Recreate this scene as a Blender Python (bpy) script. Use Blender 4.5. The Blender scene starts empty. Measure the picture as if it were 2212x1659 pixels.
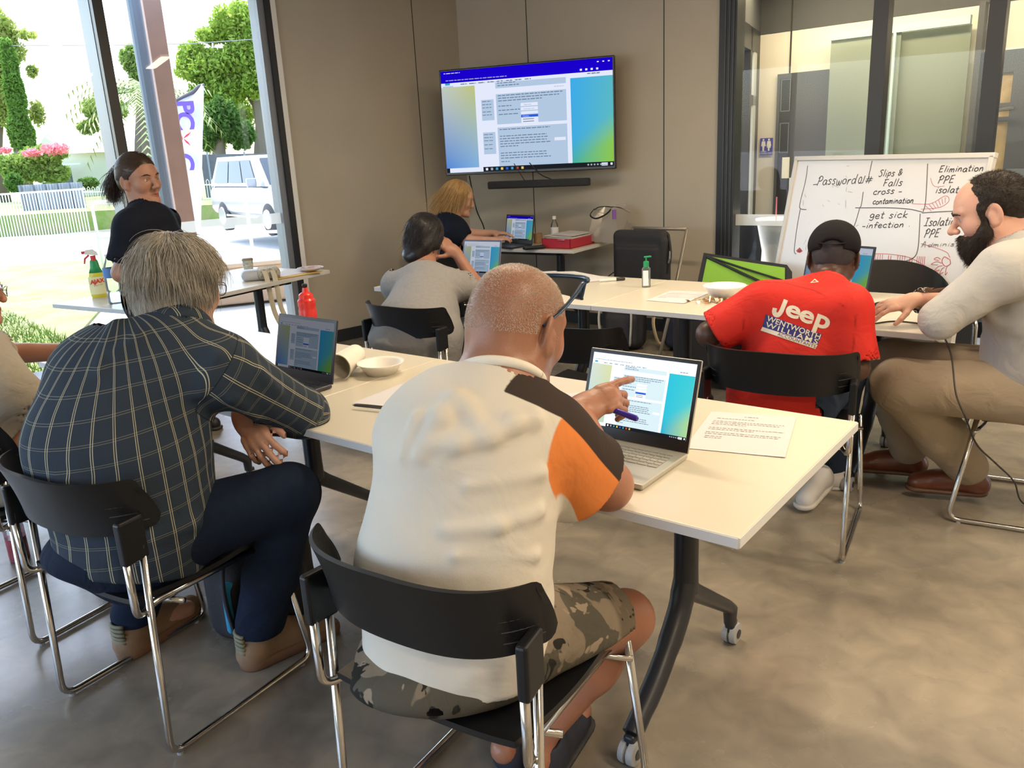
import bpy, math, random, time
import numpy as np
from mathutils import Vector, Matrix
from mathutils.bvhtree import BVHTree
random.seed(7); rng = np.random.default_rng(7)
scene = bpy.context.scene
COL = scene.collection
V = lambda *a: np.array(a, dtype=float)
R = math.radians
# ------------------------------------------------------------------ camera
CAMH, PITCH, ROLL, FPX = 1.47, R(16.0), R(3.0), 1770.0
_F = V(0, math.cos(PITCH), -math.sin(PITCH)); _R0 = V(1, 0, 0); _U0 = np.cross(_R0, _F)
_R = _R0*math.cos(ROLL) - _U0*math.sin(ROLL); _U = _R0*math.sin(ROLL) + _U0*math.cos(ROLL)
cam_d = bpy.data.cameras.new('camera'); cam = bpy.data.objects.new('camera', cam_d); COL.objects.link(cam)
cam_d.sensor_fit = 'HORIZONTAL'; cam_d.sensor_width = 36; cam_d.lens = FPX/2212*36; cam_d.clip_start = .05; cam_d.clip_end = 400
cam.matrix_world = Matrix(((_R[0], _U[0], -_F[0], 0), (_R[1], _U[1], -_F[1], 0), (_R[2], _U[2], -_F[2], CAMH), (0, 0, 0, 1)))
scene.camera = cam
# ------------------------------------------------------------------ world, sun, exposure
w = bpy.data.worlds.new('sky'); scene.world = w; w.use_nodes = True
nt = w.node_tree; bg = nt.nodes['Background']; sky = nt.nodes.new('ShaderNodeTexSky')
sky.sky_type = 'NISHITA'; sky.sun_disc = False; sky.sun_elevation = R(62); sky.sun_rotation = R(-40); sky.air_density = 1.0; sky.dust_density = 2.5
sky.ozone_density = 1.0
nt.links.new(sky.outputs[0], bg.inputs[0]); bg.inputs[1].default_value = 1.3
sun_d = bpy.data.lights.new('sun', 'SUN'); sun_d.energy = 6.5; sun_d.angle = R(.6); sun_d.color = (1, .95, .86)
sun = bpy.data.objects.new('sun', sun_d); COL.objects.link(sun)
sun.rotation_euler = Vector((.30, -.35, -1.0)).to_track_quat('-Z', 'Y').to_euler()
scene.view_settings.view_transform = 'Standard'; scene.view_settings.look = 'None'
scene.view_settings.gamma = 1; scene.view_settings.use_curve_mapping = False
scene.view_settings.exposure = 0.42
cy = scene.cycles
cy.max_bounces = 7; cy.diffuse_bounces = 4; cy.glossy_bounces = 3; cy.transmission_bounces = 6; cy.transparent_max_bounces = 12
cy.caustics_reflective = False; cy.caustics_refractive = False; cy.sample_clamp_indirect = 6
WARM = (1.0, .80, .56)
def area(name, loc, size, energy, color=WARM, rotz=0, down=True):
    d = bpy.data.lights.new(name, 'AREA'); d.shape = 'RECTANGLE'; d.size, d.size_y = size; d.energy = energy; d.color = color
    o = bpy.data.objects.new(name, d); COL.objects.link(o); o.location = loc; o.rotation_euler = (0, 0, rotz); return o
# ------------------------------------------------------------------ tagging
def tag(o, label=None, cat=None, group=None, kind=None):
    if label: o['label'] = label
    if cat: o['category'] = cat
    if group: o['group'] = group
    if kind: o['kind'] = kind
    return o
def thing(name, label, cat, loc=(0, 0, 0), rz=0, group=None):
    o = bpy.data.objects.new(name, None); COL.objects.link(o); o.empty_display_size = .05
    o.location = loc; o.rotation_euler = (0, 0, rz)
    return tag(o, label, cat, group)
def dup(root, loc, rz=None, label=None):
    r = root.copy(); COL.objects.link(r); r.location = loc
    if rz is not None: r.rotation_euler = (0, 0, rz)
    if label: r['label'] = label
    for ch in list(root.children):
        c = ch.copy(); COL.objects.link(c); c.parent = r
        for g in list(ch.children):
            d = g.copy(); COL.objects.link(d); d.parent = c
    return r
# ------------------------------------------------------------------ materials
def mat(name, col, rough=.5, metal=0, bump=0, bscale=60, var=0, vscale=8, spec=None, alpha=None, coat=0, sheen=0, detail=4, stretch=None):
    m = bpy.data.materials.new(name); m.use_nodes = True; n = m.node_tree; b = n.nodes['Principled BSDF']
    b.inputs['Base Color'].default_value = (*col, 1); b.inputs['Roughness'].default_value = rough; b.inputs['Metallic'].default_value = metal
    if spec is not None: b.inputs['Specular IOR Level'].default_value = spec
    if alpha is not None: b.inputs['Alpha'].default_value = alpha
    if coat: b.inputs['Coat Weight'].default_value = coat; b.inputs['Coat Roughness'].default_value = .1
    if sheen: b.inputs['Sheen Weight'].default_value = sheen
    tc = n.nodes.new('ShaderNodeTexCoord')
    src = tc.outputs['Object']
    if stretch:
        mp = n.nodes.new('ShaderNodeMapping'); mp.inputs['Scale'].default_value = stretch; n.links.new(src, mp.inputs[0]); src = mp.outputs[0]
    if var:
        t = n.nodes.new('ShaderNodeTexNoise'); t.inputs['Scale'].default_value = vscale; t.inputs['Detail'].default_value = detail
        n.links.new(src, t.inputs[0])
        r = n.nodes.new('ShaderNodeMapRange'); r.inputs[1].default_value = .3; r.inputs[2].default_value = .7
        r.inputs[3].default_value = 1-var; r.inputs[4].default_value = 1+var; n.links.new(t.outputs[0], r.inputs[0])
        x = n.nodes.new('ShaderNodeMix'); x.data_type = 'RGBA'; x.blend_type = 'MULTIPLY'; x.inputs[0].default_value = 1
        x.inputs[6].default_value = (*col, 1); n.links.new(r.outputs[0], x.inputs[7]); n.links.new(x.outputs[2], b.inputs['Base Color'])
    if bump:
        t = n.nodes.new('ShaderNodeTexNoise'); t.inputs['Scale'].default_value = bscale; t.inputs['Detail'].default_value = 5
        n.links.new(src, t.inputs[0]); bp = n.nodes.new('ShaderNodeBump'); bp.inputs[0].default_value = bump; bp.inputs[1].default_value = .01
        n.links.new(t.outputs[0], bp.inputs['Height']); n.links.new(bp.outputs[0], b.inputs['Normal'])
    return m
def emat(name, col, s):
    m = bpy.data.materials.new(name); m.use_nodes = True; n = m.node_tree; n.nodes.clear()
    e = n.nodes.new('ShaderNodeEmission'); e.inputs[0].default_value = (*col, 1); e.inputs[1].default_value = s
    o = n.nodes.new('ShaderNodeOutputMaterial'); n.links.new(e.outputs[0], o.inputs[0]); return m
def glass(name, tint=(1, 1, 1), refl=1.0, rough=0.0, cover=0.0, covercol=(1, 1, 1)):
    m = bpy.data.materials.new(name); m.use_nodes = True; n = m.node_tree; n.nodes.clear()
    t = n.nodes.new('ShaderNodeBsdfTransparent'); t.inputs[0].default_value = (*tint, 1)
    g = n.nodes.new('ShaderNodeBsdfGlossy'); g.inputs['Roughness'].default_value = rough
    f = n.nodes.new('ShaderNodeFresnel'); f.inputs[0].default_value = 1.45
    k = n.nodes.new('ShaderNodeMath'); k.operation = 'MULTIPLY'; k.inputs[1].default_value = refl; n.links.new(f.outputs[0], k.inputs[0])
    x = n.nodes.new('ShaderNodeMixShader'); n.links.new(k.outputs[0], x.inputs[0]); n.links.new(t.outputs[0], x.inputs[1]); n.links.new(g.outputs[0], x.inputs[2])
    o = n.nodes.new('ShaderNodeOutputMaterial'); last = x.outputs[0]
    if cover:
        d = n.nodes.new('ShaderNodeBsdfDiffuse'); d.inputs[0].default_value = (*covercol, 1)
        tr = n.nodes.new('ShaderNodeBsdfTranslucent'); tr.inputs[0].default_value = (*covercol, 1)
        a = n.nodes.new('ShaderNodeMixShader'); a.inputs[0].default_value = .5; n.links.new(d.outputs[0], a.inputs[1]); n.links.new(tr.outputs[0], a.inputs[2])
        y = n.nodes.new('ShaderNodeMixShader'); y.inputs[0].default_value = cover; n.links.new(last, y.inputs[1]); n.links.new(a.outputs[0], y.inputs[2]); last = y.outputs[0]
    n.links.new(last, o.inputs[0]); return m
def attr_node(n, name):
    a = n.nodes.new('ShaderNodeAttribute'); a.attribute_name = name; return a
def math_node(n, op, a, b=None):
    k = n.nodes.new('ShaderNodeMath'); k.operation = op
    for i, v in ((0, a), (1, b)):
        if v is None: continue
        if isinstance(v, (int, float)): k.inputs[i].default_value = v
        else: n.links.new(v, k.inputs[i])
    return k.outputs[0]
def mix_node(n, fac, a, b, blend='MIX'):
    x = n.nodes.new('ShaderNodeMix'); x.data_type = 'RGBA'; x.blend_type = blend
    for i, v in ((0, fac), (6, a), (7, b)):
        if isinstance(v, (int, float)): x.inputs[i].default_value = v
        elif isinstance(v, tuple): x.inputs[i].default_value = (*v, 1)
        else: n.links.new(v, x.inputs[i])
    return x.outputs[2]
def fabric(name, build, rough=.85, bump=.25, folds=.5, fscale=9):
    """cloth: build(nodes) returns the colour socket; weave and soft crease bump"""
    m = bpy.data.materials.new(name); m.use_nodes = True; n = m.node_tree; b = n.nodes['Principled BSDF']
    c = build(n)
    if isinstance(c, tuple): b.inputs['Base Color'].default_value = (*c, 1)
    else: n.links.new(c, b.inputs['Base Color'])
    b.inputs['Roughness'].default_value = rough; b.inputs['Specular IOR Level'].default_value = .12
    tc = n.nodes.new('ShaderNodeTexCoord')
    t = n.nodes.new('ShaderNodeTexNoise'); t.inputs['Scale'].default_value = 420; n.links.new(tc.outputs['Object'], t.inputs[0])
    t2 = n.nodes.new('ShaderNodeTexNoise'); t2.inputs['Scale'].default_value = fscale; t2.inputs['Detail'].default_value = 3; t2.inputs['Distortion'].default_value = 1.2
    n.links.new(tc.outputs['Object'], t2.inputs[0])
    b1 = n.nodes.new('ShaderNodeBump'); b1.inputs[0].default_value = folds; b1.inputs[1].default_value = .02; n.links.new(t2.outputs[0], b1.inputs['Height'])
    b2 = n.nodes.new('ShaderNodeBump'); b2.inputs[0].default_value = bump; b2.inputs[1].default_value = .001; n.links.new(t.outputs[0], b2.inputs['Height'])
    n.links.new(b1.outputs[0], b2.inputs['Normal']); n.links.new(b2.outputs[0], b.inputs['Normal'])
    return m
# ------------------------------------------------------------------ mesh builder
def unit(a): a = np.asarray(a, float); return a/np.linalg.norm(a)
class MB:
    def __init__(s): s.v = []; s.f = []; s.m = []; s.n = 0
    def add(s, vs, fs, mi=0):
        s.v.extend([tuple(p) for p in vs]); s.f.extend([tuple(i+s.n for i in f) for f in fs]); s.m.extend([mi]*len(fs)); s.n += len(vs); return s
    def box(s, c, d, rz=0, mi=0, X=None, Y=None, Z=None, bev=0):
        """box centred at c with full sizes d; optional axes"""
        c = np.asarray(c, float)
        if X is None: X = V(math.cos(rz), math.sin(rz), 0); Y = V(-math.sin(rz), math.cos(rz), 0); Z = V(0, 0, 1)
        X, Y, Z = map(np.asarray, (X, Y, Z)); hx, hy, hz = d[0]/2, d[1]/2, d[2]/2
        if not bev:
            vs = [c+X*hx*i+Y*hy*j+Z*hz*k for k in (-1, 1) for j in (-1, 1) for i in (-1, 1)]
            return s.add(vs, [(0, 2, 3, 1), (4, 5, 7, 6), (0, 1, 5, 4), (2, 6, 7, 3), (0, 4, 6, 2), (1, 3, 7, 5)], mi)
        e = min(bev, hx*.98, hy*.98, hz*.98)
        rings = []; ring = []
        for sx, sy, a0 in ((1, 1, 0), (-1, 1, 90), (-1, -1, 180), (1, -1, 270)):
            for q in (0, 30, 60, 90): ring.append((sx*(hx-e), sy*(hy-e), R(a0+q)))
        for t in (0, 35, 65, 90):
            off = math.cos(R(t)); zz = math.sin(R(t))
            rings.append(([(x+e*off*math.cos(a), y+e*off*math.sin(a)) for x, y, a in ring], zz))
        L = [([p for p in r], -(hz-e)-e*z) for r, z in reversed(rings)] + [([p for p in r], (hz-e)+e*z) for r, z in rings]
        vs = [c+X*p[0]+Y*p[1]+Z*z for r, z in L for p in r]; N = 16; fs = []
        for k in range(len(L)-1):
            for i in range(N): fs.append((k*N+i, k*N+(i+1) % N, (k+1)*N+(i+1) % N, (k+1)*N+i))
        fs.append(tuple(range(N-1, -1, -1))); fs.append(tuple((len(L)-1)*N+i for i in range(N)))
        return s.add(vs, fs, mi)
    def tube(s, pts, r, n=10, mi=0, cap=True, flat=None):
        pts = [np.asarray(p, float) for p in pts]; rs = r if hasattr(r, '__len__') else [r]*len(pts)
        T = [unit(pts[min(i+1, len(pts)-1)]-pts[max(i-1, 0)]) for i in range(len(pts))]
        a = V(0, 0, 1) if abs(T[0][2]) < .9 else V(1, 0, 0); U = unit(np.cross(T[0], a)); vs = []
        for i, p in enumerate(pts):
            U = unit(U-T[i]*(U@T[i])); W = np.cross(T[i], U)
            for k in range(n):
                an = 2*math.pi*k/n; vs.append(p+(U*math.cos(an)+W*math.sin(an)*(flat or 1))*rs[i])
        fs = [(i*n+k, i*n+(k+1) % n, (i+1)*n+(k+1) % n, (i+1)*n+k) for i in range(len(pts)-1) for k in range(n)]
        if cap: fs += [tuple(range(n-1, -1, -1)), tuple((len(pts)-1)*n+k for k in range(n))]
        return s.add(vs, fs, mi)
    def lathe(s, prof, c=(0, 0, 0), n=24, mi=0, Z=(0, 0, 1), X=None, cap=True, ex=1.0):
        Z = unit(Z); a = V(1, 0, 0) if abs(Z[0]) < .9 else V(0, 1, 0)
        X = unit(np.cross(np.cross(Z, a), Z)) if X is None else unit(X); Y = np.cross(Z, X); c = np.asarray(c, float)
        vs = [c+X*r*math.cos(2*math.pi*k/n)+Y*r*ex*math.sin(2*math.pi*k/n)+Z*z for r, z in prof for k in range(n)]
        fs = [(i*n+k, i*n+(k+1) % n, (i+1)*n+(k+1) % n, (i+1)*n+k) for i in range(len(prof)-1) for k in range(n)]
        if cap: fs += [tuple(range(n-1, -1, -1)), tuple((len(prof)-1)*n+k for k in range(n))]
        return s.add(vs, fs, mi)
    def quad(s, a, b, c, d, mi=0): return s.add([a, b, c, d], [(0, 1, 2, 3)], mi)
    def prism(s, poly, O, X, Y, th, mi=0):
        """polygon (2d list) in plane O,X,Y extruded by th along X x Y"""
        O, X, Y = map(lambda q: np.asarray(q, float), (O, X, Y)); Zn = unit(np.cross(X, Y)); n = len(poly)
        a = [O+X*p[0]+Y*p[1] for p in poly]; b = [p+Zn*th for p in a]
        return s.add(a+b, [tuple(range(n-1, -1, -1)), tuple(range(n, 2*n))]+[(i, (i+1) % n, n+(i+1) % n, n+i) for i in range(n)], mi)
    def grid(s, P, mi=0, closed=False):
        """P: 2d array of points"""
        h = len(P); w_ = len(P[0]); vs = [p for r in P for p in r]
        fs = [(i*w_+j, i*w_+(j+1) % w_, (i+1)*w_+(j+1) % w_, (i+1)*w_+j) for i in range(h-1) for j in range(w_ if closed else w_-1)]
        return s.add(vs, fs, mi)
    def build(s, name, mats, parent=None, smooth=False, off=(0, 0, 0), kind=None, auto=None):
        me = bpy.data.meshes.new(name); o_ = np.asarray(off, float)
        vs = np.array(s.v, float)-o_ if s.v else np.zeros((0, 3))
        me.from_pydata(vs.tolist(), [], s.f)
        if not isinstance(mats, (list, tuple)): mats = [mats]
        for m_ in mats: me.materials.append(m_)
        if len(mats) > 1: me.polygons.foreach_set('material_index', s.m)
        if smooth: me.polygons.foreach_set('use_smooth', [True]*len(me.polygons))
        me.update()
        if smooth and auto: me.set_sharp_from_angle(angle=R(auto))
        ob = bpy.data.objects.new(name, me); COL.objects.link(ob)
        if parent is not None: ob.parent = parent
        if kind: ob['kind'] = kind
        return ob
def arc_pts(path, r=.03, n=5):
    """round the corners of a polyline"""
    path = [np.asarray(p, float) for p in path]; out = [path[0]]
    for i in range(1, len(path)-1):
        a, b, c = path[i-1], path[i], path[i+1]; l = min(r, np.linalg.norm(a-b)*.45, np.linalg.norm(c-b)*.45)
        p, q = b+unit(a-b)*l, b+unit(c-b)*l
        for k in range(n+1):
            t = k/n; out.append((1-t)**2*p+2*t*(1-t)*b+t*t*q)
    return out+[path[-1]]
def catmull(P, k=6):
    P = [np.asarray(p, float) for p in P]; Q = [2*P[0]-P[1]]+P+[2*P[-1]-P[-2]]; out = []
    for i in range(1, len(Q)-2):
        a, b, c, d = Q[i-1:i+3]
        for j in range(k):
            t = j/k; out.append(.5*((2*b)+(c-a)*t+(2*a-5*b+4*c-d)*t*t+(3*b-a-3*c+d)*t**3))
    return out+[P[-1]]
def text_mesh(body, size=.1, ext=0, bold=0, spacing=1, align='CENTER', font=None):
    c = bpy.data.curves.new('t', 'FONT'); c.body = body; c.size = size; c.extrude = ext; c.offset = bold; c.space_character = spacing
    c.align_x = align; c.align_y = 'CENTER'; c.resolution_u = 4
    if font: c.font = font
    o = bpy.data.objects.new('t', c); COL.objects.link(o); dg = bpy.context.evaluated_depsgraph_get()
    me = bpy.data.meshes.new_from_object(o.evaluated_get(dg)); bpy.data.objects.remove(o); bpy.data.curves.remove(c)
    vs = np.array([v.co[:] for v in me.vertices]) if len(me.vertices) else np.zeros((0, 3)); fs = [tuple(p.vertices) for p in me.polygons]
    bpy.data.meshes.remove(me); return vs, fs
def put_text(mb, body, O, X, Y, size, mi=0, off=.001, **kw):
    vs, fs = text_mesh(body, size, **kw); O, X, Y = np.asarray(O, float), unit(X), unit(Y); N = np.cross(X, Y)
    if len(vs): mb.add([O+X*v[0]+Y*v[1]+N*(off+v[2]) for v in vs], fs, mi)
# ------------------------------------------------------------------ implicit surfaces: smooth unions of tapered limbs, meshed by surface nets
class Fld:
    def __init__(s): s.p = []
    def _a(s, kind, op, k, c, rad, fn): s.p.append((op, k, np.asarray(c, float), rad+k+.03, fn)); return s
    def cone(s, a, b, r1, r2=None, k=.02, op='u', n=None, fl=1.0):
        a = np.asarray(a, float); b = np.asarray(b, float); r2 = r1 if r2 is None else r2; ab = b-a; L2 = max(ab@ab, 1e-9)
        nn = None if n is None else unit(n)
        def fn(P):
            q = P-a; t = np.clip(q@ab/L2, 0, 1); q = q-t[:, None]*ab
            if nn is not None: q = q+np.outer((q@nn)*(1/fl-1), nn)
            d = np.sqrt((q*q).sum(1))-(r1+(r2-r1)*t)
            return d*(fl if nn is not None and fl < 1 else 1)**.5 if nn is not None else d
        return s._a('c', op, k, (a+b)/2, np.linalg.norm(ab)/2+max(r1, r2), fn)
    def ell(s, c, r, k=.02, op='u', M=None):
        c = np.asarray(c, float); r = np.asarray(r, float)*np.ones(3); rm = r.min()
        def fn(P):
            q = P-c
            if M is not None: q = q@M          # columns of M are the local axes
            u = q/r; l = np.sqrt((u*u).sum(1)); g = np.sqrt(((u/r)**2).sum(1))
            return np.where(l < 1e-6, -rm, l*(l-1)/np.maximum(g, 1e-9))
        return s._a('e', op, k, c, r.max(), fn)
    def bx(s, c, h, M=None, rad=.01, k=.01, op='u'):
        c = np.asarray(c, float); h = np.asarray(h, float)
        def fn(P):
            q = P-c
            if M is not None: q = q@M
            u = np.abs(q)-(h-rad); return np.sqrt((np.maximum(u, 0)**2).sum(1))+np.minimum(u.max(1), 0)-rad
        return s._a('b', op, k, c, np.linalg.norm(h), fn)
    def plane(s, p, n, k=.004):
        """cut away everything on the +n side"""
        p = np.asarray(p, float); n = unit(n); s.p.append(('i', k, None, 1e9, lambda P: (P-p)@n)); return s
    def warp(s, fn): s.p.append(('w', 0, None, 1e9, fn)); return s
    def raw(s, c, rad, fn, k=.02, op='u'): return s._a('r', op, k, c, rad, fn)
    def __call__(s, P):
        d = np.full(len(P), .5)
        for op, k, c, rad, fn in s.p:
            if c is None: idx = None; Q = P
            else:
                m = ((P-c)**2).sum(1) < rad*rad
                if not m.any(): continue
                idx = np.nonzero(m)[0]; Q = P[idx]
            e = fn(Q); cur = d if idx is None else d[idx]
            if op == 'w': new = cur+e
            elif op == 'u':
                h = np.maximum(k-np.abs(cur-e), 0)/max(k, 1e-6); new = np.minimum(cur, e)-h*h*k/4
            else:
                if op == 's': e = -e
                h = np.maximum(k-np.abs(cur-e), 0)/max(k, 1e-6); new = np.maximum(cur, e)+h*h*k/4
            if idx is None: d = new
            else: d[idx] = new
        return d
def surf(fld, lo, hi, h):
    """surface nets inside box lo..hi with cell h; returns verts, quads"""
    lo = np.asarray(lo, float); hi = np.asarray(hi, float); B = 6; H = h*B
    n = np.maximum(np.ceil((hi-lo)/H).astype(int), 1)
    g = np.stack(np.meshgrid(*[np.arange(k) for k in n], indexing='ij'), -1).reshape(-1, 3)
    c = lo+(g+.5)*H; d = np.concatenate([fld(c[i:i+200000]) for i in range(0, len(c), 200000)])
    g = g[np.abs(d) < H*1.5]
    if len(g) == 0: return np.zeros((0, 3)), np.zeros((0, 4), int)
    s3 = np.stack(np.meshgrid(*[np.arange(B)]*3, indexing='ij'), -1).reshape(-1, 3)
    cells = (g[:, None, :]*B+s3[None]).reshape(-1, 3)
    # keep cells near the surface (one evaluation per cell centre)
    d = fld(lo+(cells+.5)*h); cells = cells[np.abs(d) < h*2.0]
    N = n*B+2; key = lambda a: (a[:, 0]*N[1]+a[:, 1])*N[2]+a[:, 2]
    cr = np.array([(i, j, k) for i in (0, 1) for j in (0, 1) for k in (0, 1)])
    corn = (cells[:, None, :]+cr[None]).reshape(-1, 3); kk = key(corn); uk, ui, inv = np.unique(kk, return_index=True, return_inverse=True)
    dv = fld(lo+corn[ui]*h); D = dv[inv.reshape(-1)].reshape(-1, 8)
    ok = (D.min(1) < 0) & (D.max(1) >= 0); cells = cells[ok]; D = D[ok]
    E = [(0, 1), (2, 3), (4, 5), (6, 7), (0, 2), (1, 3), (4, 6), (5, 7), (0, 4), (1, 5), (2, 6), (3, 7)]
    acc = np.zeros((len(cells), 3)); cnt = np.zeros(len(cells))
    for a, b in E:
        da, db = D[:, a], D[:, b]; m = (da < 0) != (db < 0); t = da[m]/(da[m]-db[m])
        acc[m] += cr[a]+t[:, None]*(cr[b]-cr[a]); cnt[m] += 1
    vs = lo+(cells+acc/cnt[:, None])*h
    ck = key(cells); order = np.argsort(ck); sk = ck[order]
    def look(c_):
        k_ = key(c_); i = np.searchsorted(sk, k_); i = np.minimum(i, len(sk)-1); good = sk[i] == k_; return np.where(good, order[i], -1)
    quads = []
    ax = np.eye(3, dtype=int)
    for a, corner in ((0, 4), (1, 2), (2, 1)):
        s0 = D[:, 0] < 0; s1 = D[:, corner] < 0; m = s0 != s1; cc = cells[m]; flip = s0[m]
        b, c2 = (a+1) % 3, (a+2) % 3
        i0 = np.nonzero(m)[0]; i1 = look(cc-ax[b]); i2 = look(cc-ax[b]-ax[c2]); i3 = look(cc-ax[c2])
        q = np.stack([i0, i1, i2, i3], 1); good = (q >= 0).all(1); q = q[good]; f = flip[good]; q[~f] = q[~f][:, ::-1]; quads.append(q)
    return vs, np.concatenate(quads)[:, ::-1]
def sdf_obj(name, fld, regions, mats, parent=None, off=(0, 0, 0), attrs=None, corner=None, split=None):
    """regions: [(lo,hi,h), ...]; attrs {name: fn(P)->float}; split(P)->slot index per face centre"""
    VV = []; QQ = []; n = 0
    for lo, hi, h in regions:
        v, q = surf(fld, lo, hi, h); VV.append(v); QQ.append(q+n); n += len(v)
    v = np.concatenate(VV); q = np.concatenate(QQ)
    return raw_obj(name, v, q, mats, parent, off, attrs, split)
def raw_obj(name, v, q, mats, parent=None, off=(0, 0, 0), attrs=None, split=None, smooth=True, vattr=None):
    me = bpy.data.meshes.new(name); k = q.shape[1]
    me.vertices.add(len(v)); me.vertices.foreach_set('co', (v-np.asarray(off, float)).astype(np.float32).ravel())
    me.loops.add(q.size); me.loops.foreach_set('vertex_index', q.astype(np.int32).ravel())
    me.polygons.add(len(q)); me.polygons.foreach_set('loop_start', np.arange(0, q.size, k, dtype=np.int32))
    me.polygons.foreach_set('loop_total', np.full(len(q), k, dtype=np.int32))
    if not isinstance(mats, (list, tuple)): mats = [mats]
    for m_ in mats: me.materials.append(m_)
    me.update(calc_edges=True)
    if smooth: me.polygons.foreach_set('use_smooth', np.ones(len(q), bool))
    if split is not None: me.polygons.foreach_set('material_index', split(v[q].mean(1)).astype(np.int32))
    for nm, fn in (attrs or {}).items():
        a = me.attributes.new(nm, 'FLOAT', 'POINT'); a.data.foreach_set('value', np.asarray(fn(v), np.float32))
    for nm, vals in (vattr or {}).items():
        a = me.attributes.new(nm, 'FLOAT', 'POINT'); a.data.foreach_set('value', np.asarray(vals, np.float32))
    me.update()
    ob = bpy.data.objects.new(name, me); COL.objects.link(ob)
    if parent is not None: ob.parent = parent
    return ob
def nz(P, s=8.0, seed=0, st=(1, 1, 1)):
    """cheap smooth noise in -1..1"""
    r_ = np.random.default_rng(seed+11); Q = P*np.asarray(st)*s; o = 0
    for i in range(6):
        D_ = r_.normal(size=3); D_ /= np.linalg.norm(D_); f = 1+.35*i; ph = r_.uniform(0, 6.28)
        o = o+np.sin(Q@D_*f+ph+1.3*np.sin(Q@r_.normal(size=3)*.5+i))/(1+.3*i)
    return o/3.2
def frame(y, z):
    """columns: right, forward y, up z"""
    y = unit(y); z = np.asarray(z, float); x = unit(np.cross(y, z)); z = np.cross(x, y); return np.stack([x, y, z], 1)
def rotz3(a): c, s = math.cos(a), math.sin(a); return np.array([[c, -s, 0], [s, c, 0], [0, 0, 1.]])
def head_field(F, c, M, s=1.0, wide=1.0, jaw=1.0, nose=1.0, ears=True, fat=0):
    """head centred between the ears at c; M columns right/forward/up"""
    T = lambda x, y, z: np.asarray(c)+M@(V(x*wide, y, z)*s)
    e = lambda p, r, k=.02, op='u': F.ell(T(*p), V(r[0]*wide, r[1], r[2])*s, k*s, op, M)
    e((0, -.015, .048), (.076, .098, .080)); e((0, .022, .02), (.068, .072, .086), .03)
    e((0, -.055, .005), (.058, .05, .055), .04)
    F.cone(T(0, .02, -.035), T(0, .058, -.078), (.056+fat)*jaw*s, .034*jaw*s, .03*s)
    for sx in (-1, 1):
        e((sx*.040, .055, -.018), (.026, .026, .03), .025)
        F.cone(T(sx*.055, -.005, -.045), T(sx*.024, .062, -.085), .02*jaw*s, .018*jaw*s, .025*s)
        e((sx*.031, .098, .014), (.017, .014, .012), .014, 's')
        e((sx*.031, .0745, .014), (.0135, .0135, .0125), .003)
        e((sx*.031, .0895, .0125), (.0125, .0085, .0046), .002, 's')
        F.cone(T(sx*.012, .084, .036), T(sx*.046, .070, .036), .010*s, .008*s, .015*s)
        e((sx*.012*nose, .103, -.024), (.0075*nose, .010, .008), .006)
        if ears:
            Me = M; Me = M@rotz3(sx*R(28)); F.ell(T(sx*.082, -.012, .004), V(.0080, .023, .036)*s, .004*s, 'u', Me)
            F.ell(T(sx*.090, -.007, .008), V(.006, .013, .023)*s, .004*s, 's', Me)
            F.cone(T(sx*.078, .002, .002), T(sx*.080, -.002, -.022), .010*s, .010*s, .010*s)
            F.cone(T(sx*.073, .002, -.028), T(sx*.080, -.004, -.022), .008*s, .007*s, .008*s)
    e((0, .084, -.093), (.017, .015, .014), .02)
    F.cone(T(0, .082, .028), T(0, .106*nose, -.018), .008*s, .0115*nose*s, .012*s)
    F.cone(T(-.020, .083, -.0535), T(.020, .083, -.0535), .0075*s, None, .008*s)
    F.cone(T(0, .091, -.0535), T(0, .089, -.0645), .0085*s, .0085*s, .008*s)
    F.cone(T(-.017, .083, -.0655), T(.017, .083, -.0655), .0075*s, None, .008*s)
    F.cone(T(-.021, .095, -.0592), T(.021, .095, -.0592), .0026*s, None, .003*s, 's')
    return T
def hand_field(F, w, M, side=1, s=1.0, curl=(20, 25, 30, 35), thumb=(.8, .55, -.25), spread=6, tcurl=15):
    """w wrist; M columns: lateral toward thumb*side, along fingers, back of hand"""
    T = lambda x, y, z: np.asarray(w)+M@(V(x*side, y, z)*s)
    nb = M[:, 2]
    F.cone(T(0, -.01, 0), T(0, .02, 0), .026*s, .030*s, .02*s, n=nb, fl=.75)
    F.cone(T(.004, .022, 0), T(.006, .070, 0), .034*s, .038*s, .02*s, n=nb, fl=.42)
    F.ell(T(.024, .035, -.010), V(.016, .028, .014)*s, .015*s, 'u', M)
    for i, (bx_, L) in enumerate(zip((.031, .011, -.010, -.029), (.074, .082, .076, .060))):
        by = (.088, .093, .089, .080)[i]; p = T(bx_, by-.018, .003); cu = R(curl[i]); a = cu*.5; sp = R((1.4-i)*spread)*side
        r0 = (.0098, .0100, .0094, .0084)[i]*s
        for j, fr in enumerate((.0, .46, .30, .24)):
            if j == 0: q = T(bx_, by, .002)
            else:
                a2 = a+cu*(.0, 0, .6, 1.1)[j]
                dv = M@V(math.sin(sp)*math.cos(a2), math.cos(sp)*math.cos(a2), -math.sin(a2)); q = p+dv*L*fr*s
            F.cone(p, q, r0*(1.02-.05*j), r0*(.98-.06*j), .004*s if j else .010*s); p = q
    p = T(.020, .012, -.006); d = unit(M@V(thumb[0]*side, thumb[1], thumb[2]))
    for j, (L, r0, r1) in enumerate(((.046, .0150, .0125), (.034, .0120, .0110), (.027, .0108, .0085))):
        q = p+d*L*s; F.cone(p, q, r0*s, r1*s, .010*s if j == 0 else .003*s); p = q
        d = unit(d+M@V(-.25*side, .35, -.12)*math.sin(R(tcurl))*2)
    return T
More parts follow.
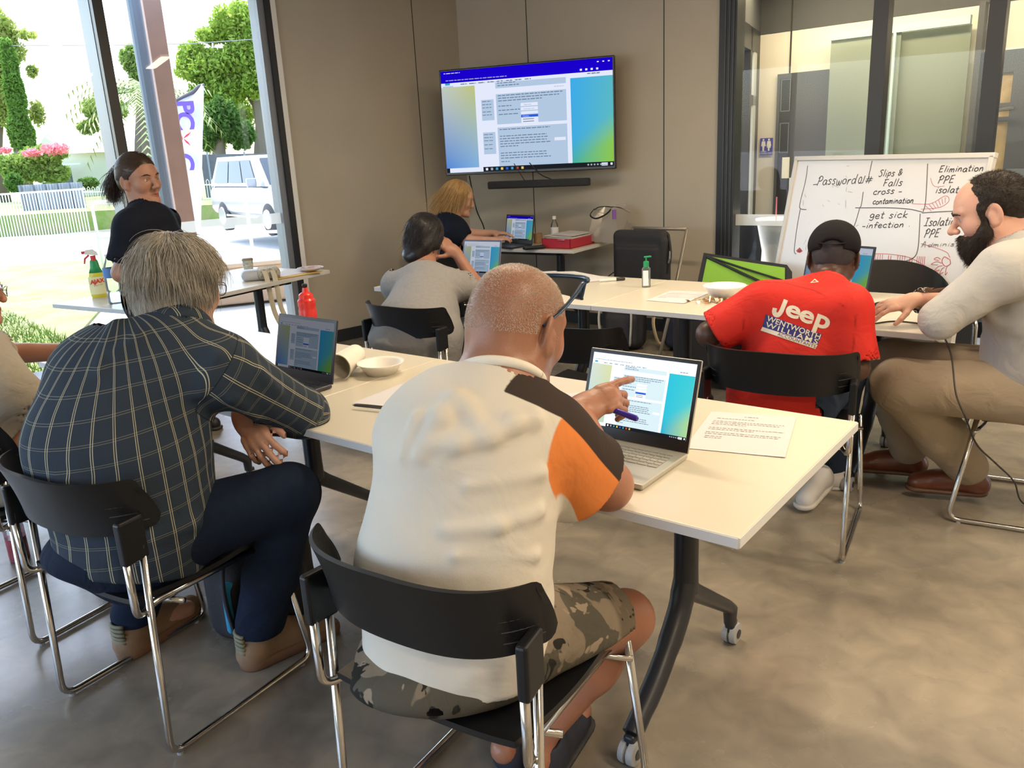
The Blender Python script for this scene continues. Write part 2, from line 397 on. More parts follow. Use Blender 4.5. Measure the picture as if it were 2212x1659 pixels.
def strands(name, roots, flow, n, step, fld, off, rad, mats, parent, o=(0, 0, 0), jit=.2, seed=1, lenvar=.3, grav=0, taper=True):
    """thin hair strands that follow flow(P) and stay outside the head field"""
    g = np.random.default_rng(seed); P = roots.copy(); S = len(P); pts = [P.copy()]; L = 1-lenvar*g.random(S)
    J = g.normal(size=(S, 3)); vel = None
    for i in range(n):
        d = flow(P, i/n); d = d+J*jit; d = d+V(0, 0, -1)*grav*(i/n)
        d /= np.linalg.norm(d, axis=1)[:, None]+1e-9
        vel = d if vel is None else vel*.45+d*.55
        P = P+vel*(step*L)[:, None]
        for _ in range(2):
            e = fld(P); m = e < off
            if m.any():
                h = .004; Q = P[m]; gr = np.stack([fld(Q+V(h, 0, 0))-fld(Q-V(h, 0, 0)), fld(Q+V(0, h, 0))-fld(Q-V(0, h, 0)), fld(Q+V(0, 0, h))-fld(Q-V(0, 0, h))], 1)
                gr /= np.linalg.norm(gr, axis=1)[:, None]+1e-9; P[m] = Q+gr*(off-e[m])[:, None]
        pts.append(P.copy())
    X = np.stack(pts, 1); m_ = X.shape[1]          # S,m,3
    T = np.gradient(X, axis=1); T /= np.linalg.norm(T, axis=2)[..., None]+1e-9
    U = np.cross(T, V(.3, .2, .93)); U /= np.linalg.norm(U, axis=2)[..., None]+1e-9; W = np.cross(T, U)
    rr = rad*(np.linspace(1, .35, m_) if taper else np.ones(m_))[None, :, None]
    ring = [X+rr*(U*math.cos(a)+W*math.sin(a)) for a in (0, 2.094, 4.189)]
    Vt = np.stack(ring, 2).reshape(-1, 3)
    base = (np.arange(S)[:, None, None]*m_+np.arange(m_-1)[None, :, None])*3; k = np.arange(3)[None, None, :]
    q = np.stack([base+k, base+(k+1) % 3, base+3+(k+1) % 3, base+3+k], -1).reshape(-1, 4)
    return raw_obj(name, Vt, q, mats, parent, o, vattr={'hv': np.repeat(g.random(S), m_*3)})
def hair_mat(name, c1, c2, rough=.45):
    m = bpy.data.materials.new(name); m.use_nodes = True; n = m.node_tree; b = n.nodes['Principled BSDF']
    a = attr_node(n, 'hv'); tc = n.nodes.new('ShaderNodeTexCoord'); t = n.nodes.new('ShaderNodeTexNoise'); t.inputs['Scale'].default_value = 30
    n.links.new(tc.outputs['Object'], t.inputs[0])
    f = math_node(n, 'MULTIPLY_ADD', a.outputs['Fac'], .6); f.node.inputs[2].default_value = 0
    f2 = math_node(n, 'ADD', f, math_node(n, 'MULTIPLY', t.outputs[0], .4))
    n.links.new(mix_node(n, f2, c1, c2), b.inputs['Base Color']); b.inputs['Roughness'].default_value = rough; b.inputs['Specular IOR Level'].default_value = .4
    return m
def on_surface(fld, c, n, reach=.25, test=None, seed=3):
    """random points on a field's surface seen from centre c along random directions"""
    g = np.random.default_rng(seed); D_ = g.normal(size=(n, 3)); D_ /= np.linalg.norm(D_, axis=1)[:, None]
    if test is not None: D_ = D_[test(D_)]
    lo = np.zeros(len(D_)); hi = np.full(len(D_), reach)
    for _ in range(16):
        mid = (lo+hi)/2; ins = fld(c+D_*mid[:, None]) < 0; lo = np.where(ins, mid, lo); hi = np.where(ins, hi, mid)
    return c+D_*hi[:, None]

def hit(F, x, y, k0=.8, k1=8.0):
    """first point of a field's surface along a line of sight"""
    d = _F*FPX+_R*(x-1106)-_U*(y-829.5); P = V(0, 0, CAMH)+d/FPX*np.linspace(k0, k1, 4000)[:, None]; m = F(P) < 0
    return P[np.argmax(m)] if m.any() else None
# ------------------------------------------------------------------ placing helpers: points of the room seen along a line of sight
CAMP = V(0, 0, CAMH)
def ray(x, y): return _F*FPX+_R*(x-1106)-_U*(y-829.5)
def atz(x, y, z): d = ray(x, y); return CAMP+d*((z-CAMH)/d[2])
def atY(x, y, Y): d = ray(x, y); return CAMP+d*(Y/d[1])
def atk(x, y, k): return CAMP+ray(x, y)/FPX*k
def wallpt(s, z=0, off=0): return V(-.308+.788*s-.616*off, 7.64-.616*s-.788*off, z)      # tv wall, s metres right of the corner, off into the room
def winpt(s, z=0, off=0): return V(-.308-.755*s+.656*off, 7.64-.656*s-.755*off, z)         # window wall, s metres left of the corner
WA = V(.788, -.616, 0); WN = V(-.616, -.788, 0); QA = V(-.755, -.656, 0); QN = V(.656, -.755, 0); ZZ = V(0, 0, 1)
CEIL = 2.8
# materials of the setting
M = {}
def panel_mat():
    m = mat('painted_panel', (.47, .42, .34), .6, var=.03, vscale=3, bump=.05, bscale=200); return m
M['wall'] = panel_mat()
M['joint'] = mat('panel_joint', (.03, .03, .028), .8)
M['black'] = mat('black_frame', (.018, .019, .022), .42)
M['alu'] = mat('grey_aluminium', (.22, .24, .28), .45, .3)
M['white'] = mat('white_paint', (.8, .79, .76), .5)
M['cream'] = mat('cream_plaster', (.74, .70, .62), .6)
M['charcoal'] = mat('charcoal_plaster', (.075, .077, .08), .6, var=.05)
M['skirt'] = mat('dark_skirting', (.02, .022, .026), .5)
def floor_mat():
    m = bpy.data.materials.new('polished_concrete'); m.use_nodes = True; n = m.node_tree; b = n.nodes['Principled BSDF']
    tc = n.nodes.new('ShaderNodeTexCoord')
    def noise(s, d, di=0):
        t = n.nodes.new('ShaderNodeTexNoise'); t.inputs['Scale'].default_value = s; t.inputs['Detail'].default_value = d; t.inputs['Distortion'].default_value = di
        n.links.new(tc.outputs['Object'], t.inputs[0]); return t.outputs[0]
    def ramp(src, a, b_, c1, c2):
        r = n.nodes.new('ShaderNodeValToRGB'); r.color_ramp.elements[0].position = a; r.color_ramp.elements[1].position = b_
        r.color_ramp.elements[0].color = (*c1, 1); r.color_ramp.elements[1].color = (*c2, 1); n.links.new(src, r.inputs[0]); return r.outputs[0]
    base = ramp(noise(1.1, 6, .8), .36, .66, (.205, .178, .142), (.335, .295, .235))
    fine = ramp(noise(9, 8, .6), .3, .7, (.80, .80, .81), (1.14, 1.13, 1.1))
    c = mix_node(n, 1.0, base, fine, 'MULTIPLY')
    sp = ramp(noise(55, 4), .60, .75, (1, 1, 1), (1.04, 1.03, 1.02)); c = mix_node(n, 1.0, c, sp, 'MULTIPLY')
    n.links.new(c, b.inputs['Base Color'])
    rr = n.nodes.new('ShaderNodeMapRange'); rr.inputs[3].default_value = .16; rr.inputs[4].default_value = .36; n.links.new(noise(2.5, 5), rr.inputs[0]); n.links.new(rr.outputs[0], b.inputs['Roughness'])
    bp = n.nodes.new('ShaderNodeBump'); bp.inputs[0].default_value = .05; bp.inputs[1].default_value = .01; n.links.new(noise(14, 6), bp.inputs['Height']); n.links.new(bp.outputs[0], b.inputs['Normal'])
    b.inputs['Specular IOR Level'].default_value = .5
    return m
M['floor'] = floor_mat()
M['laminate'] = mat('white_laminate', (.66, .61, .50), .30, var=.015, vscale=2)
M['edge'] = mat('laminate_edge', (.62, .63, .65), .45)
M['blackplastic'] = mat('black_plastic', (.009, .0095, .011), .36, spec=.35, bump=.08, bscale=500)
M['blackmetal'] = mat('black_powder_coat', (.018, .021, .028), .36)
M['chrome'] = mat('chrome', (.60, .58, .55), .16, 1.0)
M['rubber'] = mat('rubber_grey', (.33, .34, .35), .6)
M['paper'] = mat('paper', (.66, .64, .65), .7)
M['ink'] = mat('printed_ink', (.22, .22, .25), .8)
M['black'].use_nodes = True
M['pane'] = glass('window_glass', (.60, .625, .62), .55)
M['ipane'] = glass('partition_glass', (.93, .96, .95), .8)
M['frost'] = glass('frosted_band', (.9, .9, .9), .3, .3, .80, (.80, .80, .78))
# ------------------------------------------------------------------ floor, ceiling, walls
P_BL = V(-7.1, 1.74, 0); P_BL2 = V(-3.2, -2.8, 0); P_BR2 = V(1.7, -2.8, 0); P_R = wallpt(8)
mb = MB(); poly = [V(-.308, 7.64, 0), winpt(9), P_BL2, P_BR2, P_R]
mb.prism([(p[0], p[1]) for p in poly], (0, 0, -.12), (1, 0, 0), (0, 1, 0), .12); mb.build('floor', M['floor'], kind='structure')
mb = MB(); mb.prism([(p[0], p[1]) for p in poly], (0, 0, CEIL), (1, 0, 0), (0, 1, 0), .12)
mb.build('ceiling', mat('ceiling_white', (.62, .60, .56), .7), kind='structure')
def wbox(mb, pt, A, N, s0, s1, z0, z1, th, off=0, mi=0):
    c = pt((s0+s1)/2, (z0+z1)/2, off-th/2 if th > 0 else off-th/2); mb.box(c, (abs(s1-s0), abs(th), z1-z0), X=A, Y=N, Z=ZZ, mi=mi)
# tv wall with panel joints
mb = MB(); wbox(mb, wallpt, WA, WN, 0, 2.40, 0, CEIL, .14)
for s in (.735, 1.965): wbox(mb, wallpt, WA, WN, s-.0035, s+.0035, 0, CEIL, .002, .002, 1)
mb.build('wall_tv_side', [M['wall'], M['joint']], kind='structure')
mb = MB(); wbox(mb, winpt, QA, QN, 0, 1.70, 0, CEIL, .14)
wbox(mb, winpt, QA, QN, .47-.003, .47+.003, 0, CEIL, .002, .002, 1)
wbox(mb, winpt, QA, QN, 1.695, 1.735, 0, CEIL, .17, .02, 2)
mb.build('wall_window_side', [M['wall'], M['joint'], M['white']], kind='structure')
mb = MB(); wbox(mb, wallpt, WA, WN, .02, 2.38, 0, .10, .012, .012); mb.build('baseboard_tv_side', M['skirt'], kind='structure')
mb = MB(); wbox(mb, winpt, QA, QN, .02, 1.68, 0, .10, .012, .012); mb.build('baseboard_window_side', M['skirt'], kind='structure')
# window wall: floor to ceiling panes between mullions
mull = [1.79, 2.93, 4.10, 5.27, 6.44, 7.61, 8.78]
for i in range(len(mull)-1):
    a, b = mull[i], mull[i+1]
    mb = MB()
    if i == 0: wbox(mb, winpt, QA, QN, a-.055, a+.035, 0, CEIL, .14, -.01, 1); wbox(mb, winpt, QA, QN, a-.055, a-.015, 0, CEIL, .03, .02, 0)
    wbox(mb, winpt, QA, QN, b-.035, b+.035, 0, CEIL, .22, -.03, 1); wbox(mb, winpt, QA, QN, b-.032, b+.032, 0, CEIL, .065, .035, 0)
    wbox(mb, winpt, QA, QN, a, b, 0, .045, .12, -.02, 0); wbox(mb, winpt, QA, QN, a, b, 2.70, CEIL, .12, -.02, 0)
    fr = mb.build('window_%d' % (i+1), [M['black'], M['alu']], kind='structure')
    g = MB(); g.quad(winpt(a+.03, .045, -.06), winpt(b-.03, .045, -.06), winpt(b-.03, 2.7, -.06), winpt(a+.03, 2.7, -.06)); g.build('pane', M['pane'], fr)
    g = MB(); g.quad(winpt(a+.03, 1.005, -.055), winpt(b-.03, 1.005, -.055), winpt(b-.03, 1.085, -.055), winpt(a+.03, 1.085, -.055)); g.build('frosted_band', M['frost'], fr)
# walls behind the camera
def seg_wall(name, a, b, z0=0, z1=CEIL, mt=None):
    a, b = np.asarray(a), np.asarray(b); d = unit(b-a); n_ = V(-d[1], d[0], 0); mb = MB()
    mb.box((a+b)/2+V(0, 0, (z0+z1)/2)-n_*.0, (np.linalg.norm(b-a), .12, z1-z0), X=d, Y=n_, Z=ZZ); return mb.build(name, mt or M['wall'], kind='structure')
seg_wall('wall_back', P_BL2, P_BR2); seg_wall('wall_right', P_BR2, P_R)
dL = unit(P_BL2-winpt(9)); 
seg_wall('wall_left_low', winpt(9), P_BL2, 0, .5); seg_wall('wall_left_high', winpt(9), P_BL2, 2.6, CEIL)  # unseen wall, left open between sill and head to let in extra daylight
for k in range(5):
    p = winpt(9)+dL*(np.linalg.norm(P_BL2-winpt(9))*k/4); mb = MB(); mb.box(p+V(0, 0, 1.5), (.08, .12, 2.6), X=dL, Y=V(-dL[1], dL[0], 0), Z=ZZ); mb.build('trim_%d' % (k+1), M['black'], kind='structure')
# ------------------------------------------------------------------ glazed partition to the hallway
pj = [2.46, 3.46, 4.10, 5.2, 6.3, 7.4]
def part_frame():
    mb = MB()
    wbox(mb, wallpt, WA, WN, 2.40, 2.53, 0, CEIL, .14, .02, 0)
    for d_ in (.445, .475, .505): wbox(mb, wallpt, WA, WN, 2+d_, 2+d_+.008, 0, 2.43, .01, .028, 1)
    for s in pj[1:]: wbox(mb, wallpt, WA, WN, s-.045, s+.045, 0, CEIL, .12, .01, 0)
    wbox(mb, wallpt, WA, WN, 2.4, 8, 2.44, CEIL, .12, .01, 0); wbox(mb, wallpt, WA, WN, 2.4, 8, 0, .05, .12, .01, 0)
    fr = mb.build('window_10', [M['black'], mat('frame_groove', (.05, .055, .06), .4)], kind='structure')
    for i in range(len(pj)-1):
        a, b = pj[i]+.05, pj[i+1]-.045
        g = MB(); g.quad(wallpt(a, .05, -.04), wallpt(b, .05, -.04), wallpt(b, 2.44, -.04), wallpt(a, 2.44, -.04)); g.build('pane', M['ipane'], fr)
        g = MB(); g.quad(wallpt(a, .845, -.035), wallpt(b, .845, -.035), wallpt(b, .925, -.035), wallpt(a, .925, -.035)); g.build('frosted_band', M['frost'], fr)
part_frame()
# hallway beyond: far wall, end wall with window, doors
HA = V(math.cos(R(-42)), math.sin(R(-42)), 0); HN = V(HA[1], -HA[0], 0)
H0 = V(.3028*7.55, 7.55, 0)
def hallpt(s, z=0, off=0): return H0+HA*s+HN*off+V(0, 0, z)
def on_hall(x, y, off=0):
    d = ray(x, y); t = ((hallpt(0, 0, off)-CAMP)@HN)/(d@HN); return CAMP+d*t
def hs(x, y, off=0): p = on_hall(x, y, off); return (p-H0)@HA, p[2]
mb = MB(); wbox(mb, hallpt, HA, HN, 0, 7, 0, 2.30, .14, 0, 0); wbox(mb, hallpt, HA, HN, 0, 7, 2.30, 2.80, .14, .006, 1)
sj = hs(1707, 150)[0]; wbox(mb, hallpt, HA, HN, sj-.006, sj+.006, 0, 2.8, .004, .01, 2)
sk2 = hs(1902, 40)[0]; wbox(mb, hallpt, HA, HN, sk2-.006, sk2+.006, 1.9, 2.8, .004, .01, 2)
wbox(mb, hallpt, HA, HN, 0, 7, 0, .12, .01, .012, 1)
mb.build('wall_hallway', [M['cream'], M['charcoal'], M['joint']], kind='structure')
mb = MB(); mb.prism([(p[0], p[1]) for p in (wallpt(2.3), wallpt(8), wallpt(8)+V(2.4, 3.1, 0), hallpt(6.8), hallpt(-.1), wallpt(2.3, 0, -.6))], (0, 0, -.1), (1, 0, 0), (0, 1, 0), .1)
mb.build('floor_hallway', mat('hall_carpet', (.20, .24, .31), .8, var=.1, vscale=40), kind='structure')
mb = MB(); mb.prism([(p[0], p[1]) for p in (wallpt(2.3, 0, -.13), wallpt(8, 0, -.13), wallpt(8)+V(2.4, 3.1, 0), hallpt(6.8), hallpt(-.1), wallpt(2.3, 0, -.6))], (0, 0, 2.75), (1, 0, 0), (0, 1, 0), .1)
mb.build('ceiling_hallway', M['charcoal'], kind='structure')
# end wall of the hallway with a tall window
e0 = hallpt(0); e1 = wallpt(2.42, 0, -.14); dE = unit(e1-e0); LE = np.linalg.norm(e1-e0)
def endpt(s, z=0, off=0): return e0+dE*s+V(-dE[1], dE[0], 0)*off+V(0, 0, z)
mb = MB(); EN = V(-dE[1], dE[0], 0)
for a, b, z0, z1 in ((0, .16, 0, 2.32), (.16, .42, 1.72, 1.80), (.16, LE, 2.14, 2.32), (.16, LE, 0, .08), (.42, .50, 0, 2.32)):
    wbox(mb, endpt, dE, EN, a, b, z0, z1, .1)
wbox(mb, endpt, dE, EN, 0, LE, 2.32, 2.8, .1, 0, 1)
wbox(mb, endpt, dE, EN, .16, .30, .05, 2.14, .05, 0, 2)
mb.build('window_11', [M['black'], M['charcoal'], mat('reveal_grey', (.45, .47, .45), .6)], kind='structure')
# dark door and the notices on it, toilet sign
a0, zt = hs(1683, 161); a1 = hs(1860, 143)[0]
d = MB(); wbox(d, hallpt, HA, HN, a0, a1, 0, zt, .03, .03, 0); wbox(d, hallpt, HA, HN, a0+.03, a0+.12, .02, zt-.04, .035, .036, 1)  # second box: near-black upright strip by the leaf's left edge
door = d.build('door_1', [mat('door_charcoal', (.085, .09, .10), .45), mat('door_dark_strip', (.015, .016, .018), .5)], kind='structure')
for (x0, y0, x1, y1) in ((1688, 172, 1706, 240), (1685, 266, 1702, 330)):
    s0, z0 = hs(x0, y0, .04); s1, z1 = hs(x1, y1, .04); h = MB()
    for q in ((s0, s1, z0-.006, z0), (s0, s1, z1, z1+.006), (s0, s0+.006, z1, z0), (s1-.006, s1, z1, z0)): wbox(h, hallpt, HA, HN, *q, .004, .042)
    h.build('door_panel_outline', mat('outline_grey', (.16, .17, .18), .5), door)
s0, z0 = hs(1690, 340, .04); s1, z1 = hs(1704, 385, .04)
h = MB(); wbox(h, hallpt, HA, HN, s0, s1, z1, z0, .006, .042); h.build('notice', mat('notice_cream', (.78, .74, .60), .6), door)
s0, z0 = hs(1706, 384, .04)
h = MB(); wbox(h, hallpt, HA, HN, s0, s0+.16, z0-.5, z0, .01, .05); h.build('poster', M['white'], door)
sg = thing('toilet_sign', 'small blue restroom sign with two white figures on the hallway wall', 'sign', tuple(hallpt(0)))
s0, z0 = hs(1642.5, 299, .01); s1, z1 = hs(1668, 334, .01)
h = MB(); wbox(h, hallpt, HA, HN, s0, s1, z1, z0, .006, .012); h.build('sign_plate', mat('sign_blue', (.06, .06, .42), .5), sg, off=hallpt(0))
h = MB(); W_ = s1-s0; H_ = z0-z1; bx0 = V(0, 0, 0)
for cx in (.28, .72):
    c = hallpt(s0+W_*cx, z1+H_*.90, .014); h.lathe([(.0, 0), (W_*.075, 0), (W_*.075, .002), (0, .002)], c, 12, Z=-HN*-1)
    pts = [(-.13, .80), (.13, .80), (.19, .50), (.12, .50), (.11, .62), (.16, .40) if cx > .5 else (.09, .45), (.07, .40), (.06, .22), (-.06, .22), (-.07, .40), (-.16, .40) if cx > .5 else (-.09, .45), (-.11, .62), (-.12, .50), (-.19, .50)]
    h.prism([(p[0]*W_, (p[1])*H_) for p in pts], hallpt(s0+W_*cx, z1+H_*.02, .0135), HA, ZZ, .001)
put_text(h, 'UNISEX', hallpt(s0+W_*.3, z1+H_*.2, .0135), HA, ZZ, H_*.11); put_text(h, 'ACCESSIBLE TOILET', hallpt(s0+W_*.5, z1+H_*.09, .0135), HA, ZZ, H_*.10)
h.build('pictogram', M['white'], sg, off=hallpt(0))
# frosted sliding panels on a blue-green rail
sp_ = thing('sliding_glass_screen', 'tall pale green frosted sliding screen with a light rail in the hallway', 'screen', tuple(hallpt(0)))
b0, bz0 = hs(1795, 100, .14); b1, bz1 = hs(2098, 38, .14); bm = hs(1938, 70, .14)[0]; ztop = (bz0+bz1)/2
fm1 = glass('green_frosted_glass', (.75, .82, .78), .35, .12, .72, (.50, .56, .50)); fm2 = glass('green_frosted_glass_b', (.75, .82, .78), .35, .12, .78, (.46, .51, .44))
for s0, s1, off, mm in ((b0, bm+.03, .14, fm1), (bm-.02, b1, .10, fm2)):
    g = MB(); wbox(g, hallpt, HA, HN, s0, s1, .1, ztop, .012, off); g.build('glass_panel', mm, sp_, off=hallpt(0))
g = MB(); wbox(g, hallpt, HA, HN, b0, b1, ztop, ztop+.06, .05, .16); wbox(g, hallpt, HA, HN, bm-.02, bm+.0, .1, ztop, .02, .16)
g.build('rail', mat('rail_pale_blue', (.42, .55, .55), .35), sp_, off=hallpt(0))
# right part of the hallway: dark door leaf with narrow window to a kitchen
r0 = hs(2131, 114)[0]; zt2 = hs(2160, 112)[1]
d = MB()
k0, kz0 = hs(2153, 158, .12); k1 = hs(2190, 150, .12)[0]
for q in ((r0, k0, 0, zt2), (k1, r0+1.6, 0, zt2), (k0, k1, kz0, zt2), (k0, k1, 0, .35)): wbox(d, hallpt, HA, HN, *q, .05, .12)
wbox(d, hallpt, HA, HN, r0-.04, r0, 0, 2.3, .1, .16, 1)
for yy in (222, 252): z_ = hs(2170, yy, .12)[1]; wbox(d, hallpt, HA, HN, k0, k1, z_-.03, z_, .05, .12)
door2 = d.build('door_2', [mat('door_slate', (.075, .08, .09), .45), M['charcoal']], kind='structure')
h = MB(); wbox(h, hallpt, HA, HN, k0, k1, .35, kz0, .01, .105); h.build('door_window', mat('warm_kitchen_view', (.36, .27, .15), .5, var=.35, vscale=6), door2)
h = MB(); zc = hs(2175, 237, .14)[1]; sc_ = hs(2178, 240, .14)[0]
h.tube([hallpt(sc_-.06, zc, .17), hallpt(sc_+.04, zc+.01, .17)], .012, 8); h.build('door_handle', M['chrome'], door2)
h = MB(); s0, z0 = hs(2172, 380, .14); wbox(h, hallpt, HA, HN, s0, s0+.9, z0-.75, z0+.05, .01, .16, 0); wbox(h, hallpt, HA, HN, s0+.1, s0+.8, z0-.7, z0-.05, .01, .17, 1)
h.build('notice_board', [mat('slate_grey_panel', (.15, .165, .185), .4), mat('slate_dark_panel', (.07, .075, .09), .4)], door2)
# hallway lamp strip and planter, dark mesh chair behind the glass
def lamp_strip(name, label, a, b, w_, power, z, col=WARM, strength=5):
    a, b = np.asarray(a), np.asarray(b); t = thing(name, label, 'lamp', tuple((a+b)/2+V(0, 0, z)))
    X = unit(b-a); Y = V(-X[1], X[0], 0); L = np.linalg.norm(b-a); h = MB(); h.box((0, 0, .025), (L, w_+.03, .05), X=X, Y=Y, Z=ZZ); h.build('lamp_housing', M['white'], t)
    h = MB(); h.box((0, 0, -.003), (L-.02, w_, .006), X=X, Y=Y, Z=ZZ); h.build('diffuser', emat('lamp_diffuser', col, strength), t)
    l = area('lamp_light', (0, 0, -.02), (L*.95, w_), power, col, math.atan2(X[1], X[0])); l.parent = t
    return t
lamp_strip('ceiling_lamp', 'long warm strip lamp on the dark hallway ceiling', hallpt(.05, 0, .55), hallpt(2.3, 0, .80), .14, 40, 2.70, (1, .80, .50), 1.3)
lamp_strip('ceiling_lamp', 'strip lamp further along the hallway ceiling', hallpt(2.8, 0, .9), hallpt(4.8, 0, .9), .14, 55, 2.70, (1, .84, .62), 1.5)
# room lamps: two rows of linear fittings
for i, (x, y) in enumerate(((1.9, .9), (1.2, -1.0), (.2, 3.6), (2.4, 3.4), (3.6, 1.6))):
    c = V(x, y, 0); lamp_strip('ceiling_lamp', ('warm linear ceiling lamp above the near table end', 'warm linear ceiling lamp at the back of the room', 'warm linear ceiling lamp above the middle tables', 'warm linear ceiling lamp above the whiteboard corner', 'warm linear ceiling lamp by the right wall')[i],
               c-WA*.7, c+WA*.7, .12, (42, 28, 34, 26, 34)[i], CEIL-.06, WARM, 8)
# ------------------------------------------------------------------ outside
G0 = -.08
M['grass'] = None
def grass_mat():
    m = bpy.data.materials.new('grass'); m.use_nodes = True; n = m.node_tree; b = n.nodes['Principled BSDF']; tc = n.nodes.new('ShaderNodeTexCoord')
    t = n.nodes.new('ShaderNodeTexNoise'); t.inputs['Scale'].default_value = 1.6; t.inputs['Detail'].default_value = 8; t.inputs['Roughness'].default_value = .7; n.links.new(tc.outputs['Object'], t.inputs[0])
    r = n.nodes.new('ShaderNodeValToRGB'); e = r.color_ramp.elements; e[0].position = .36; e[0].color = (.20, .17, .09, 1); e[1].position = .62; e[1].color = (.13, .21, .03, 1)
    x = e.new(.48); x.color = (.20, .23, .07, 1); n.links.new(t.outputs[0], r.inputs[0]); n.links.new(r.outputs[0], b.inputs['Base Color']); b.inputs['Roughness'].default_value = .9; return m
M['grass'] = grass_mat()
M['concrete'] = mat('outdoor_concrete', (.44, .42, .38), .8, var=.06, vscale=3)
M['asphalt'] = mat('pale_asphalt', (.42, .41, .39), .85, var=.05, vscale=4)
mb = MB(); mb.box((-30, 60, -.56), (260, 220, .1)); mb.build('trim_90', M['asphalt'], kind='structure')        # street level ground
def ground(name, pts, z, mt, th=.06):
    mb = MB(); mb.prism([(p[0], p[1]) for p in pts], (0, 0, z-th), (1, 0, 0), (0, 1, 0), th); return mb.build(name, mt, kind='structure')
g_ = lambda x, y, z: atz(x, y, z)
ground('trim_91', [winpt(-1.2, 0, -.12), winpt(11, 0, -.12), winpt(11, 0, -7), winpt(-1.2, 0, -7)], G0-.03, M['concrete'], .4)
ob = ground('lawn', [winpt(2.7, 0, -.35), winpt(3.05, 0, -2.2), g_(300, 575, G0), g_(240, 557, G0), g_(0, 577, G0), g_(-700, 640, G0), winpt(11, 0, -.35)], G0, M['grass']); ob['kind'] = 'structure'
FG = atY(239, 448, 30)[2]
mb = MB(); mb.box((-30, 77, FG-.35), (260, 98, .7)); mb.build('trim_94', M['grass'], kind='structure')
# short grass blades on the lawn near the glass
N = 26000; gr = np.random.default_rng(5); s_ = gr.uniform(2.9, 8.5, N); o_ = -.4-5.0*gr.random(N)**1.3
base = np.stack([-.308-.755*s_+.656*o_, 7.64-.656*s_-.755*o_, np.full(N, G0)], 1); a_ = gr.uniform(0, 6.28, N); hgt = gr.uniform(.02, .07, N)*(1+.8*nz(base, 1.5, 4))
dx = np.stack([np.cos(a_), np.sin(a_), 0*a_], 1)*.006; ln = np.stack([gr.normal(0, .03, N), gr.normal(0, .03, N), hgt], 1)
vv = np.stack([base-dx, base+dx, base+ln], 1).reshape(-1, 3); qq = np.arange(3*N).reshape(-1, 3)
gb = raw_obj('grass_blades', vv, qq, mat('grass_blade', (.17, .24, .05), .8, var=.45, vscale=1.5), None, smooth=False); tag(gb, 'sparse short grass growing on the lawn outside the glass', 'grass', kind='stuff')
# veranda post, downpipe, low block seat
pt = thing('veranda_post', 'thick brown square veranda post standing outside the glass', 'post', (0, 0, 0)); p0 = V(-.3795*8.1, 8.1, 0)
mb = MB(); mb.box(p0+V(0, 0, 1.5), (.155, .155, 3.3), rz=R(28), bev=.008); mb.build('shaft', mat('post_brown', (.30, .17, .13), .6, var=.06, vscale=6), pt)
mb = MB(); mb.tube([V(-.407*8.15, 8.35, -.1), V(-.407*8.15, 8.35, 3.1)], .075, 14); mb.build('downpipe', mat('pipe_bluegrey', (.14, .17, .21), .5), pt)
st = thing('block_seat', 'low tan block seat on the path outside the corner window', 'bench', (0, 0, 0))
c0 = atz(585, 655, G0); mb = MB(); mb.box((c0[0]-.25, c0[1]+.35, .13), (1.6, .45, .42), rz=R(20), bev=.02); mb.build('block', mat('tan_block', (.48, .33, .22), .8, var=.05), st)
mb = MB(); mb.box((c0[0]-.25, c0[1]+.35, .36), (1.66, .5, .05), rz=R(20), bev=.01); mb.build('coping', mat('tan_coping', (.55, .42, .30), .8), st)
mb = MB(); wbox(mb, winpt, QA, QN, -.5, 11, 2.95, 3.05, 1.35, -.12); o_e = mb.build('trim_93', M['white'], kind='structure')  # veranda roof out of view, sized to keep direct sun out of the room
# white tube handrails
def rail(x0, x1, y, Y, label):
    a = atY(x0, y, Y); b = atY(x1, y, Y); mb = MB(); z0 = G0
    mb.tube(arc_pts([V(a[0], a[1], z0), V(a[0], a[1], a[2]), V(b[0], b[1], b[2]), V(b[0], b[1], z0)], .12), .025, 8); mb.tube(arc_pts([V(a[0], a[1], (a[2]+z0)/2), V(b[0], b[1], (b[2]+z0)/2)], .1), .022, 8)
    tag(mb.build('handrail', M['white'], smooth=True), label, 'handrail')
rail(197, 268, 436, 13, 'white tube handrail on the path behind the standing woman')
rail(528, 640, 412, 12, 'white tube handrail in front of the parked silver car')
# feather flag
fl = thing('feather_flag', 'white feather banner with purple letters beside the veranda post', 'flag', (0, 0, 0)); FY = 12.0
A = lambda x, y: atY(x, y, FY)
def flagpt(u, v):   # u across 0..1, v down 0..1
    xr = 440-2*v-3*v*v; top = 182; yb = 506; xl = 372 if v > .12 else 372+68*(1-v/.12)**.6*.9
    P = A(xl+(xr-xl)*u, top+(yb-top)*v+((1-u)*0)); P = P+V(0, math.sin(u*9+v*3)*.03, 0); return P
rows = [[flagpt(u, v) for u in np.linspace(0, 1, 9)] for v in list(np.linspace(0, .12, 8))+list(np.linspace(.15, 1, 20))]
mb = MB(); mb.grid(rows); mb.build('banner', mat('flag_white', (.78, .76, .86), .8), fl, smooth=True)
mb = MB(); mb.tube([flagpt(0, 1)+V(0, 0, -1.2), flagpt(0, .5), flagpt(0, .12), flagpt(.02, .05), flagpt(.02, .01), flagpt(1, 0)], [.03, .03, .028, .025, .02, .012], 8); mb.build('pole', mat('flag_pole', (.10, .08, .10), .5), fl)
mb = MB(); Xd = V(0, 0, -1); Yd = V(1, 0, 0); px = FY/1770.
for ch, yy in (('P', 232), ('C', 262)): put_text(mb, ch, A(402, yy)+V(0, -.08, 0), Xd, Yd, 50*px*1.0, bold=.012)
put_text(mb, 'C', A(402, 350)+V(0, -.08, 0), Xd, Yd, 50*px, bold=.012)
mb.build('lettering', mat('flag_purple', (.16, .08, .42), .7), fl)
mb = MB()
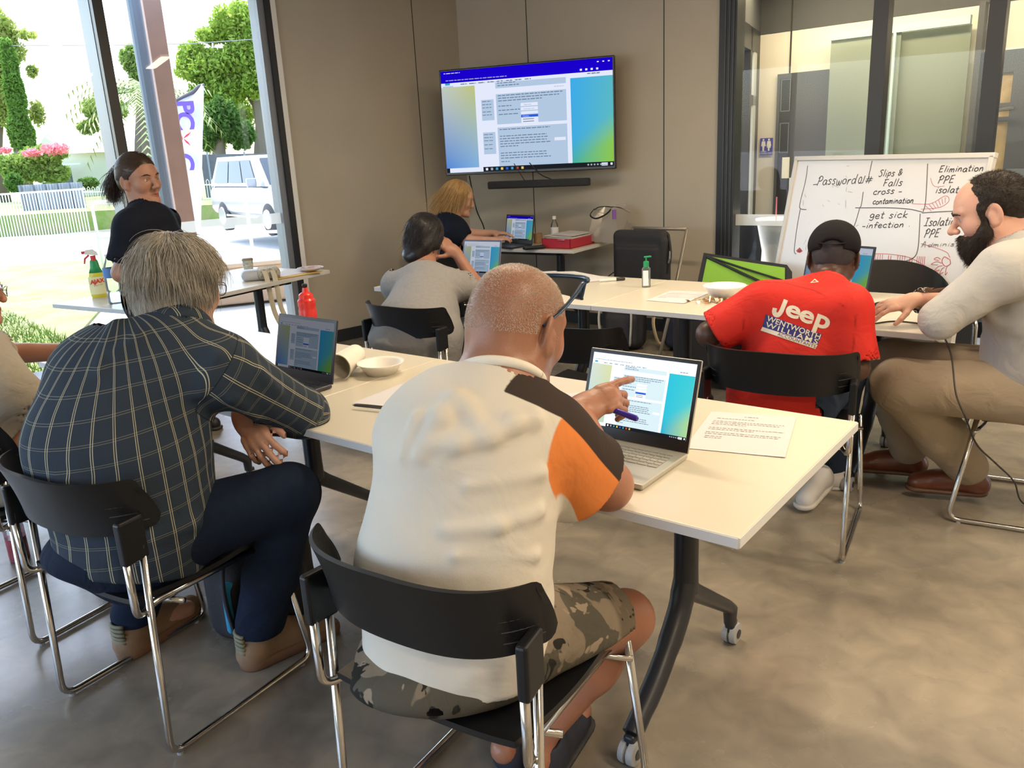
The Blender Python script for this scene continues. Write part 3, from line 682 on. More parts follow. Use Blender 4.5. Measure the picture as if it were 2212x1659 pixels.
for (xa, ya, xb, yb, r_) in ((402, 299, 417, 286, 7), (402, 300, 416, 314, 7), (400, 300, 392, 288, 6), (400, 300, 391, 312, 6)):
    a, b = A(xa, ya)+V(0, -.09, 0), A(xb, yb)+V(0, -.09, 0); mb.tube([a, (a+b)/2, b], [.008, r_*px, .01], 8, flat=.2)
mb.build('star_burst', mat('flag_red', (.75, .04, .06), .7), fl)
# timber power line
mb = MB(); mb.tube([atY(-50, 99, 40), atY(230, 98, 40), atY(400, 95, 40), atY(620, 80, 40)], .02, 6); tag(mb.build('power_line', mat('wire', (.25, .25, .26), .6)), 'thin overhead power line above the house and trees', 'cable')
# fence of hooped pickets, corrugated fence, dark mesh fence
def hoop_fence(x0, x1, ytop, ybot, Y, name, label, lean=0):
    f = thing(name, label, 'fence', (0, 0, 0)); a = atY(x0, ytop, Y); b = atY(x1, ytop+lean, Y); L = np.linalg.norm(b-a); n = int(L/.16); zb = FG; mb = MB()
    d = (b-a)/n
    for i in range(n):
        p = a+d*i; q = p+d*.55; mb.tube([V(p[0], p[1], zb), p, (p+q)/2+V(0, 0, .06), q, V(q[0], q[1], zb)], .012, 4, cap=False)
    o = mb.build('pickets', mat('picket_cream', (.66, .62, .46), .6), f); mb = MB()
    for fz in (.18, .82): mb.tube([V(a[0], a[1], zb+(a[2]-zb)*fz), V(b[0], b[1], zb+(b[2]-zb)*fz)], .02, 4)
    mb.build('rail', M['white'], f)
hoop_fence(178, 300, 407, 446, 30, 'picket_fence', 'cream hooped picket fence behind the standing woman')
hoop_fence(434, 512, 391, 436, 30, 'picket_fence', 'cream hooped picket fence left of the parked car')
f = thing('rail_fence', 'low white rail fence along the far footpath', 'fence', (0, 0, 0)); mb = MB()
a, b = atY(-60, 424, 26), atY(183, 408, 26); zb = -.52; n = 38
for i in range(n): p = a+(b-a)*i/n; mb.tube([p, V(p[0], p[1], zb)], .016, 4)
mb.build('pickets', M['white'], f); mb = MB(); mb.tube([a, b], .03, 6); mb.tube([V(a[0], a[1], zb+.1), V(b[0], b[1], zb+.1)], .02, 6); mb.build('rail', M['white'], f)
cf = thing('corrugated_fence', 'grey corrugated metal fence panels in front of the pale house', 'fence', (0, 0, 0)); a, b = atY(45, 400, 31), atY(176, 393, 31); zb = FG; mb = MB(); n = 80
rows = [[a+(b-a)*i/n+V(0, .05*math.sin(i*1.6), 0) for i in range(n+1)], [V(*(a+(b-a)*i/n)[:2], zb)+V(0, .05*math.sin(i*1.6), 0) for i in range(n+1)]]
mb.grid(rows); mb.build('sheeting', mat('zinc', (.42, .43, .46), .5), cf); mb = MB()
for i in range(6): p = a+(b-a)*i/5+V(0, -.1, 0); mb.box(V(p[0], p[1], (p[2]+zb)/2), (.08, .08, p[2]-zb))
mb.build('posts', mat('zinc_post', (.20, .21, .24), .5), cf); cf.children[-1]['kind'] = 'stuff'
mf = thing('mesh_fence', 'dark shade cloth fence on steel posts behind the parked car', 'fence', (0, 0, 0)); a, b = atY(432, 334, 34), atY(640, 330, 34); zb = FG; mb = MB(); mb.quad(a, b, V(b[0], b[1], zb), V(a[0], a[1], zb)); mb.build('shade_cloth', mat('shade_cloth', (.13, .13, .14), .9, var=.1), mf)
for x in (447, 527, 585):
    mb = MB(); q_ = atY(x, 328, 33.8); mb.tube([q_, V(q_[0], q_[1], FG)], .04, 6); mb.build('post', M['alu'], mf)
# house
hs_ = thing('house', 'pale weatherboard house with white metal roof beyond the street', 'house', (0, 0, 0)); HY = 46
def hq(x, y, Y=HY): return atY(x, y, Y)
mb = MB(); zb = FG; P1, P2 = hq(152, 332), hq(300, 328); P3 = hq(90, 330, HY+8)
mb.prism([(0, 0), (1, 0), (1, 1), (0, 1)], V(P1[0], P1[1], zb), V(P2[0]-P1[0], 0, 0), V(0, 0, P1[2]-zb), .3)
G1, G2, G3 = hq(74, 330), hq(152, 330), hq(88, 288)
mb.add([V(G1[0], G1[1], zb), V(G2[0], G2[1], zb), G2, hq(100, 288), G1], [(0, 1, 2, 3, 4)]); mb.build('wall', mat('weatherboard', (.62, .62, .50), .7), hs_)
mb = MB(); mb.add([hq(150, 330, HY-1), hq(330, 326, HY-1), hq(300, 282, HY+7), hq(88, 288, HY+7)], [(0, 1, 2, 3)]); mb.add([hq(150, 333, HY-1), hq(88, 290, HY-1), hq(90, 284, HY-1), hq(152, 327, HY-1)], [(0, 1, 2, 3)]); mb.build('roof', mat('white_metal_roof', (.82, .82, .80), .5), hs_)
for x0, y0, x1, y1 in ((130, 372, 156, 392),):
    mb = MB(); mb.box((hq(x0, y0, HY-1)+hq(x1, y1, HY-1))/2, (abs(hq(x1, y1)[0]-hq(x0, y0)[0]), .2, .9)); mb.build('window', mat('dark_house_glass', (.08, .11, .16), .2), hs_)
mb = MB(); mb.box((hq(146, 355, HY-1.6)), (1.4, .9, .08), rz=.2); mb.build('awning', M['white'], hs_)
# trees
def leaves(parent, name, blobs, n, size, col1, col2, seed, Y=None, droop=0):
    g = np.random.default_rng(seed); pos = []; tot = sum(b[3]*b[4] for b in blobs)
    for (x, y, Yd, rx, ry) in blobs:
        c = atY(x, y, Yd); k = Yd/1770; m_ = int(n*rx*ry/tot); q = g.normal(size=(m_, 3)); q /= np.linalg.norm(q, axis=1)[:, None]; q *= (g.random(m_)**.45)[:, None]
        q[:, 2] += .12*np.sin(q[:, 0]*9+seed)
        pos.append(c+q*V(rx*k, rx*k*.8, ry*k))
    Pp = np.concatenate(pos); n_ = len(Pp); a = g.normal(size=(n_, 3)); a[:, 2] -= droop; a /= np.linalg.norm(a, axis=1)[:, None]; b = g.normal(size=(n_, 3)); b -= a*(a*b).sum(1)[:, None]; b /= np.linalg.norm(b, axis=1)[:, None]
    s = size*(.6+.8*g.random(n_))[:, None]; vv = np.stack([Pp-a*s, Pp+b*s*.45, Pp+a*s, Pp-b*s*.45], 1).reshape(-1, 3)
    m = bpy.data.materials.new(name+'_leaf'); m.use_nodes = True; nn = m.node_tree; nn.nodes.clear(); o = nn.nodes.new('ShaderNodeOutputMaterial'); at = attr_node(nn, 'hv')
    c = mix_node(nn, at.outputs['Fac'], col1, col2); d = nn.nodes.new('ShaderNodeBsdfDiffuse'); t = nn.nodes.new('ShaderNodeBsdfTranslucent'); nn.links.new(c, d.inputs[0]); nn.links.new(c, t.inputs[0])
    x = nn.nodes.new('ShaderNodeMixShader'); x.inputs[0].default_value = .45; nn.links.new(d.outputs[0], x.inputs[1]); nn.links.new(t.outputs[0], x.inputs[2]); nn.links.new(x.outputs[0], o.inputs[0])
    return raw_obj('foliage', vv, np.arange(4*n_).reshape(-1, 4), m, parent, smooth=False, vattr={'hv': np.repeat(g.random(n_), 4)})
def trunk(parent, pts, rs, Y):
    P_ = [atY(x, y, Y) for x, y in pts]; P_ = ([V(P_[0][0], P_[0][1], FG-.02)]+P_) if rs[0] >= .2 or len(rs) < 3 else P_; rs = ([rs[0]*1.1]+list(rs)) if len(P_) > len(rs) else rs
    mb = MB(); mb.tube(P_, rs, 8); mb.build('trunk', mat('bark', (.16, .12, .09), .9), parent, smooth=True)
t = thing('tree', 'large bright green feathery tree behind the flag and the car', 'tree', (0, 0, 0))
leaves(t, 'a', [(520, 45, 44, 62, 36), (470, 75, 44, 45, 18), (545, 90, 44, 55, 35), (510, 130, 44, 65, 30), (440, 150, 44, 60, 28), (560, 170, 44, 50, 40), (470, 200, 44, 60, 40), (420, 120, 44, 35, 28), (500, 250, 46, 50, 45), (590, 240, 46, 30, 60), (460, 280, 46, 40, 40)], 26000, .13, (.20, .33, .04), (.42, .52, .12), 1)
trunk(t, [(572, 345), (570, 270), (556, 225), (530, 190), (505, 160)], [.6, .45, .3, .18, .08], 45)
trunk(t, [(570, 270), (590, 220), (600, 170), (590, 120)], [.35, .25, .15, .06], 45)
t = thing('tree', 'darker round green tree beneath the feathery tree', 'tree', (0, 0, 0))
leaves(t, 'b', [(480, 260, 40, 38, 45), (455, 300, 40, 28, 25), (520, 290, 40, 30, 30)], 9000, .12, (.06, .14, .03), (.16, .26, .07), 2)
trunk(t, [(473, 345), (474, 300), (478, 270)], [.35, .25, .12], 40)
t = thing('palm_tree', 'drooping palm beside the window mullion', 'tree', (0, 0, 0)); mb = MB(); g = np.random.default_rng(4); c = atY(310, 205, 34)
for i in range(34):
    a = g.uniform(0, 6.28); e = g.uniform(-.2, 1.2); L = g.uniform(1.6, 3.0); hd = V(math.cos(a), math.sin(a), 0); pts = [c+hd*L*u*math.cos(e*(1-u))+V(0, 0, math.sin(e)*L*u-1.5*u*u*L*.55) for u in np.linspace(0, 1, 9)]
    for j in range(1, 9):
        p = pts[j]; tt = unit(pts[j]-pts[j-1]); sd = unit(np.cross(tt, ZZ)+1e-6)
        for s in (-1, 1):
            for k in (0, .5):
                q = p-(pts[j]-pts[j-1])*k; mb.add([q, q+tt*.10, q+sd*s*.38+tt*.22+V(0, 0, -.22)], [(0, 1, 2)])
mb.build('fronds', mat('frond', (.28, .35, .12), .7, var=.25, vscale=2), t); trunk(t, [(318, 345), (314, 280), (310, 205)], [.2, .18, .16], 34)
t = thing('tree', 'leafy tree between the mullion and the veranda post', 'tree', (0, 0, 0))
leaves(t, 'c', [(290, 130, 44, 28, 30), (310, 170, 44, 28, 40), (225, 235, 44, 45, 30), (190, 275, 44, 22, 14)], 8000, .12, (.14, .26, .05), (.36, .44, .14), 3)
trunk(t, [(300, 340), (300, 180)], [.25, .1], 44)
t = thing('tree', 'tall dense column shaped tree at the left edge of the window', 'tree', (0, 0, 0))
leaves(t, 'd', [(45, 285, 40, 26, 50), (32, 200, 40, 20, 60), (20, 130, 40, 16, 40)], 14000, .10, (.10, .22, .03), (.22, .36, .08), 4)
trunk(t, [(45, 345), (35, 200)], [.3, .1], 40)
t = thing('tree', 'loose yellow green tree at the far left of the window', 'tree', (0, 0, 0))
leaves(t, 'e', [(0, 60, 42, 30, 30), (50, 75, 42, 25, 10), (10, 110, 42, 40, 30), (0, 200, 42, 40, 70), (70, 155, 42, 12, 12), (80, 245, 42, 16, 25), (-30, 150, 42, 50, 90)], 10000, .13, (.26, .34, .06), (.46, .50, .16), 5)
trunk(t, [(-10, 345), (0, 200), (5, 120)], [.3, .2, .06], 42)
t = thing('shrub', 'flowering pink shrub over the corrugated fence', 'shrub', (0, 0, 0))
leaves(t, 'f', [(85, 345, 36, 45, 28), (110, 375, 36, 40, 22), (60, 370, 36, 30, 22), (30, 360, 36, 35, 25), (130, 330, 36, 18, 12)], 9000, .09, (.16, .28, .05), (.34, .44, .12), 6)
fl2 = leaves(t, 'g', [(120, 322, 35, 30, 12), (70, 330, 35, 20, 8), (10, 325, 35, 16, 6)], 900, .08, (.75, .20, .26), (.85, .40, .42), 7); fl2.name = 'blossom'
t = thing('shrub', 'small dark green shrub by the house wall', 'shrub', (0, 0, 0)); leaves(t, 'h', [(190, 396, 40, 22, 12), (30, 395, 34, 18, 20)], 2500, .09, (.08, .18, .03), (.18, .30, .08), 8)
# parking sign
ps = thing('parking_sign', 'yellow and white parking sign on a pole behind the car', 'sign', (0, 0, 0)); mb = MB()
mb.box((atY(598, 290, 28)), (.34, .02, .28)); mb.build('yellow_plate', mat('sign_yellow', (.85, .75, .03), .5), ps); mb = MB(); mb.box(atY(600, 316, 28), (.34, .02, .46)); mb.build('white_plate', M['white'], ps)
mb = MB(); put_text(mb, '8-9', atY(600, 307, 27.9), (1, 0, 0), (0, 0, 1), .2); put_text(mb, '2½-4', atY(600, 317, 27.9), (1, 0, 0), (0, 0, 1), .17); mb.build('lettering', M['ink'], ps)
mb = MB(); q_ = atY(603, 332, 28.1); mb.tube([q_, V(q_[0], q_[1], FG-.4)], .03, 6); mb.build('pole', M['alu'], ps)
# parked four wheel drive
def car():
    o = thing('car', 'silver four wheel drive parked outside the corner window', 'car', (0, 0, 0)); C0 = atY(640, 492, 21.5); gz = C0[2]
    c0 = V(C0[0]-.25, 21.2, gz); th = R(-52); F_ = V(math.cos(th), math.sin(th), 0); S_ = V(-F_[1], F_[0], 0)   # F forward (towards viewer right), S car left
    pt_ = lambda f, s, z: c0+F_*f+S_*s+V(0, 0, z)
    silver = mat('silver_paint', (.34, .35, .37), .3, .4, coat=.5); dk = mat('car_glass', (.02, .04, .06), .25, spec=.25); ty = mat('tyre', (.03, .03, .03), .8)
    secs = [(-2.40, .62, .98, .80), (-2.36, .45, 1.12, .90), (-1.9, .42, 1.14, .95), (.9, .42, 1.14, .96), (1.0, .42, 1.14, .96), (2.0, .45, 1.08, .93), (2.3, .45, .98, .86), (2.42, .50, .80, .78)]
    rows = []
    for f, z0, z1, hw in secs:
        ring = []
        for s, z in ((-hw*.92, z0), (-hw, z0+.12), (-hw, (z0+z1)/2), (-hw*.97, z1-.10), (-hw*.86, z1), (hw*.86, z1), (hw*.97, z1-.10), (hw, (z0+z1)/2), (hw, z0+.12), (hw*.92, z0)): ring.append(pt_(f, s, z))
        rows.append(ring)
    mb = MB(); mb.grid(rows, closed=True); mb.add(rows[0], [tuple(range(9, -1, -1))]); mb.add(rows[-1], [tuple(range(10))])
    mb.build('body', silver, o, smooth=True, auto=40)
    cab = [(-2.25, 1.10, .86), (-2.05, 1.78, .70), (-1.6, 1.86, .72), (.3, 1.86, .72), (.55, 1.80, .70), (1.25, 1.12, .82)]; rows = [[pt_(f, -hw, z), pt_(f, -hw*.9, z+.02), pt_(f, 0, z+.035), pt_(f, hw*.9, z+.02), pt_(f, hw, z)] for f, z, hw in cab]
    # cabin as loft of side outline
    mb = MB(); b = [pt_(-2.3, -.88, 1.12), pt_(1.35, -.88, 1.12), pt_(1.35, .88, 1.12), pt_(-2.3, .88, 1.12)]; t_ = [pt_(-2.05, -.70, 1.84), pt_(.45, -.70, 1.84), pt_(.45, .70, 1.84), pt_(-2.05, .70, 1.84)]
    mb.add(b+t_, [(0, 1, 5, 4), (1, 2, 6, 5), (2, 3, 7, 6), (3, 0, 4, 7), (4, 5, 6, 7)]); mb.build('cabin', silver, o)
    def pane(q0, q1, u0, u1, v0, v1, out):   # bilinear patch on a cabin face
        A_, B_, C_, D_ = q0[0], q0[1], q1[1], q1[0]; f_ = lambda u, v: (A_*(1-u)+B_*u)*(1-v)+(D_*(1-u)+C_*u)*v+out
        m2 = MB(); m2.quad(f_(u0, v0), f_(u1, v0), f_(u1, v1), f_(u0, v1)); m2.build('window', dk, o)
    for (u0, u1) in ((.06, .34), (.36, .62), (.64, .86)): pane((b[0], b[1]), (t_[0], t_[1]), u0, u1, .12, .86, -S_*.02)
    pane((b[1], b[2]), (t_[1], t_[2]), .06, .94, .08, .9, F_*.03)
    for f, s in ((-1.45, -.86), (1.45, -.86), (1.45, .80), (-1.45, .80)):
        w_ = MB(); w_.lathe([(.0, -.12), (.30, -.12), (.38, -.08), (.38, .08), (.30, .12), (0, .12)], pt_(f, s, .38), 20, Z=S_); wh = w_.build('wheel', ty, o, smooth=True, auto=40)
        r_ = MB(); r_.lathe([(.0, -.02), (.22, -.02), (.23, .0), (0, .0)], pt_(f, s-.125 if s < 0 else s+.125, .38), 16, Z=S_); r_.build('rim', M['chrome'], wh)
    mb = MB(); mb.box(pt_(2.44, 0, .78), (.05, 1.0, .28), X=F_, Y=S_, Z=ZZ, bev=.02); mb.build('grille', M['blackplastic'], o)
    for s in (-.66, .66):
        mb = MB(); mb.box(pt_(2.34, s, .86), (.18, .34, .2), X=F_, Y=S_, Z=ZZ, bev=.03); mb.build('headlight', mat('lamp_glass', (.75, .78, .8), .1), o)
    mb = MB(); mb.box(pt_(2.5, 0, .5), (.03, .4, .12), X=F_, Y=S_, Z=ZZ); mb.build('number_plate', mat('plate_yellow', (.75, .7, .3), .5), o)
    for s in (-1, 1):
        mb = MB(); mb.box(pt_(.9, s*1.04, 1.22), (.1, .24, .2), X=F_, Y=S_, Z=ZZ, bev=.03); mb.build('wing_mirror', silver, o)
    mb = MB(); mb.box(pt_(0, -1.0, .42), (2.0, .1, .05), X=F_, Y=S_, Z=ZZ, bev=.02); mb.build('side_step', M['chrome'], o)
car()
# outdoor things seen past the hallway window
tag(MB().box((1.2, 12.4, 1.4), (.25, .25, 3.2), rz=.3).build('veranda_post', mat('post_orange', (.50, .26, .14), .6)), 'orange brown post outside the hallway window', 'post')
# ------------------------------------------------------------------ tables
TA = V(math.cos(R(141.7)), math.sin(R(141.7)), 0); TB = V(TA[1], -TA[0], 0)      # along the tables (to the left), across (away from the camera)
def flip_table(label, corner, A, B, L=1.5, Wd=.79, z=.73, caster=True, group='flip top training tables'):
    """corner: near right corner of the top; A runs left, B runs away"""
    c = np.asarray(corner, float); c[2] = 0; ctr = c+A*L/2+B*Wd/2; t = thing('flip_table', label, 'table', tuple(ctr), 0, group); o = lambda m: m
    P = lambda a, b, zz: A*(a-L/2)+B*(b-Wd/2)+V(0, 0, zz)
    mb = MB(); mb.box(P(L/2, Wd/2, z-.0125), (L, Wd, .025), X=-A, Y=B, Z=ZZ, bev=.0025); top = mb.build('tabletop', M['laminate'], t)
    e = MB()
    for q in (((L/2, -.001), (L, .004)), ((L/2, Wd+.001), (L, .004))): e.box(P(*q[0], z-.0125), (q[1][0]-.004, .002, .021), X=-A, Y=B, Z=ZZ)
    for a_ in (-.001, L+.001): e.box(P(a_, Wd/2, z-.0125), (.002, Wd-.004, .021), X=-A, Y=B, Z=ZZ)
    e.build('edge_band', M['edge'], t)
    for a_ in (.30, L-.30):
        m = Wd/2; mb = MB(); mb.tube([P(a_, m, .69), P(a_, m, .40), P(a_, m, .33)], [.032, .032, .034], 16); lg = mb.build('column', M['blackmetal'], t, smooth=True, auto=50)
        mb = MB(); mb.tube(catmull([P(a_, m, .36), P(a_, m-.05, .27), P(a_, m-.16, .16), P(a_, m-.29, .075)], 5), [.033]*3+[.031]*5+[.028]*5+[.026]*3, 14); mb.build('leg', M['blackmetal'], t, smooth=True, auto=60)
        mb = MB(); mb.tube([P(a_, m+.0, .34), P(a_, m+.05, .30), P(a_, m+.27, .145), P(a_, m+.30, .12), P(a_, m+.30, .07)], [.03, .026, .021, .022, .018], 12); mb.build('leg', M['blackmetal'], t, smooth=True, auto=60)
        mb = MB(); mb.box(P(a_, m, .697), (.09, Wd*.62, .025), X=-A, Y=B, Z=ZZ, bev=.008); mb.box(P(a_, m, .675), (.12, .14, .05), X=-A, Y=B, Z=ZZ, bev=.01); mb.build('bracket', M['blackmetal'], t)
        for s_, b_ in ((-1, m-.30), (1, m+.315)):
            mb = MB(); w_ = P(a_, b_, .033); mb.lathe([(.018, -.022), (.031, -.020), (.033, -.012), (.033, -.004), (.024, -.003), (.024, .003), (.033, .004), (.033, .012), (.031, .020), (.018, .022)], w_, 20, Z=A)
            cs = mb.build('caster', M['rubber'], t, smooth=True, auto=40); mb = MB(); mb.lathe([(.0, -.024), (.014, -.024), (.014, .024), (0, .024)], w_, 14, Z=A); mb.box(P(a_, b_-.006*s_, .06), (.03, .035, .045), X=-A, Y=B, Z=ZZ, bev=.008); mb.build('caster_fork', M['blackmetal'], cs)
    for a_, b_ in ((.10, .10), (.10, Wd-.1), (L-.1, .1), (L-.1, Wd-.1)):
        mb = MB(); mb.lathe([(.0, -.012), (.028, -.012), (.034, -.004), (.034, 0), (0, 0)], P(a_, b_, z-.026), 16); mb.build('stacking_pad', M['blackplastic'], t)
    mb = MB(); mb.box(P(L/2, .16, z-.045), (L-.5, .03, .035), X=-A, Y=B, Z=ZZ); mb.build('beam', M['blackmetal'], t)
    mb = MB(); mb.box(P(.36, .05, z-.035), (.05, .03, .018), X=-A, Y=B, Z=ZZ, bev=.003); mb.build('release_lever', M['blackplastic'], t)
    return t
NR = V(.420, 1.425, 0); MR = V(1.575, 2.945, 0); TR_ = V(.50, 6.05, 0)
flip_table('white flip table in the foreground with the pale laptop and printed sheet', NR, TA, TB)
flip_table('white flip table in front of the man in the plaid shirt', NR+TA*1.503, TA, TB)
flip_table('white flip table in front of the man in the red shirt', MR, TA, TB, Wd=.80)
flip_table('white flip table in front of the woman in the grey t-shirt', MR+TA*1.503, TA, TB, Wd=.80)
TVA = V(math.cos(R(146)), math.sin(R(146)), 0); TVB = V(TVA[1], -TVA[0], 0)
flip_table('white table under the wall screen holding the red box', TR_, TVA, TVB, L=1.5, Wd=.66)
WTB = V(math.cos(R(149)), math.sin(R(149)), 0); WTA = V(WTB[1], -WTB[0], 0)
WC = V(-1.217, 5.675, 0)-WTA*1.50    # near corner of the window table
flip_table('white table along the window with coffee cup and spray bottle', V(WC[0], WC[1], 0)+WTA*1.5, -WTA, WTB, L=1.5, Wd=.80)
# ------------------------------------------------------------------ chairs
def make_chair(label, group='black shell chairs on chrome sled frames'):
    t = thing('stacking_chair', label, 'chair', (0, 0, 0), 0, group)
    # seat shell
    mb = MB(); rows_t, rows_b = [], []
    for y in np.linspace(-.20, .25, 12):
        u = (y+.20)/.45; zc = .445-.012*math.sin(math.pi*min(1, u*1.1))-(.028*max(0, (u-.85)/.15)**2)-.0*u; hw = .215+.012*math.sin(math.pi*u)
        row = []
        for x in np.linspace(-1, 1, 13): row.append(V(x*hw, y, zc+.012*abs(x)**3))
        rows_t.append(row); rows_b.append([p-V(0, 0, .014) for p in row])
    mb.grid([r[::-1] for r in rows_t]); mb.grid(rows_b)
    for r1, r2 in ((rows_t[0], rows_b[0]), (rows_b[-1], rows_t[-1])): mb.grid([r1, r2])
    mb.grid([[r[0] for r in rows_b], [r[0] for r in rows_t]]); mb.grid([[r[-1] for r in rows_t], [r[-1] for r in rows_b]]); mb.build('seat', M['blackplastic'], t, smooth=True, auto=40)
    # curved back shell
    mb = MB(); F1, F2 = [], []
    for v in np.linspace(0, 1, 9):
        r1, r2 = [], []
        for u in np.sign(np.linspace(-1, 1, 41))*(1-(1-np.abs(np.linspace(-1, 1, 41)))**1.35):
            au = abs(u); x = .258*math.sin(u*1.22)/math.sin(1.22); y = -.255+.125*au**2.6
            zt = .775-.004*au; zb = .618+.035*(1-math.cos(au*1.5))*.5
            if au > .92: k = (au-.92)/.08; q_ = 1-math.sqrt(max(0, 1-k*k)); zt -= .026*q_; zb += .026*q_
            z = zb+(zt-zb)*v; rk = -.035*(v-.5)-.02*(v-.35)**2
            n_ = unit(V(.5*u*au, 1, 0)); p = V(x, y+rk-.01*0, z); r1.append(p-n_*.006); r2.append(p+n_*.006)
        F1.append(r1); F2.append(r2)
    mb.grid(F1); mb.grid([r[::-1] for r in F2]); 
    for k, rv in ((0, 0), (-1, 1)): mb.grid([F2[k], F1[k]] if rv == 0 else [F1[k], F2[k]])
    for k, rv in ((0, 0), (-1, 1)): mb.grid([[r[k] for r in F1], [r[k] for r in F2]] if rv == 0 else [[r[k] for r in F2], [r[k] for r in F1]])
    b = mb.build('backrest', M['blackplastic'], t, smooth=True, auto=50)
    mb = MB()
    for s in (-1, 1):
        for i in range(5):
            z = .650+.024*i; uu = [s*q for q in np.linspace(.70, .97, 8)]
            for k_ in range(7):
                P_ = []
                for u in (uu[k_], uu[k_+1]):
                    au = abs(u); x = .258*math.sin(u*1.22)/math.sin(1.22); y = -.255+.125*au**2.6; v = (z-.625)/.15; rk = -.035*(v-.5)-.02*(v-.35)**2; n_ = unit(V(.5*u*au, 1, 0)); P_.append(V(x, y+rk, z+.004*au)-n_*.0075)
                mb.quad(P_[0], P_[1], P_[1]+V(0, 0, .0022), P_[0]+V(0, 0, .0022))
    mb.build('groove', mat('chair_groove', (.06, .062, .066), .5), b)
    for s in (-1, 1):
        mb = MB(); mb.box((s*.250, -.190, .622), (.024, .072, .112), bev=.007, X=unit(V(1, s*.12, 0)), Y=unit(V(-s*.12, 1, 0)), Z=ZZ); mb.build('sleeve', M['blackplastic'], t)
        mb = MB(); x = s*.250
        path = arc_pts([(x, -.168, .60), (x, -.195, .012), (x, .30, .012), (x*.93, .235, .425)], .045, 6); mb.tube(path, .0095, 12); mb.build('leg', M['chrome'], t, smooth=True)
        mb = MB(); mb.tube(arc_pts([(x, -.213, .60), (x, -.213, .42), (x*.88, -.15, .425), (x*.84, .22, .415)], .035, 6), .0095, 12); mb.build('seat_tube', M['chrome'], t, smooth=True)
        for y in (-.17, .26):
            mb = MB(); mb.lathe([(.0, 0), (.009, 0), (.009, .008), (0, .008)], (x, y, 0), 10); mb.build('glide', M['rubber'], t)
    for y, z in ((.22, .37), (-.10, .40)):
        mb = MB(); mb.tube(arc_pts([(-.245, y+.02, z+.0), (-.12, y-.02, z), (.12, y-.02, z), (.245, y+.02, z)], .06, 4), .008, 10); mb.build('crossbar', M['chrome'], t, smooth=True)
    return t
CH0 = make_chair('black shell chair under the bald man in the white t-shirt')
def fdir(a): return V(math.cos(R(a)), math.sin(R(a)), 0)
chair_spots = [
 (-.10, 1.51, 57, None),
 (-1.03, 2.08, 57, 'black shell chair under the man in the plaid shirt'),
 (1.008, 2.88, 60, 'black shell chair under the man in the red shirt'),
 (-.40, 4.10, 52, 'black shell chair under the woman in the grey t-shirt'),
 (.33, 3.46, 55, 'empty black shell chair pushed in between the bald man and the middle tables'),
 (2.04, 2.95, 150, 'black shell chair under the bearded man'),
 (-1.70, 2.62, 60, 'black shell chair at the left edge under the man in glasses'),
 (-2.47, 3.98, 52, 'black shell chair left of the lawn window behind the man in glasses'),
 (-.42, 6.08, 50, 'black shell chair under the blonde woman at the screen table'),
]
for i, (x, y, a, l) in enumerate(chair_spots):
    if i == 0: CH0.location = (x, y, 0); CH0.rotation_euler = (0, 0, R(a-90))
    else: dup(CH0, (x, y, 0), R(a-90), l)
# round backed black chair beyond the right table
def round_chair(x, y, a):
    t = thing('visitor_chair', 'black chair with a wide arched back in front of the whiteboard', 'chair', (x, y, 0), R(a-90))
    mb = MB(); F1, F2 = [], []
    for v in np.linspace(0, 1, 8):
        r1, r2 = [], []
        for u in np.linspace(-1, 1, 29):
            xx = .30*math.sin(u*1.35)/math.sin(1.35); yy = -.26+.22*abs(u)**2.2; zt = .60+.235*math.sqrt(max(0, 1-(abs(u)**2.4)*.98)); zb = .55; z = zb+(zt-zb)*v
            n_ = unit(V(.7*u, 1, 0)); p = V(xx, yy-.03*v, z); r1.append(p-n_*.007); r2.append(p+n_*.007)
        F1.append(r1); F2.append(r2)
    mb.grid(F1); mb.grid([r[::-1] for r in F2]); mb.grid([F1[-1], F2[-1]]); mb.grid([F2[0], F1[0]]); mb.build('backrest', mat('black_gloss_plastic', (.022, .022, .024), .28), t, smooth=True, auto=60)
    mb = MB(); mb.box((0, .0, .45), (.46, .44, .03), bev=.014); mb.build('seat', M['blackplastic'], t)
    for s in (-1, 1):
        mb = MB(); mb.tube(arc_pts([(s*.24, -.14, .60), (s*.26, .25, .64), (s*.26, .27, .012), (s*.26, -.2, .012), (s*.24, -.18, .45)], .06, 6), .011, 12); mb.build('leg', M['chrome'], t, smooth=True)
        mb = MB(); mb.tube(arc_pts([(s*.27, -.05, .655), (s*.27, .2, .655)], .02), .02, 10, flat=.5); mb.build('armrest', M['blackplastic'], t, smooth=True)
    mb = MB(); mb.tube([(-.25, .2, .40), (.25, .2, .40)], .009, 10); mb.build('crossbar', M['chrome'], t)
round_chair(1.86, 3.86, -95)
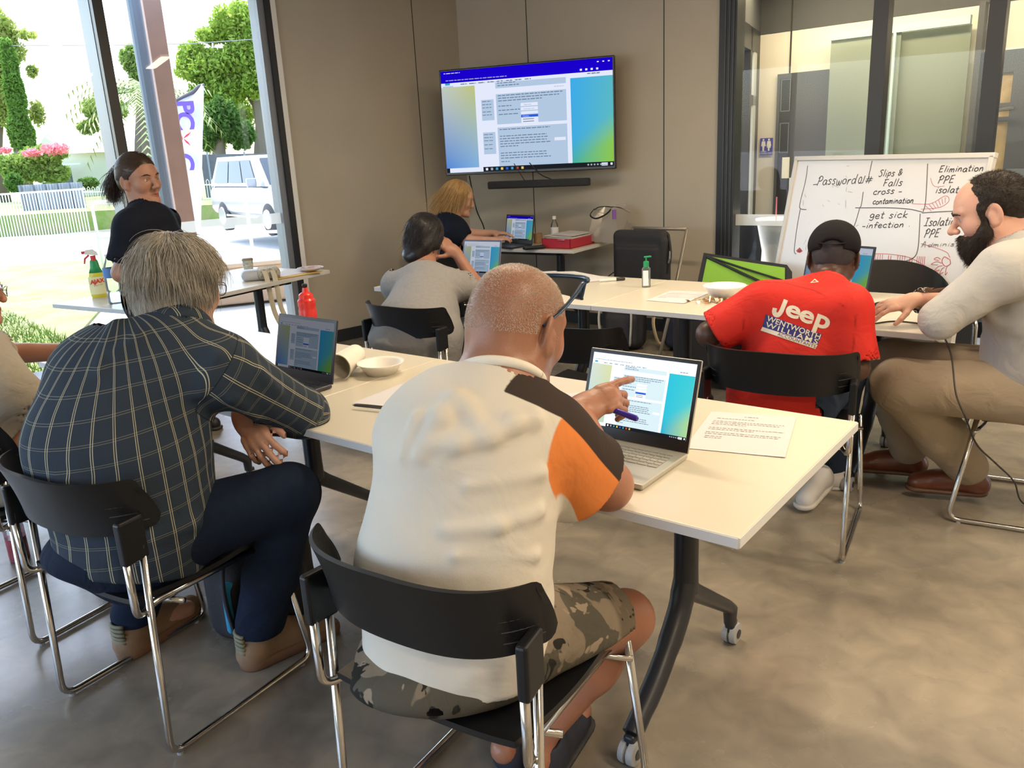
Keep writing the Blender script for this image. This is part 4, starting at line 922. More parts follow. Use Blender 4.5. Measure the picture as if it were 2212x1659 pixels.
# ------------------------------------------------------------------ screens: page with blue browser bar, pale panels, gradient wallpaper
def wall_grad(name, cols, s):
    m = bpy.data.materials.new(name); m.use_nodes = True; n = m.node_tree; n.nodes.clear(); e = n.nodes.new('ShaderNodeEmission'); o = n.nodes.new('ShaderNodeOutputMaterial')
    a = attr_node(n, 'u'); b = attr_node(n, 'v')
    top = mix_node(n, a.outputs['Fac'], cols[0], cols[1]); bot = mix_node(n, a.outputs['Fac'], cols[2], cols[3]); n.links.new(mix_node(n, b.outputs['Fac'], bot, top), e.inputs[0]); e.inputs[1].default_value = s; n.links.new(e.outputs[0], o.inputs[0]); return m
def screen_set(key, s):
    return dict(white=emat(key+'_white', (.80, .85, 1), s), panel=emat(key+'_panel', (.46, .60, .78), s), bar=emat(key+'_bar', (.01, .0, .62), s), ink=emat(key+'_ink', (.20, .26, .40), s*.8), dark=emat(key+'_task', (.012, .014, .018), s), blue=emat(key+'_blue', (.02, .12, .75), s),
        wl=wall_grad(key+'_left', [(.62, .68, .62), (.60, .64, .22), (.10, .28, .75), (.25, .50, .85)], s*.9), wr=wall_grad(key+'_right', [(.05, .42, .85), (.10, .50, .60), (.06, .45, .35), (.28, .60, .06)], s),
        red=emat(key+'_red', (.7, .06, .04), s), yel=emat(key+'_yellow', (.85, .6, .15), s), cyan=emat(key+'_cyan', (.05, .35, .6), s), grey=emat(key+'_grey', (.4, .42, .5), s))
def screen_face(parent, O, X, Y, w, h, S, bar='bar', scroll=0, off=(0, 0, 0), text=False):
    """O lower left corner"""
    X, Y = unit(X), unit(Y); N = np.cross(X, Y); names = ['white', 'panel', 'bar', 'ink', 'dark', 'blue', 'red', 'yel', 'cyan', 'grey']; ix = {k: i for i, k in enumerate(names)}; mb = MB()
    def rc(x0, y0, x1, y1, k, lay=1): q = lambda x, y: O+X*x*w+Y*y*h+N*.00025*lay; mb.quad(q(x0, y0), q(x1, y0), q(x1, y1), q(x0, y1), ix[k])
    rc(0, 0, 1, 1, 'white', 0); rc(0, .93, 1, 1, bar); rc(0, .885, 1, .93, bar)
    tb = .045; rc(0, 0, 1, tb, 'dark', 2); rc(.02, 0, .23, tb, 'white', 3)
    for i, k in enumerate(('white', 'grey', 'cyan', 'yel', 'blue', 'cyan', 'red', 'yel')): x = .245+i*.031; rc(x, .010, x+.014, .034, k, 3)
    for i in range(5): x = .85+i*.018; rc(x, .014, x+.009, .030, 'grey', 3)
    rc(.93, .022, .965, .036, 'white', 3); rc(.93, .008, .965, .018, 'white', 3); rc(.98, .012, .992, .034, 'white', 3)
    P0, P1 = .33, .74
    rc(P0, .80, P1, .855, 'panel', 2); rc(P0, .455, P1, .745, 'panel', 2); rc(P0, tb, P1, .425, 'panel', 2); rc(.24, .50, .315, .70, 'panel', 1.5); rc(.24, .17, .315, .385, 'panel', 1.5)
    g = np.random.default_rng(3)
    def line(x0, x1, y, hh=.0085, k='ink'):
        x = x0
        while x < x1: l = g.uniform(.010, .03); rc(x, y, min(x+l, x1), y+hh, k, 4); x += l+.005
    for y, x1 in ((.845, .45), (.82, .47), (.725, .72), (.70, .70), (.675, .60), (.625, .42), (.585, .47), (.545, .46), (.40, .64), (.335, .62), (.31, .63), (.285, .62), (.26, .64), (.235, .45), (.17, .62), (.145, .62), (.12, .64), (.085, .40)): line(P0+.012, x1, y)
    for y in (.68, .65, .62, .58, .55, .36, .33, .30, .26, .22): line(.245, .30, y, .007)
    for y, hh in ((.615, .03), (.575, .03), (.535, .03)): rc(.475, y, .575, y+hh, 'white', 5); line(.482, .535, y+.011, .007)
    rc(.475, .535, .575, .537, 'blue', 6); rc(.475, .508, .575, .532, 'blue', 6); rc(.475, .455, .575, .508, 'white', 6)
    for y in (.487, .465): mb_y = y; x = .485; rc(x, y, .55, y+.007, 'ink', 7)
    rc(.66, .765, .735, .79, 'white', 5); line(.668, .73, .774, .007); rc(.665, .27, .73, .30, 'white', 5); line(.672, .71, .282, .007)
    for i in range(8): x = .12+i*.055; line(x, x+.036, .862, .009)
    line(.02, .12, .975, .006, 'white'); line(.03, .40, .905, .008, 'grey'); line(.86, .93, .866, .009)
    for i in range(4): rc(.82+i*.03, .90, .832+i*.03, .918, 'white', 3)
    for x in (.915, .945, .975): rc(x, .965, x+.01, .975, 'white', 3)
    rc(.025, .865, .055, .885, 'cyan', 3); rc(.01, .845, .075, .857, 'panel', 3)
    if text:
        T_ = lambda s, x, y, sz, k: put_text(mb, s, O+X*x*w+Y*y*h, X, Y, sz*h, ix[k], .003)
        T_('Choose...', .505, .520, .020, 'white'); T_('Home   Dashboard   My courses   Site administration   Privacy   Website   Email Us', .31, .866, .018, 'ink'); T_('Edit mode', .905, .868, .018, 'ink'); T_('1:21 PM', .947, .032, .014, 'white')
        T_('Clean zone', .515, .628, .017, 'ink'); T_('Contamination zone', .522, .588, .014, 'ink'); T_('View left transcript', .70, .778, .013, 'ink')
    o1 = mb.build('screen_page', [S[k] for k in names], parent, off=off)
    for (x0, x1, y0, y1, k) in ((0, .205, tb, .845, 'wl'), (.765, 1, tb, .84, 'wr')):
        xs, ys = np.linspace(x0, x1, 9), np.linspace(y0, y1, 13); vv = np.array([O+X*x*w+Y*y*h+N*.0006 for y in ys for x in xs])-np.asarray(off)
        q = np.array([(j*9+i, j*9+i+1, (j+1)*9+i+1, (j+1)*9+i) for j in range(12) for i in range(8)])
        u = np.array([(x-x0)/(x1-x0) for y in ys for x in xs]); v = np.array([(y-y0)/(y1-y0) for y in ys for x in xs])
        if k == 'wr': v = np.clip((v-.42+.30*(1-u))*3.2+.5, 0, 1)*.85+.15*v
        raw_obj('wallpaper', vv, q, S[k], o1, smooth=False, vattr={'u': u, 'v': v})
    return o1
# wall screen on a swivel arm, and its sound bar
def tv():
    t = thing('television', 'large wall screen showing a web form beside the room corner', 'television', (0, 0, 0))
    A_ = atY(947.7, 152.7, 6.90); B_ = atY(1326.8, 117.9, 6.42); X = unit(V(B_[0]-A_[0], B_[1]-A_[1], 0)); N = V(X[1], -X[0], 0)
    w_ = np.linalg.norm((B_-A_)[:2]); zt = (A_[2]+B_[2])/2; lo1 = atY(970.2, 380.2, 6.90)[2]; lo2 = atY(1334, 363.9, 6.42)[2]; zb = (lo1+lo2)/2; h_ = zt-zb
    c = (A_+B_)/2; c[2] = (zt+zb)/2; Y = ZZ
    t.location = tuple(c)
    mb = MB(); mb.box(-N*.02, (w_, .04, h_), X=X, Y=N, Z=ZZ, bev=.006); bz = mb.build('bezel', mat('tv_bezel', (.010, .010, .012), .25), t)
    S = screen_set('tv', .72); bw = .013
    screen_face(t, -X*(w_/2-bw)-ZZ*(h_/2-bw*1.7)+N*.002, X, ZZ, w_-2*bw, h_-bw*2.7, S, text=True)
    wp = c.copy(); s = ((c-wallpt(0))@WA); q = wallpt(s)-c; q[2] = 0
    mb = MB(); mb.box(-N*.06, (.5, .05, .4), X=X, Y=N, Z=ZZ, bev=.01); mb.tube([-N*.06, q*.55+X*.12, q], .025, 8); mb.build('wall_bracket', M['blackmetal'], t)
    mb = MB(); e = atY(1014, 385, 7.0)-c
    mb.tube(catmull([e+V(0, .0, .02), e+V(.04, 0, -.25), e+V(.10, 0, -.45), e+V(.03, 0, -.68), e+V(-.05, 0, -.85)], 6), .006, 6); mb.build('power_cable', M['blackplastic'], t)
    return c, X, N, w_
tvc, tvX, tvN, tvw = tv()
sb = thing('sound_bar', 'slim black sound bar mounted under the wall screen', 'speaker', (0, 0, 0)); A_ = atY(1056, 401, 6.72); B_ = atY(1274, 392, 6.42); cz = (A_+B_)/2; X = unit(V((B_-A_)[0], (B_-A_)[1], 0)); sb.location = tuple(cz)
mb = MB(); mb.box((0, 0, 0), (np.linalg.norm((B_-A_)[:2]), .07, .058), X=X, Y=V(-X[1], X[0], 0), Z=ZZ, bev=.012); mb.build('body', mat('speaker_cloth', (.012, .012, .014), .7, bump=.2, bscale=900), sb)
mb = MB(); mb.tube(catmull([V(.12, .02, .02), V(.02, .05, .07), V(-.06, .06, .16)], 5), .004, 6); mb.tube(catmull([V(-.1, .02, .02), V(-.14, .05, .09), V(-.18, .06, .16)], 5), .003, 6); mb.build('cable', M['blackplastic'], sb)
mb = MB(); mb.box((0, .14, 0), (.06, .20, .03), X=X, Y=V(-X[1], X[0], 0), Z=ZZ); mb.build('bracket', M['blackmetal'], sb)
# ------------------------------------------------------------------ laptops
def laptop(label, HR, HL, S, lean=18, shell=(.45, .45, .42), keys=(.32, .31, .28), bez=(.01, .01, .012), depth=.225, hh=.225, z=.731, chin=.06, bar='white', text=False):
    HR = np.asarray(HR, float); HL = np.asarray(HL, float); HR[2] = HL[2] = z; X = unit(HR-HL); U = V(X[1], -X[0], 0); W_ = np.linalg.norm(HR-HL); c = (HR+HL)/2
    t = thing('laptop', label, 'laptop', tuple(c)); sm = mat('laptop_shell', shell, .38, .2); km = mat('laptop_keys', keys, .5)
    mb = MB(); mb.box(U*depth/2+V(0, 0, .0075), (W_, depth, .013), X=X, Y=-U, Z=ZZ, bev=.004); mb.build('base', sm, t)
    mb = MB()
    nr = [(14, .008)]+[(14, .0135)]*4+[(10, .0135)]
    y = .028
    for r_, (n, kh) in enumerate(nr):
        kw = (W_-.04)/n
        for i in range(n):
            ww = kw
            mb.box(X*(-W_/2+.02+kw*(i+.5))+U*(y+kh/2)+V(0, 0, .0147), (ww-.0028, kh, .0016), X=X, Y=-U, Z=ZZ)
        y += kh+.0032
    kb = mb.build('keyboard', km, t); kb['kind'] = 'stuff'
    mb = MB(); mb.box(U*(depth-.045)+V(0, 0, .0141), (.105, .062, .0008), X=X, Y=-U, Z=ZZ); mb.build('touchpad', sm, t)
    la = R(lean); Y = ZZ*math.cos(la)-U*math.sin(la); Nn = U*math.cos(la)+ZZ*math.sin(la)
    mb = MB(); O = V(0, 0, .012)
    mb.box(O+Y*hh/2-Nn*.003, (W_, .006, hh), X=X, Y=-Nn, Z=Y, bev=.0028); lid = mb.build('screen_lid', sm, t)
    mb = MB(); mb.box(O+Y*hh/2+Nn*.0004, (W_-.004, .0008, hh-.004), X=X, Y=-Nn, Z=Y); mb.build('bezel', mat('laptop_bezel', bez, .3), lid)
    b = .011; screen_face(t, O+X*(-W_/2+b)+Y*(chin*.4+.006)+Nn*.001, X, Y, W_-2*b, hh-b-.006-chin*.4, S, bar=bar, text=text)
    return t
SB = screen_set('laptop_bright', .80); SD = screen_set('laptop_dim', .14); SM = screen_set('laptop_mid', .42)
SB['wr'] = wall_grad('bright_right', [(.03, .55, .72), (.05, .60, .66), (.02, .42, .62), (.42, .68, .28)], .8); SB['wl'] = wall_grad('bright_left', [(.66, .74, .68), (.70, .72, .38), (.50, .72, .66), (.50, .66, .50)], .8); SB['panel'] = emat('page_panel_pale', (.58, .72, .76), .95); SB['white'] = emat('page_white', (.84, .88, .90), .95)
laptop('pale silver laptop with bright screen the bald man points at', (.414, 1.842, 0), (.168, 2.037, 0), SB, 19, (.42, .40, .35), (.34, .325, .28), hh=.228)
laptop('dark laptop with a dim screen in front of the plaid shirt', (-.600, 2.640, 0), (-.845, 2.835, 0), SD, 14, (.05, .05, .065), (.03, .03, .035), hh=.215)
laptop('grey laptop in front of the woman in the grey t-shirt', (-.045, 4.78, 0), (-.275, 4.93, 0), SM, 14, (.12, .13, .20), (.05, .05, .06), bez=(.10, .12, .22), hh=.225)
laptop('black laptop used by the blonde woman', (.215, 6.47, 0), (.00, 6.70, 0), SM, 10, (.03, .03, .035), (.02, .02, .022), bar='bar', hh=.225)
laptop('black laptop in front of the red shirted man', atz(1872, 640, .745), atz(1730, 622, .745), SM, 12, (.02, .02, .022), (.02, .02, .02), hh=.225)
# ------------------------------------------------------------------ paper, pens, cups
def sheet(label, pts, lines=True, cat='sheet of paper', th=.0012, z=.7305, lift=0, mt=None):
    """pts: four table corners (tl, tr, br, bl)"""
    tl, tr, br, bl = [np.asarray(p, float) for p in pts]; c = (tl+tr+br+bl)/4; c[2] = z
    t = thing('paper_sheet', label, cat, tuple(c)); f_ = lambda u, v: (tl*(1-u)+tr*u)*(1-v)+(bl*(1-u)+br*u)*v
    rows = [[V(*(f_(u, v)-c)[:2], th+lift*math.sin(3.1*v)*math.sin(3.1*u)+.004*max(0, u-.75)*v) for u in np.linspace(0, 1, 9)] for v in np.linspace(0, 1, 9)]
    mb = MB(); mb.grid([r[::-1] for r in rows]); mb.grid([[p-V(0, 0, th) for p in r] for r in rows]); mb.build('sheet', mt or M['paper'], t, smooth=False)
    if lines:
        g = np.random.default_rng(8); mb = MB()
        def row(v, u0, u1, hh=.008):
            u = u0
            while u < u1:
                l = g.uniform(.015, .05); q = lambda a, b: V(*(f_(a, b)-c)[:2], th*1.3+lift*math.sin(3.1*b)*math.sin(3.1*a)+.0006+.004*max(0, a-.75)*b); mb.quad(q(u, v+hh), q(min(u+l, u1), v+hh), q(min(u+l, u1), v), q(u, v)); u += l+.012
        for v, a, b in ((.10, .42, .58), (.18, .12, .55), (.26, .1, .9), (.30, .1, .85), (.34, .1, .5), (.44, .1, .92), (.48, .1, .6), (.56, .1, .9), (.60, .1, .88), (.66, .12, .3), (.70, .12, .3)): row(v, a, b)
        mb.build('print', M['ink'], t)
    return t
zt_ = .731
sheet('printed sheet lying right of the pale laptop', [atz(1537, 889, zt_), atz(1720, 902, zt_), atz(1696, 989, zt_), atz(1478, 968, zt_)])
sheet('printed sheet partly under the bald man\'s right hand', [atz(1216, 851, zt_), atz(1262, 848, zt_), atz(1268, 884, zt_), atz(1206, 889, zt_)])
sheet('printed sheet lying left of the bowl by the red shirt', [atz(1448, 628, zt_), atz(1538, 631, zt_), atz(1478, 656, zt_), atz(1396, 649, zt_)])
sheet('loose papers on the middle table near the purple pen', [atz(1165, 588, zt_), atz(1240, 586, zt_), atz(1330, 603, zt_), atz(1258, 611, zt_)], False, lift=.004)
sheet('loose papers under the purple pen, left pile', [atz(1120, 590, zt_), atz(1200, 586, zt_), atz(1250, 603, zt_), atz(1150, 609, zt_)], False, lift=.003, z=.7325)
nb = sheet('spiral notebook lying open by the bald man\'s left arm', [atz(868, 832, zt_), atz(940, 838, zt_), atz(905, 888, zt_), atz(762, 874, zt_)], False, 'notebook', .006)
def pen(name, label, a, b, r, c1, c2, cap=.6, cat='pen'):
    a, b = np.asarray(a, float), np.asarray(b, float); t = thing(name, label, cat, tuple((a+b)/2)); c = (a+b)/2; u = unit(b-a); L = np.linalg.norm(b-a); p = lambda s: a-c+u*L*s
    mb = MB(); mb.tube([p(0), p(.03), p(cap)], [r*.5, r, r], 12); mb.build('barrel', mat('pen_barrel', c1, .35), t, smooth=True, auto=40)
    mb = MB(); mb.tube([p(cap), p(.97), p(1)], [r*1.12, r*1.12, r*.7], 12); mb.build('cap', mat('pen_cap', c2, .3), t, smooth=True, auto=40); return t
pen('whiteboard_marker', 'white marker with black cap on the middle table', atz(1295, 606, .739), atz(1350, 602, .739), .009, (.7, .7, .68), (.02, .02, .02), .65, 'marker')
pen('pen', 'silver pen with purple cap lying on the loose papers', atz(1203, 600, .743), atz(1252, 595, .743), .006, (.6, .6, .6), (.10, .03, .30))
pen('pencil', 'thin grey pencil along the notebook edge', atz(762, 875, .742), atz(850, 884, .742), .0035, (.3, .3, .32), (.05, .05, .05), .05)
# paper cups lying on their sides, bowls
def cup(label, a, b, r0, r1, name='paper_cup', cat='cup', mt=None, lid=None, inner=None):
    """a bottom centre, b mouth centre"""
    a, b = np.asarray(a, float), np.asarray(b, float); t = thing(name, label, cat, tuple(a)); u = b-a; L = np.linalg.norm(u)
    mb = MB(); mb.lathe([(0, .002), (r0, .002), (r0*1.0, 0), (r0, .002), (r1, L-.002), (r1+.003, L-.002), (r1+.003, L+.001), (r1-.001, L), (r0-.001, .004), (0, .004)], (0, 0, 0), 36, Z=u, cap=False)
    mb.build('wall', mt or mat('paper_cup_white', (.80, .76, .68), .55), t, smooth=True, auto=40); return t
ca = atz(752, 822, .74); cup('large white paper cup lying on its side by the bowl', V(-.560, 2.905, .782), V(-.600, 2.755, .772), .036, .046)
def bowl(label, c, r, h, cont=False, lean=0):
    t = thing('paper_bowl', label, 'bowl', tuple(c)); mb = MB()
    def wav(k): return 1+.012*math.sin(k*24*2*math.pi/72*1.0)
    prof = [(0, .002), (r*.55, .002), (r*.62, .006), (r*.88, h*.85), (r, h), (r*1.02, h-.002), (r*.90, h*.78), (r*.64, .0), (0, .0)]
    n = 72; rows = [[V(pr*math.cos(2*math.pi*k/n)*(1 if pr < r*.9 else wav(k)), pr*math.sin(2*math.pi*k/n)*(1 if pr < r*.9 else wav(k)), z) for k in range(n)] for pr, z in prof]
    mb.grid(rows, closed=True); mb.build('shell', mat('bowl_white', (.82, .80, .76), .45), t, smooth=True)
    if cont:
        g = np.random.default_rng(9); mb = MB()
        for i in range(9):
            a = g.uniform(0, 6.28); q = V(math.cos(a), math.sin(a), 0)*r*g.uniform(.1, .55)+V(0, 0, .008); mb.box(q, (g.uniform(.01, .03), .008, .002), rz=g.uniform(0, 3))
        o = mb.build('food_scraps', mat('crust_red', (.42, .10, .04), .6), t); o['kind'] = 'stuff'
    return t
bowl('white paper bowl with reddish scraps on the foreground table', atz(824, 806, .7305), .082, .042, True)
bowl('white paper bowl beside the left arm of the red shirted man', V(1.045, 3.90, .7305), .10, .06)
g = np.random.default_rng(12); mb = MB(); cc = V(.96, 3.80, .731)
for i in range(60):
    q = V(g.normal(0, .045), g.normal(0, .03), abs(g.normal(0, .008))+.003); a = g.normal(size=3); mb.box(q, (g.uniform(.008, .03), g.uniform(.006, .02), .0012), X=unit(a), Y=unit(np.cross(a, (0, 0, 1))), Z=unit(np.cross(a, np.cross(a, (0, 0, 1)))))
o = mb.build('sweet_wrappers', mat('foil_gold', (.62, .38, .20), .25, .5, var=.5, vscale=60)); o.location = tuple(cc); tag(o, 'crumpled shiny sweet wrappers next to the bowl by the red shirt', 'wrappers', kind='stuff')
# bottles
M['clear'] = glass('clear_plastic', (.93, .96, .97), 1.0, .02, .10, (.8, .85, .88))
def bottle(name, label, c, prof, mt, cat='bottle', n=28, ex=1.0, rz=0):
    t = thing(name, label, cat, tuple(c), rz); mb = MB(); mb.lathe(prof, (0, 0, 0), n, cap=True, ex=ex, X=(1, 0, 0)); mb.build('body', mt, t, smooth=True, auto=45); return t
t = bottle('sanitiser_bottle', 'clear sanitiser pump bottle with green head on the middle table', atz(1396, 620, .73), [(0, 0), (.021, 0), (.023, .004), (.023, .098), (.018, .105), (.013, .108)], M['clear'], ex=.75)
mb = MB(); gm = mat('pump_green', (.01, .26, .10), .35); mb.lathe([(.0145, .106), (.0145, .134), (.008, .138), (.004, .138), (.004, .158), (.0, .158)], (0, 0, 0), 20); mb.box((.008, 0, .160), (.040, .013, .008), rz=.3, bev=.003); mb.build('pump', gm, t, smooth=True, auto=30)
mb = MB(); mb.box((-.006, -.0178, .05), (.028, .0008, .08)); mb.build('label', mat('label_white_blue', (.72, .76, .85), .5), t); mb = MB(); mb.lathe([(0, .004), (.020, .004), (.020, .075), (0, .075)], (0, 0, 0), 20, ex=.72); mb.build('gel', mat('gel', (.45, .55, .50), .1, alpha=.35), t)
# spray bottle
t = thing('spray_bottle', 'yellow AJAX spray bottle with red and white trigger on the window table', 'spray bottle', tuple(atz(217, 641, .73)), R(24))
mb = MB(); mb.lathe([(0, 0), (.044, 0), (.048, .006), (.050, .05), (.048, .10), (.038, .15), (.026, .18)], (0, 0, 0), 28, ex=.6, X=(1, 0, 0)); mb.build('body', mat('spray_yellow', (.70, .62, .05), .35), t, smooth=True, auto=50)
mb = MB(); mb.lathe([(.0385, .148), (.027, .18), (.022, .215), (.018, .225)], (0, 0, 0), 28, ex=.65, X=(1, 0, 0)); mb.build('collar', mat('spray_green', (.02, .30, .10), .4), t, smooth=True)
mb = MB(); mb.lathe([(.0, .222), (.015, .222), (.015, .25), (0, .25)], (0, 0, 0), 16); mb.tube([(-.020, 0, .255), (-.045, 0, .235), (-.052, 0, .205)], [.006, .006, .004], 8); mb.box((-.048, 0, .272), (.02, .016, .016)); mb.build('trigger', mat('spray_red', (.62, .04, .04), .4), t)
mb = MB(); mb.prism([(-.045, .262), (.03, .248), (.026, .268), (.005, .288), (-.035, .286)], (0, .011, 0), (1, 0, 0), (0, 0, 1), .022); mb.build('spray_head', M['white'], t)
mb = MB()
for k in range(9):
    a0, a1 = R(200+k*15.5), R(200+(k+1)*15.5); q = lambda a, z: V(math.cos(a)*.0512, math.sin(a)*.0512*.62, z); mb.quad(q(a0, .02), q(a1, .02), q(a1, .125), q(a0, .125))
mb.build('label', mat('spray_label', (.80, .78, .45), .5), t)
mb = MB(); put_text(mb, 'AJAX', (0, -.0335, .098), (1, 0, .12), (0, 0, 1), .034, bold=.0012); mb.build('lettering', mat('ajax_red', (.70, .03, .02), .5), t); mb = MB(); put_text(mb, 'spray n wipe', (.002, -.0335, .076), (1, 0, .15), (0, 0, 1), .010); mb.build('lettering', mat('ajax_blue', (.05, .1, .4), .5), t)
t = bottle('water_bottle', 'large clear water bottle with blue label behind the spray bottle', atz(252, 655, .73), [(0, 0), (.036, 0), (.042, .008), (.042, .06), (.036, .07), (.042, .08), (.042, .14), (.040, .20), (.022, .245), (.016, .26), (.016, .275)], M['clear'])
mb = MB(); mb.lathe([(.0428, .15), (.0428, .205)], (0, 0, 0), 28, cap=False); mb.build('label', mat('label_blue', (.10, .25, .60), .5), t); mb = MB(); mb.lathe([(0, .262), (.018, .262), (.018, .282), (0, .282)], (0, 0, 0), 20); mb.build('cap', M['white'], t)
t = bottle('water_bottle', 'small water bottle with white cap standing behind the red box', V(.40, 6.56, .73), [(0, 0), (.028, 0), (.032, .006), (.032, .12), (.028, .15), (.013, .18), (.013, .195)], M['clear'])
mb = MB(); mb.lathe([(.0325, .07), (.0325, .13)], (0, 0, 0), 24, cap=False); mb.build('label', mat('label_pale', (.68, .70, .74), .5), t); mb = MB(); mb.lathe([(0, .19), (.015, .19), (.015, .215), (0, .215)], (0, 0, 0), 16); mb.build('cap', M['white'], t)
t = bottle('sports_bottle', 'red sports bottle with black nozzle behind the dark laptop', V(-.845, 3.42, .731), [(0, 0), (.034, 0), (.037, .005), (.037, .13), (.034, .14), (.037, .15), (.036, .165)], mat('bottle_red', (.62, .03, .025), .3))
mb = MB(); mb.lathe([(.037, .165), (.037, .172), (.030, .180), (.029, .196), (.022, .202), (.013, .206), (.0105, .225), (0, .225)], (0, 0, 0), 24); mb.build('lid', mat('bottle_red_lid', (.66, .03, .02), .25), t, smooth=True, auto=35); mb = MB(); mb.lathe([(0, .224), (.009, .224), (.012, .236), (.009, .241), (0, .241)], (0, 0, 0), 14); mb.build('nozzle', M['blackplastic'], t)
# window table: coffee cup, device with strap, folders, plate
t = thing('coffee_cup', 'takeaway coffee cup with brown lid on the window table', 'cup', tuple(V(-1.78, 5.70, .73)))
mb = MB(); mb.lathe([(0, 0), (.028, 0), (.037, .095), (0, .095)], (0, 0, 0), 24); mb.build('wall', mat('cup_check', (.42, .44, .38), .6, var=.35, vscale=70), t, smooth=True, auto=40); mb = MB(); mb.lathe([(.039, .093), (.039, .101), (.033, .108), (0, .108)], (0, 0, 0), 24); mb.build('lid', mat('cup_lid', (.24, .20, .13), .4), t, smooth=True, auto=40)
dv = thing('headset_device', 'bulky white and grey strapped device on the window table', 'device', tuple(atz(560, 604, .73)), R(20)); mb = MB(); mb.box((-.03, 0, .035), (.16, .13, .068), bev=.03); mb.build('body', mat('device_grey', (.45, .47, .52), .5), dv, smooth=True, auto=60)
mb = MB(); mb.box((.06, -.01, .04), (.15, .14, .075), bev=.03); mb.build('pouch', mat('lace_pouch', (.40, .38, .33), .8, var=.5, vscale=80), dv, smooth=True, auto=60)
mb = MB()
for dx_ in (.03, .08): mb.tube(catmull([(dx_, -.04, .078), (dx_+.01, -.12, .03), (dx_+.015, -.15, -.05), (dx_+.03, -.155, -.20), (dx_+.06+dx_*.5, -.16, -.33)], 6), .016, 8, flat=.15)
mb.box((.12, -.16, -.34), (.05, .012, .05), bev=.004); mb.build('strap', mat('strap_cream', (.55, .52, .42), .8), dv, smooth=True, auto=60)
f_ = thing('folder', 'yellow envelopes and papers at the end of the window table', 'envelope', tuple(V(-1.45, 5.52, .731))); mb = MB(); mb.box((0, 0, .004), (.34, .24, .006), rz=R(48)); mb.build('envelope', mat('manila', (.62, .42, .14), .7), f_); mb = MB(); mb.box((-.02, .02, .010), (.30, .21, .004), rz=R(55)); mb.build('sheet', M['paper'], f_)
pl = thing('paper_plate', 'paper plate with scraps beside the yellow envelopes', 'plate', tuple(V(-1.33, 5.60, .746))); mb = MB(); mb.lathe([(0, .004), (.06, .004), (.085, .016), (.09, .018), (.088, .014), (.062, 0), (0, 0)], (0, 0, 0), 30); mb.build('plate', mat('plate_white', (.76, .74, .76), .5), pl, smooth=True)
mb = MB(); g = np.random.default_rng(2)
for i in range(14): mb.box((g.normal(0, .03), g.normal(0, .03), .012+.01*g.random()), (.03, .02, .002), rz=g.uniform(0, 3))
mb.build('scraps', mat('scrap_pink', (.55, .40, .38), .7), pl)['kind'] = 'stuff'
# screen table: red box with papers, charger, glasses case, remote, tote bag
rb = thing('document_box', 'open red cardboard box full of papers on the screen table', 'box', tuple(V(.56, 6.40, .731))); cf_ = atz(1175, 532, .731)
u1 = unit(atz(1232, 537, .731)-atz(1177, 533, .731)); u1 = V(math.cos(R(-36)), math.sin(R(-36)), 0); u2 = V(-u1[1], u1[0], 0); k0_ = atz(1232, 538, .731)-V(.56, 6.40, .731)
mb = MB(); bw_, bd_, bh_ = .25, .36, .072; P = lambda a, b, z: k0_-u1*a+u2*b+V(0, 0, z)
for c_, d_ in (((bw_/2, .003, bh_/2), (bw_, .006, bh_)), ((bw_/2, bd_-.003, bh_/2), (bw_, .006, bh_)), ((.003, bd_/2, bh_/2), (.006, bd_, bh_)), ((bw_-.003, bd_/2, bh_/2), (.006, bd_, bh_)), ((bw_/2, bd_/2, .003), (bw_, bd_, .006))): mb.box(P(*c_), d_, X=u1, Y=u2, Z=ZZ)
mb.build('box', mat('box_red', (.42, .02, .045), .45), rb); mb = MB(); g = np.random.default_rng(3)
for i in range(5): mb.box(P(bw_/2+g.normal(0, .01), bd_/2+.02*i-.03, .066+i*.006), (.21+.03*(i % 2), .28, .002), X=unit(u1+u2*g.normal(0, .12)+ZZ*g.normal(0, .03)), Y=u2, Z=ZZ)
mb.build('papers', M['paper'], rb)['kind'] = 'stuff'
rm = thing('remote_control', 'black handset lying in front of the blonde woman\'s laptop', 'remote', tuple(V(.22, 6.22, .735))); mb = MB(); mb.box((0, 0, .012), (.17, .055, .024), rz=R(20), bev=.008); mb.build('case', M['blackplastic'], rm)
cj = thing('coin_jar', 'small open jar with blue rim beside the water bottle', 'jar', tuple(V(.27, 6.66, .731))); mb = MB(); mb.lathe([(0, 0), (.035, 0), (.035, .075), (.032, .075), (.032, .004), (0, .004)], (0, 0, 0), 20); mb.build('jar', mat('jar_amber', (.35, .22, .12), .3), cj, smooth=True, auto=40)
sh = thing('ornament', 'pale shell shaped object behind the blonde woman\'s arm', 'ornament', tuple(V(-.20, 6.60, .731))); F = Fld(); F.ell((0, 0, .045), (.06, .05, .045)); F.ell((-.06, .0, .03), (.05, .04, .03), .03)
sdf_obj('shell', F, [((-.15, -.1, -.02), (.1, .1, .12), .008)], mat('shell_gold', (.55, .50, .38), .3, var=.3, vscale=30), sh)
tb_ = thing('tote_bag', 'clear vinyl tote bag with black handles on the screen table corner', 'bag', tuple(V(.93, 6.42, .76)))
T0 = V(.93, 6.42, .76); mb = MB(); q = lambda x, y, Y: atY(x, y, Y)-T0
vin = glass('clear_vinyl', (.92, .90, .86), 1.2, .12, .42, (.66, .63, .58))
fr_ = [q(1268, 520, 6.40), q(1337, 527, 6.30), q(1328, 447, 6.36), q(1284, 453, 6.46)]; bk = [p+V(.10, .12, .015) for p in fr_]
mb.add(fr_+bk, [(0, 1, 2, 3), (5, 4, 7, 6), (4, 0, 3, 7), (4, 5, 1, 0)]); s2 = [q(1362, 455, 6.42), q(1330, 526, 6.32)]; mb.add([fr_[2], fr_[1], s2[1], s2[0]], [(0, 1, 2, 3)])
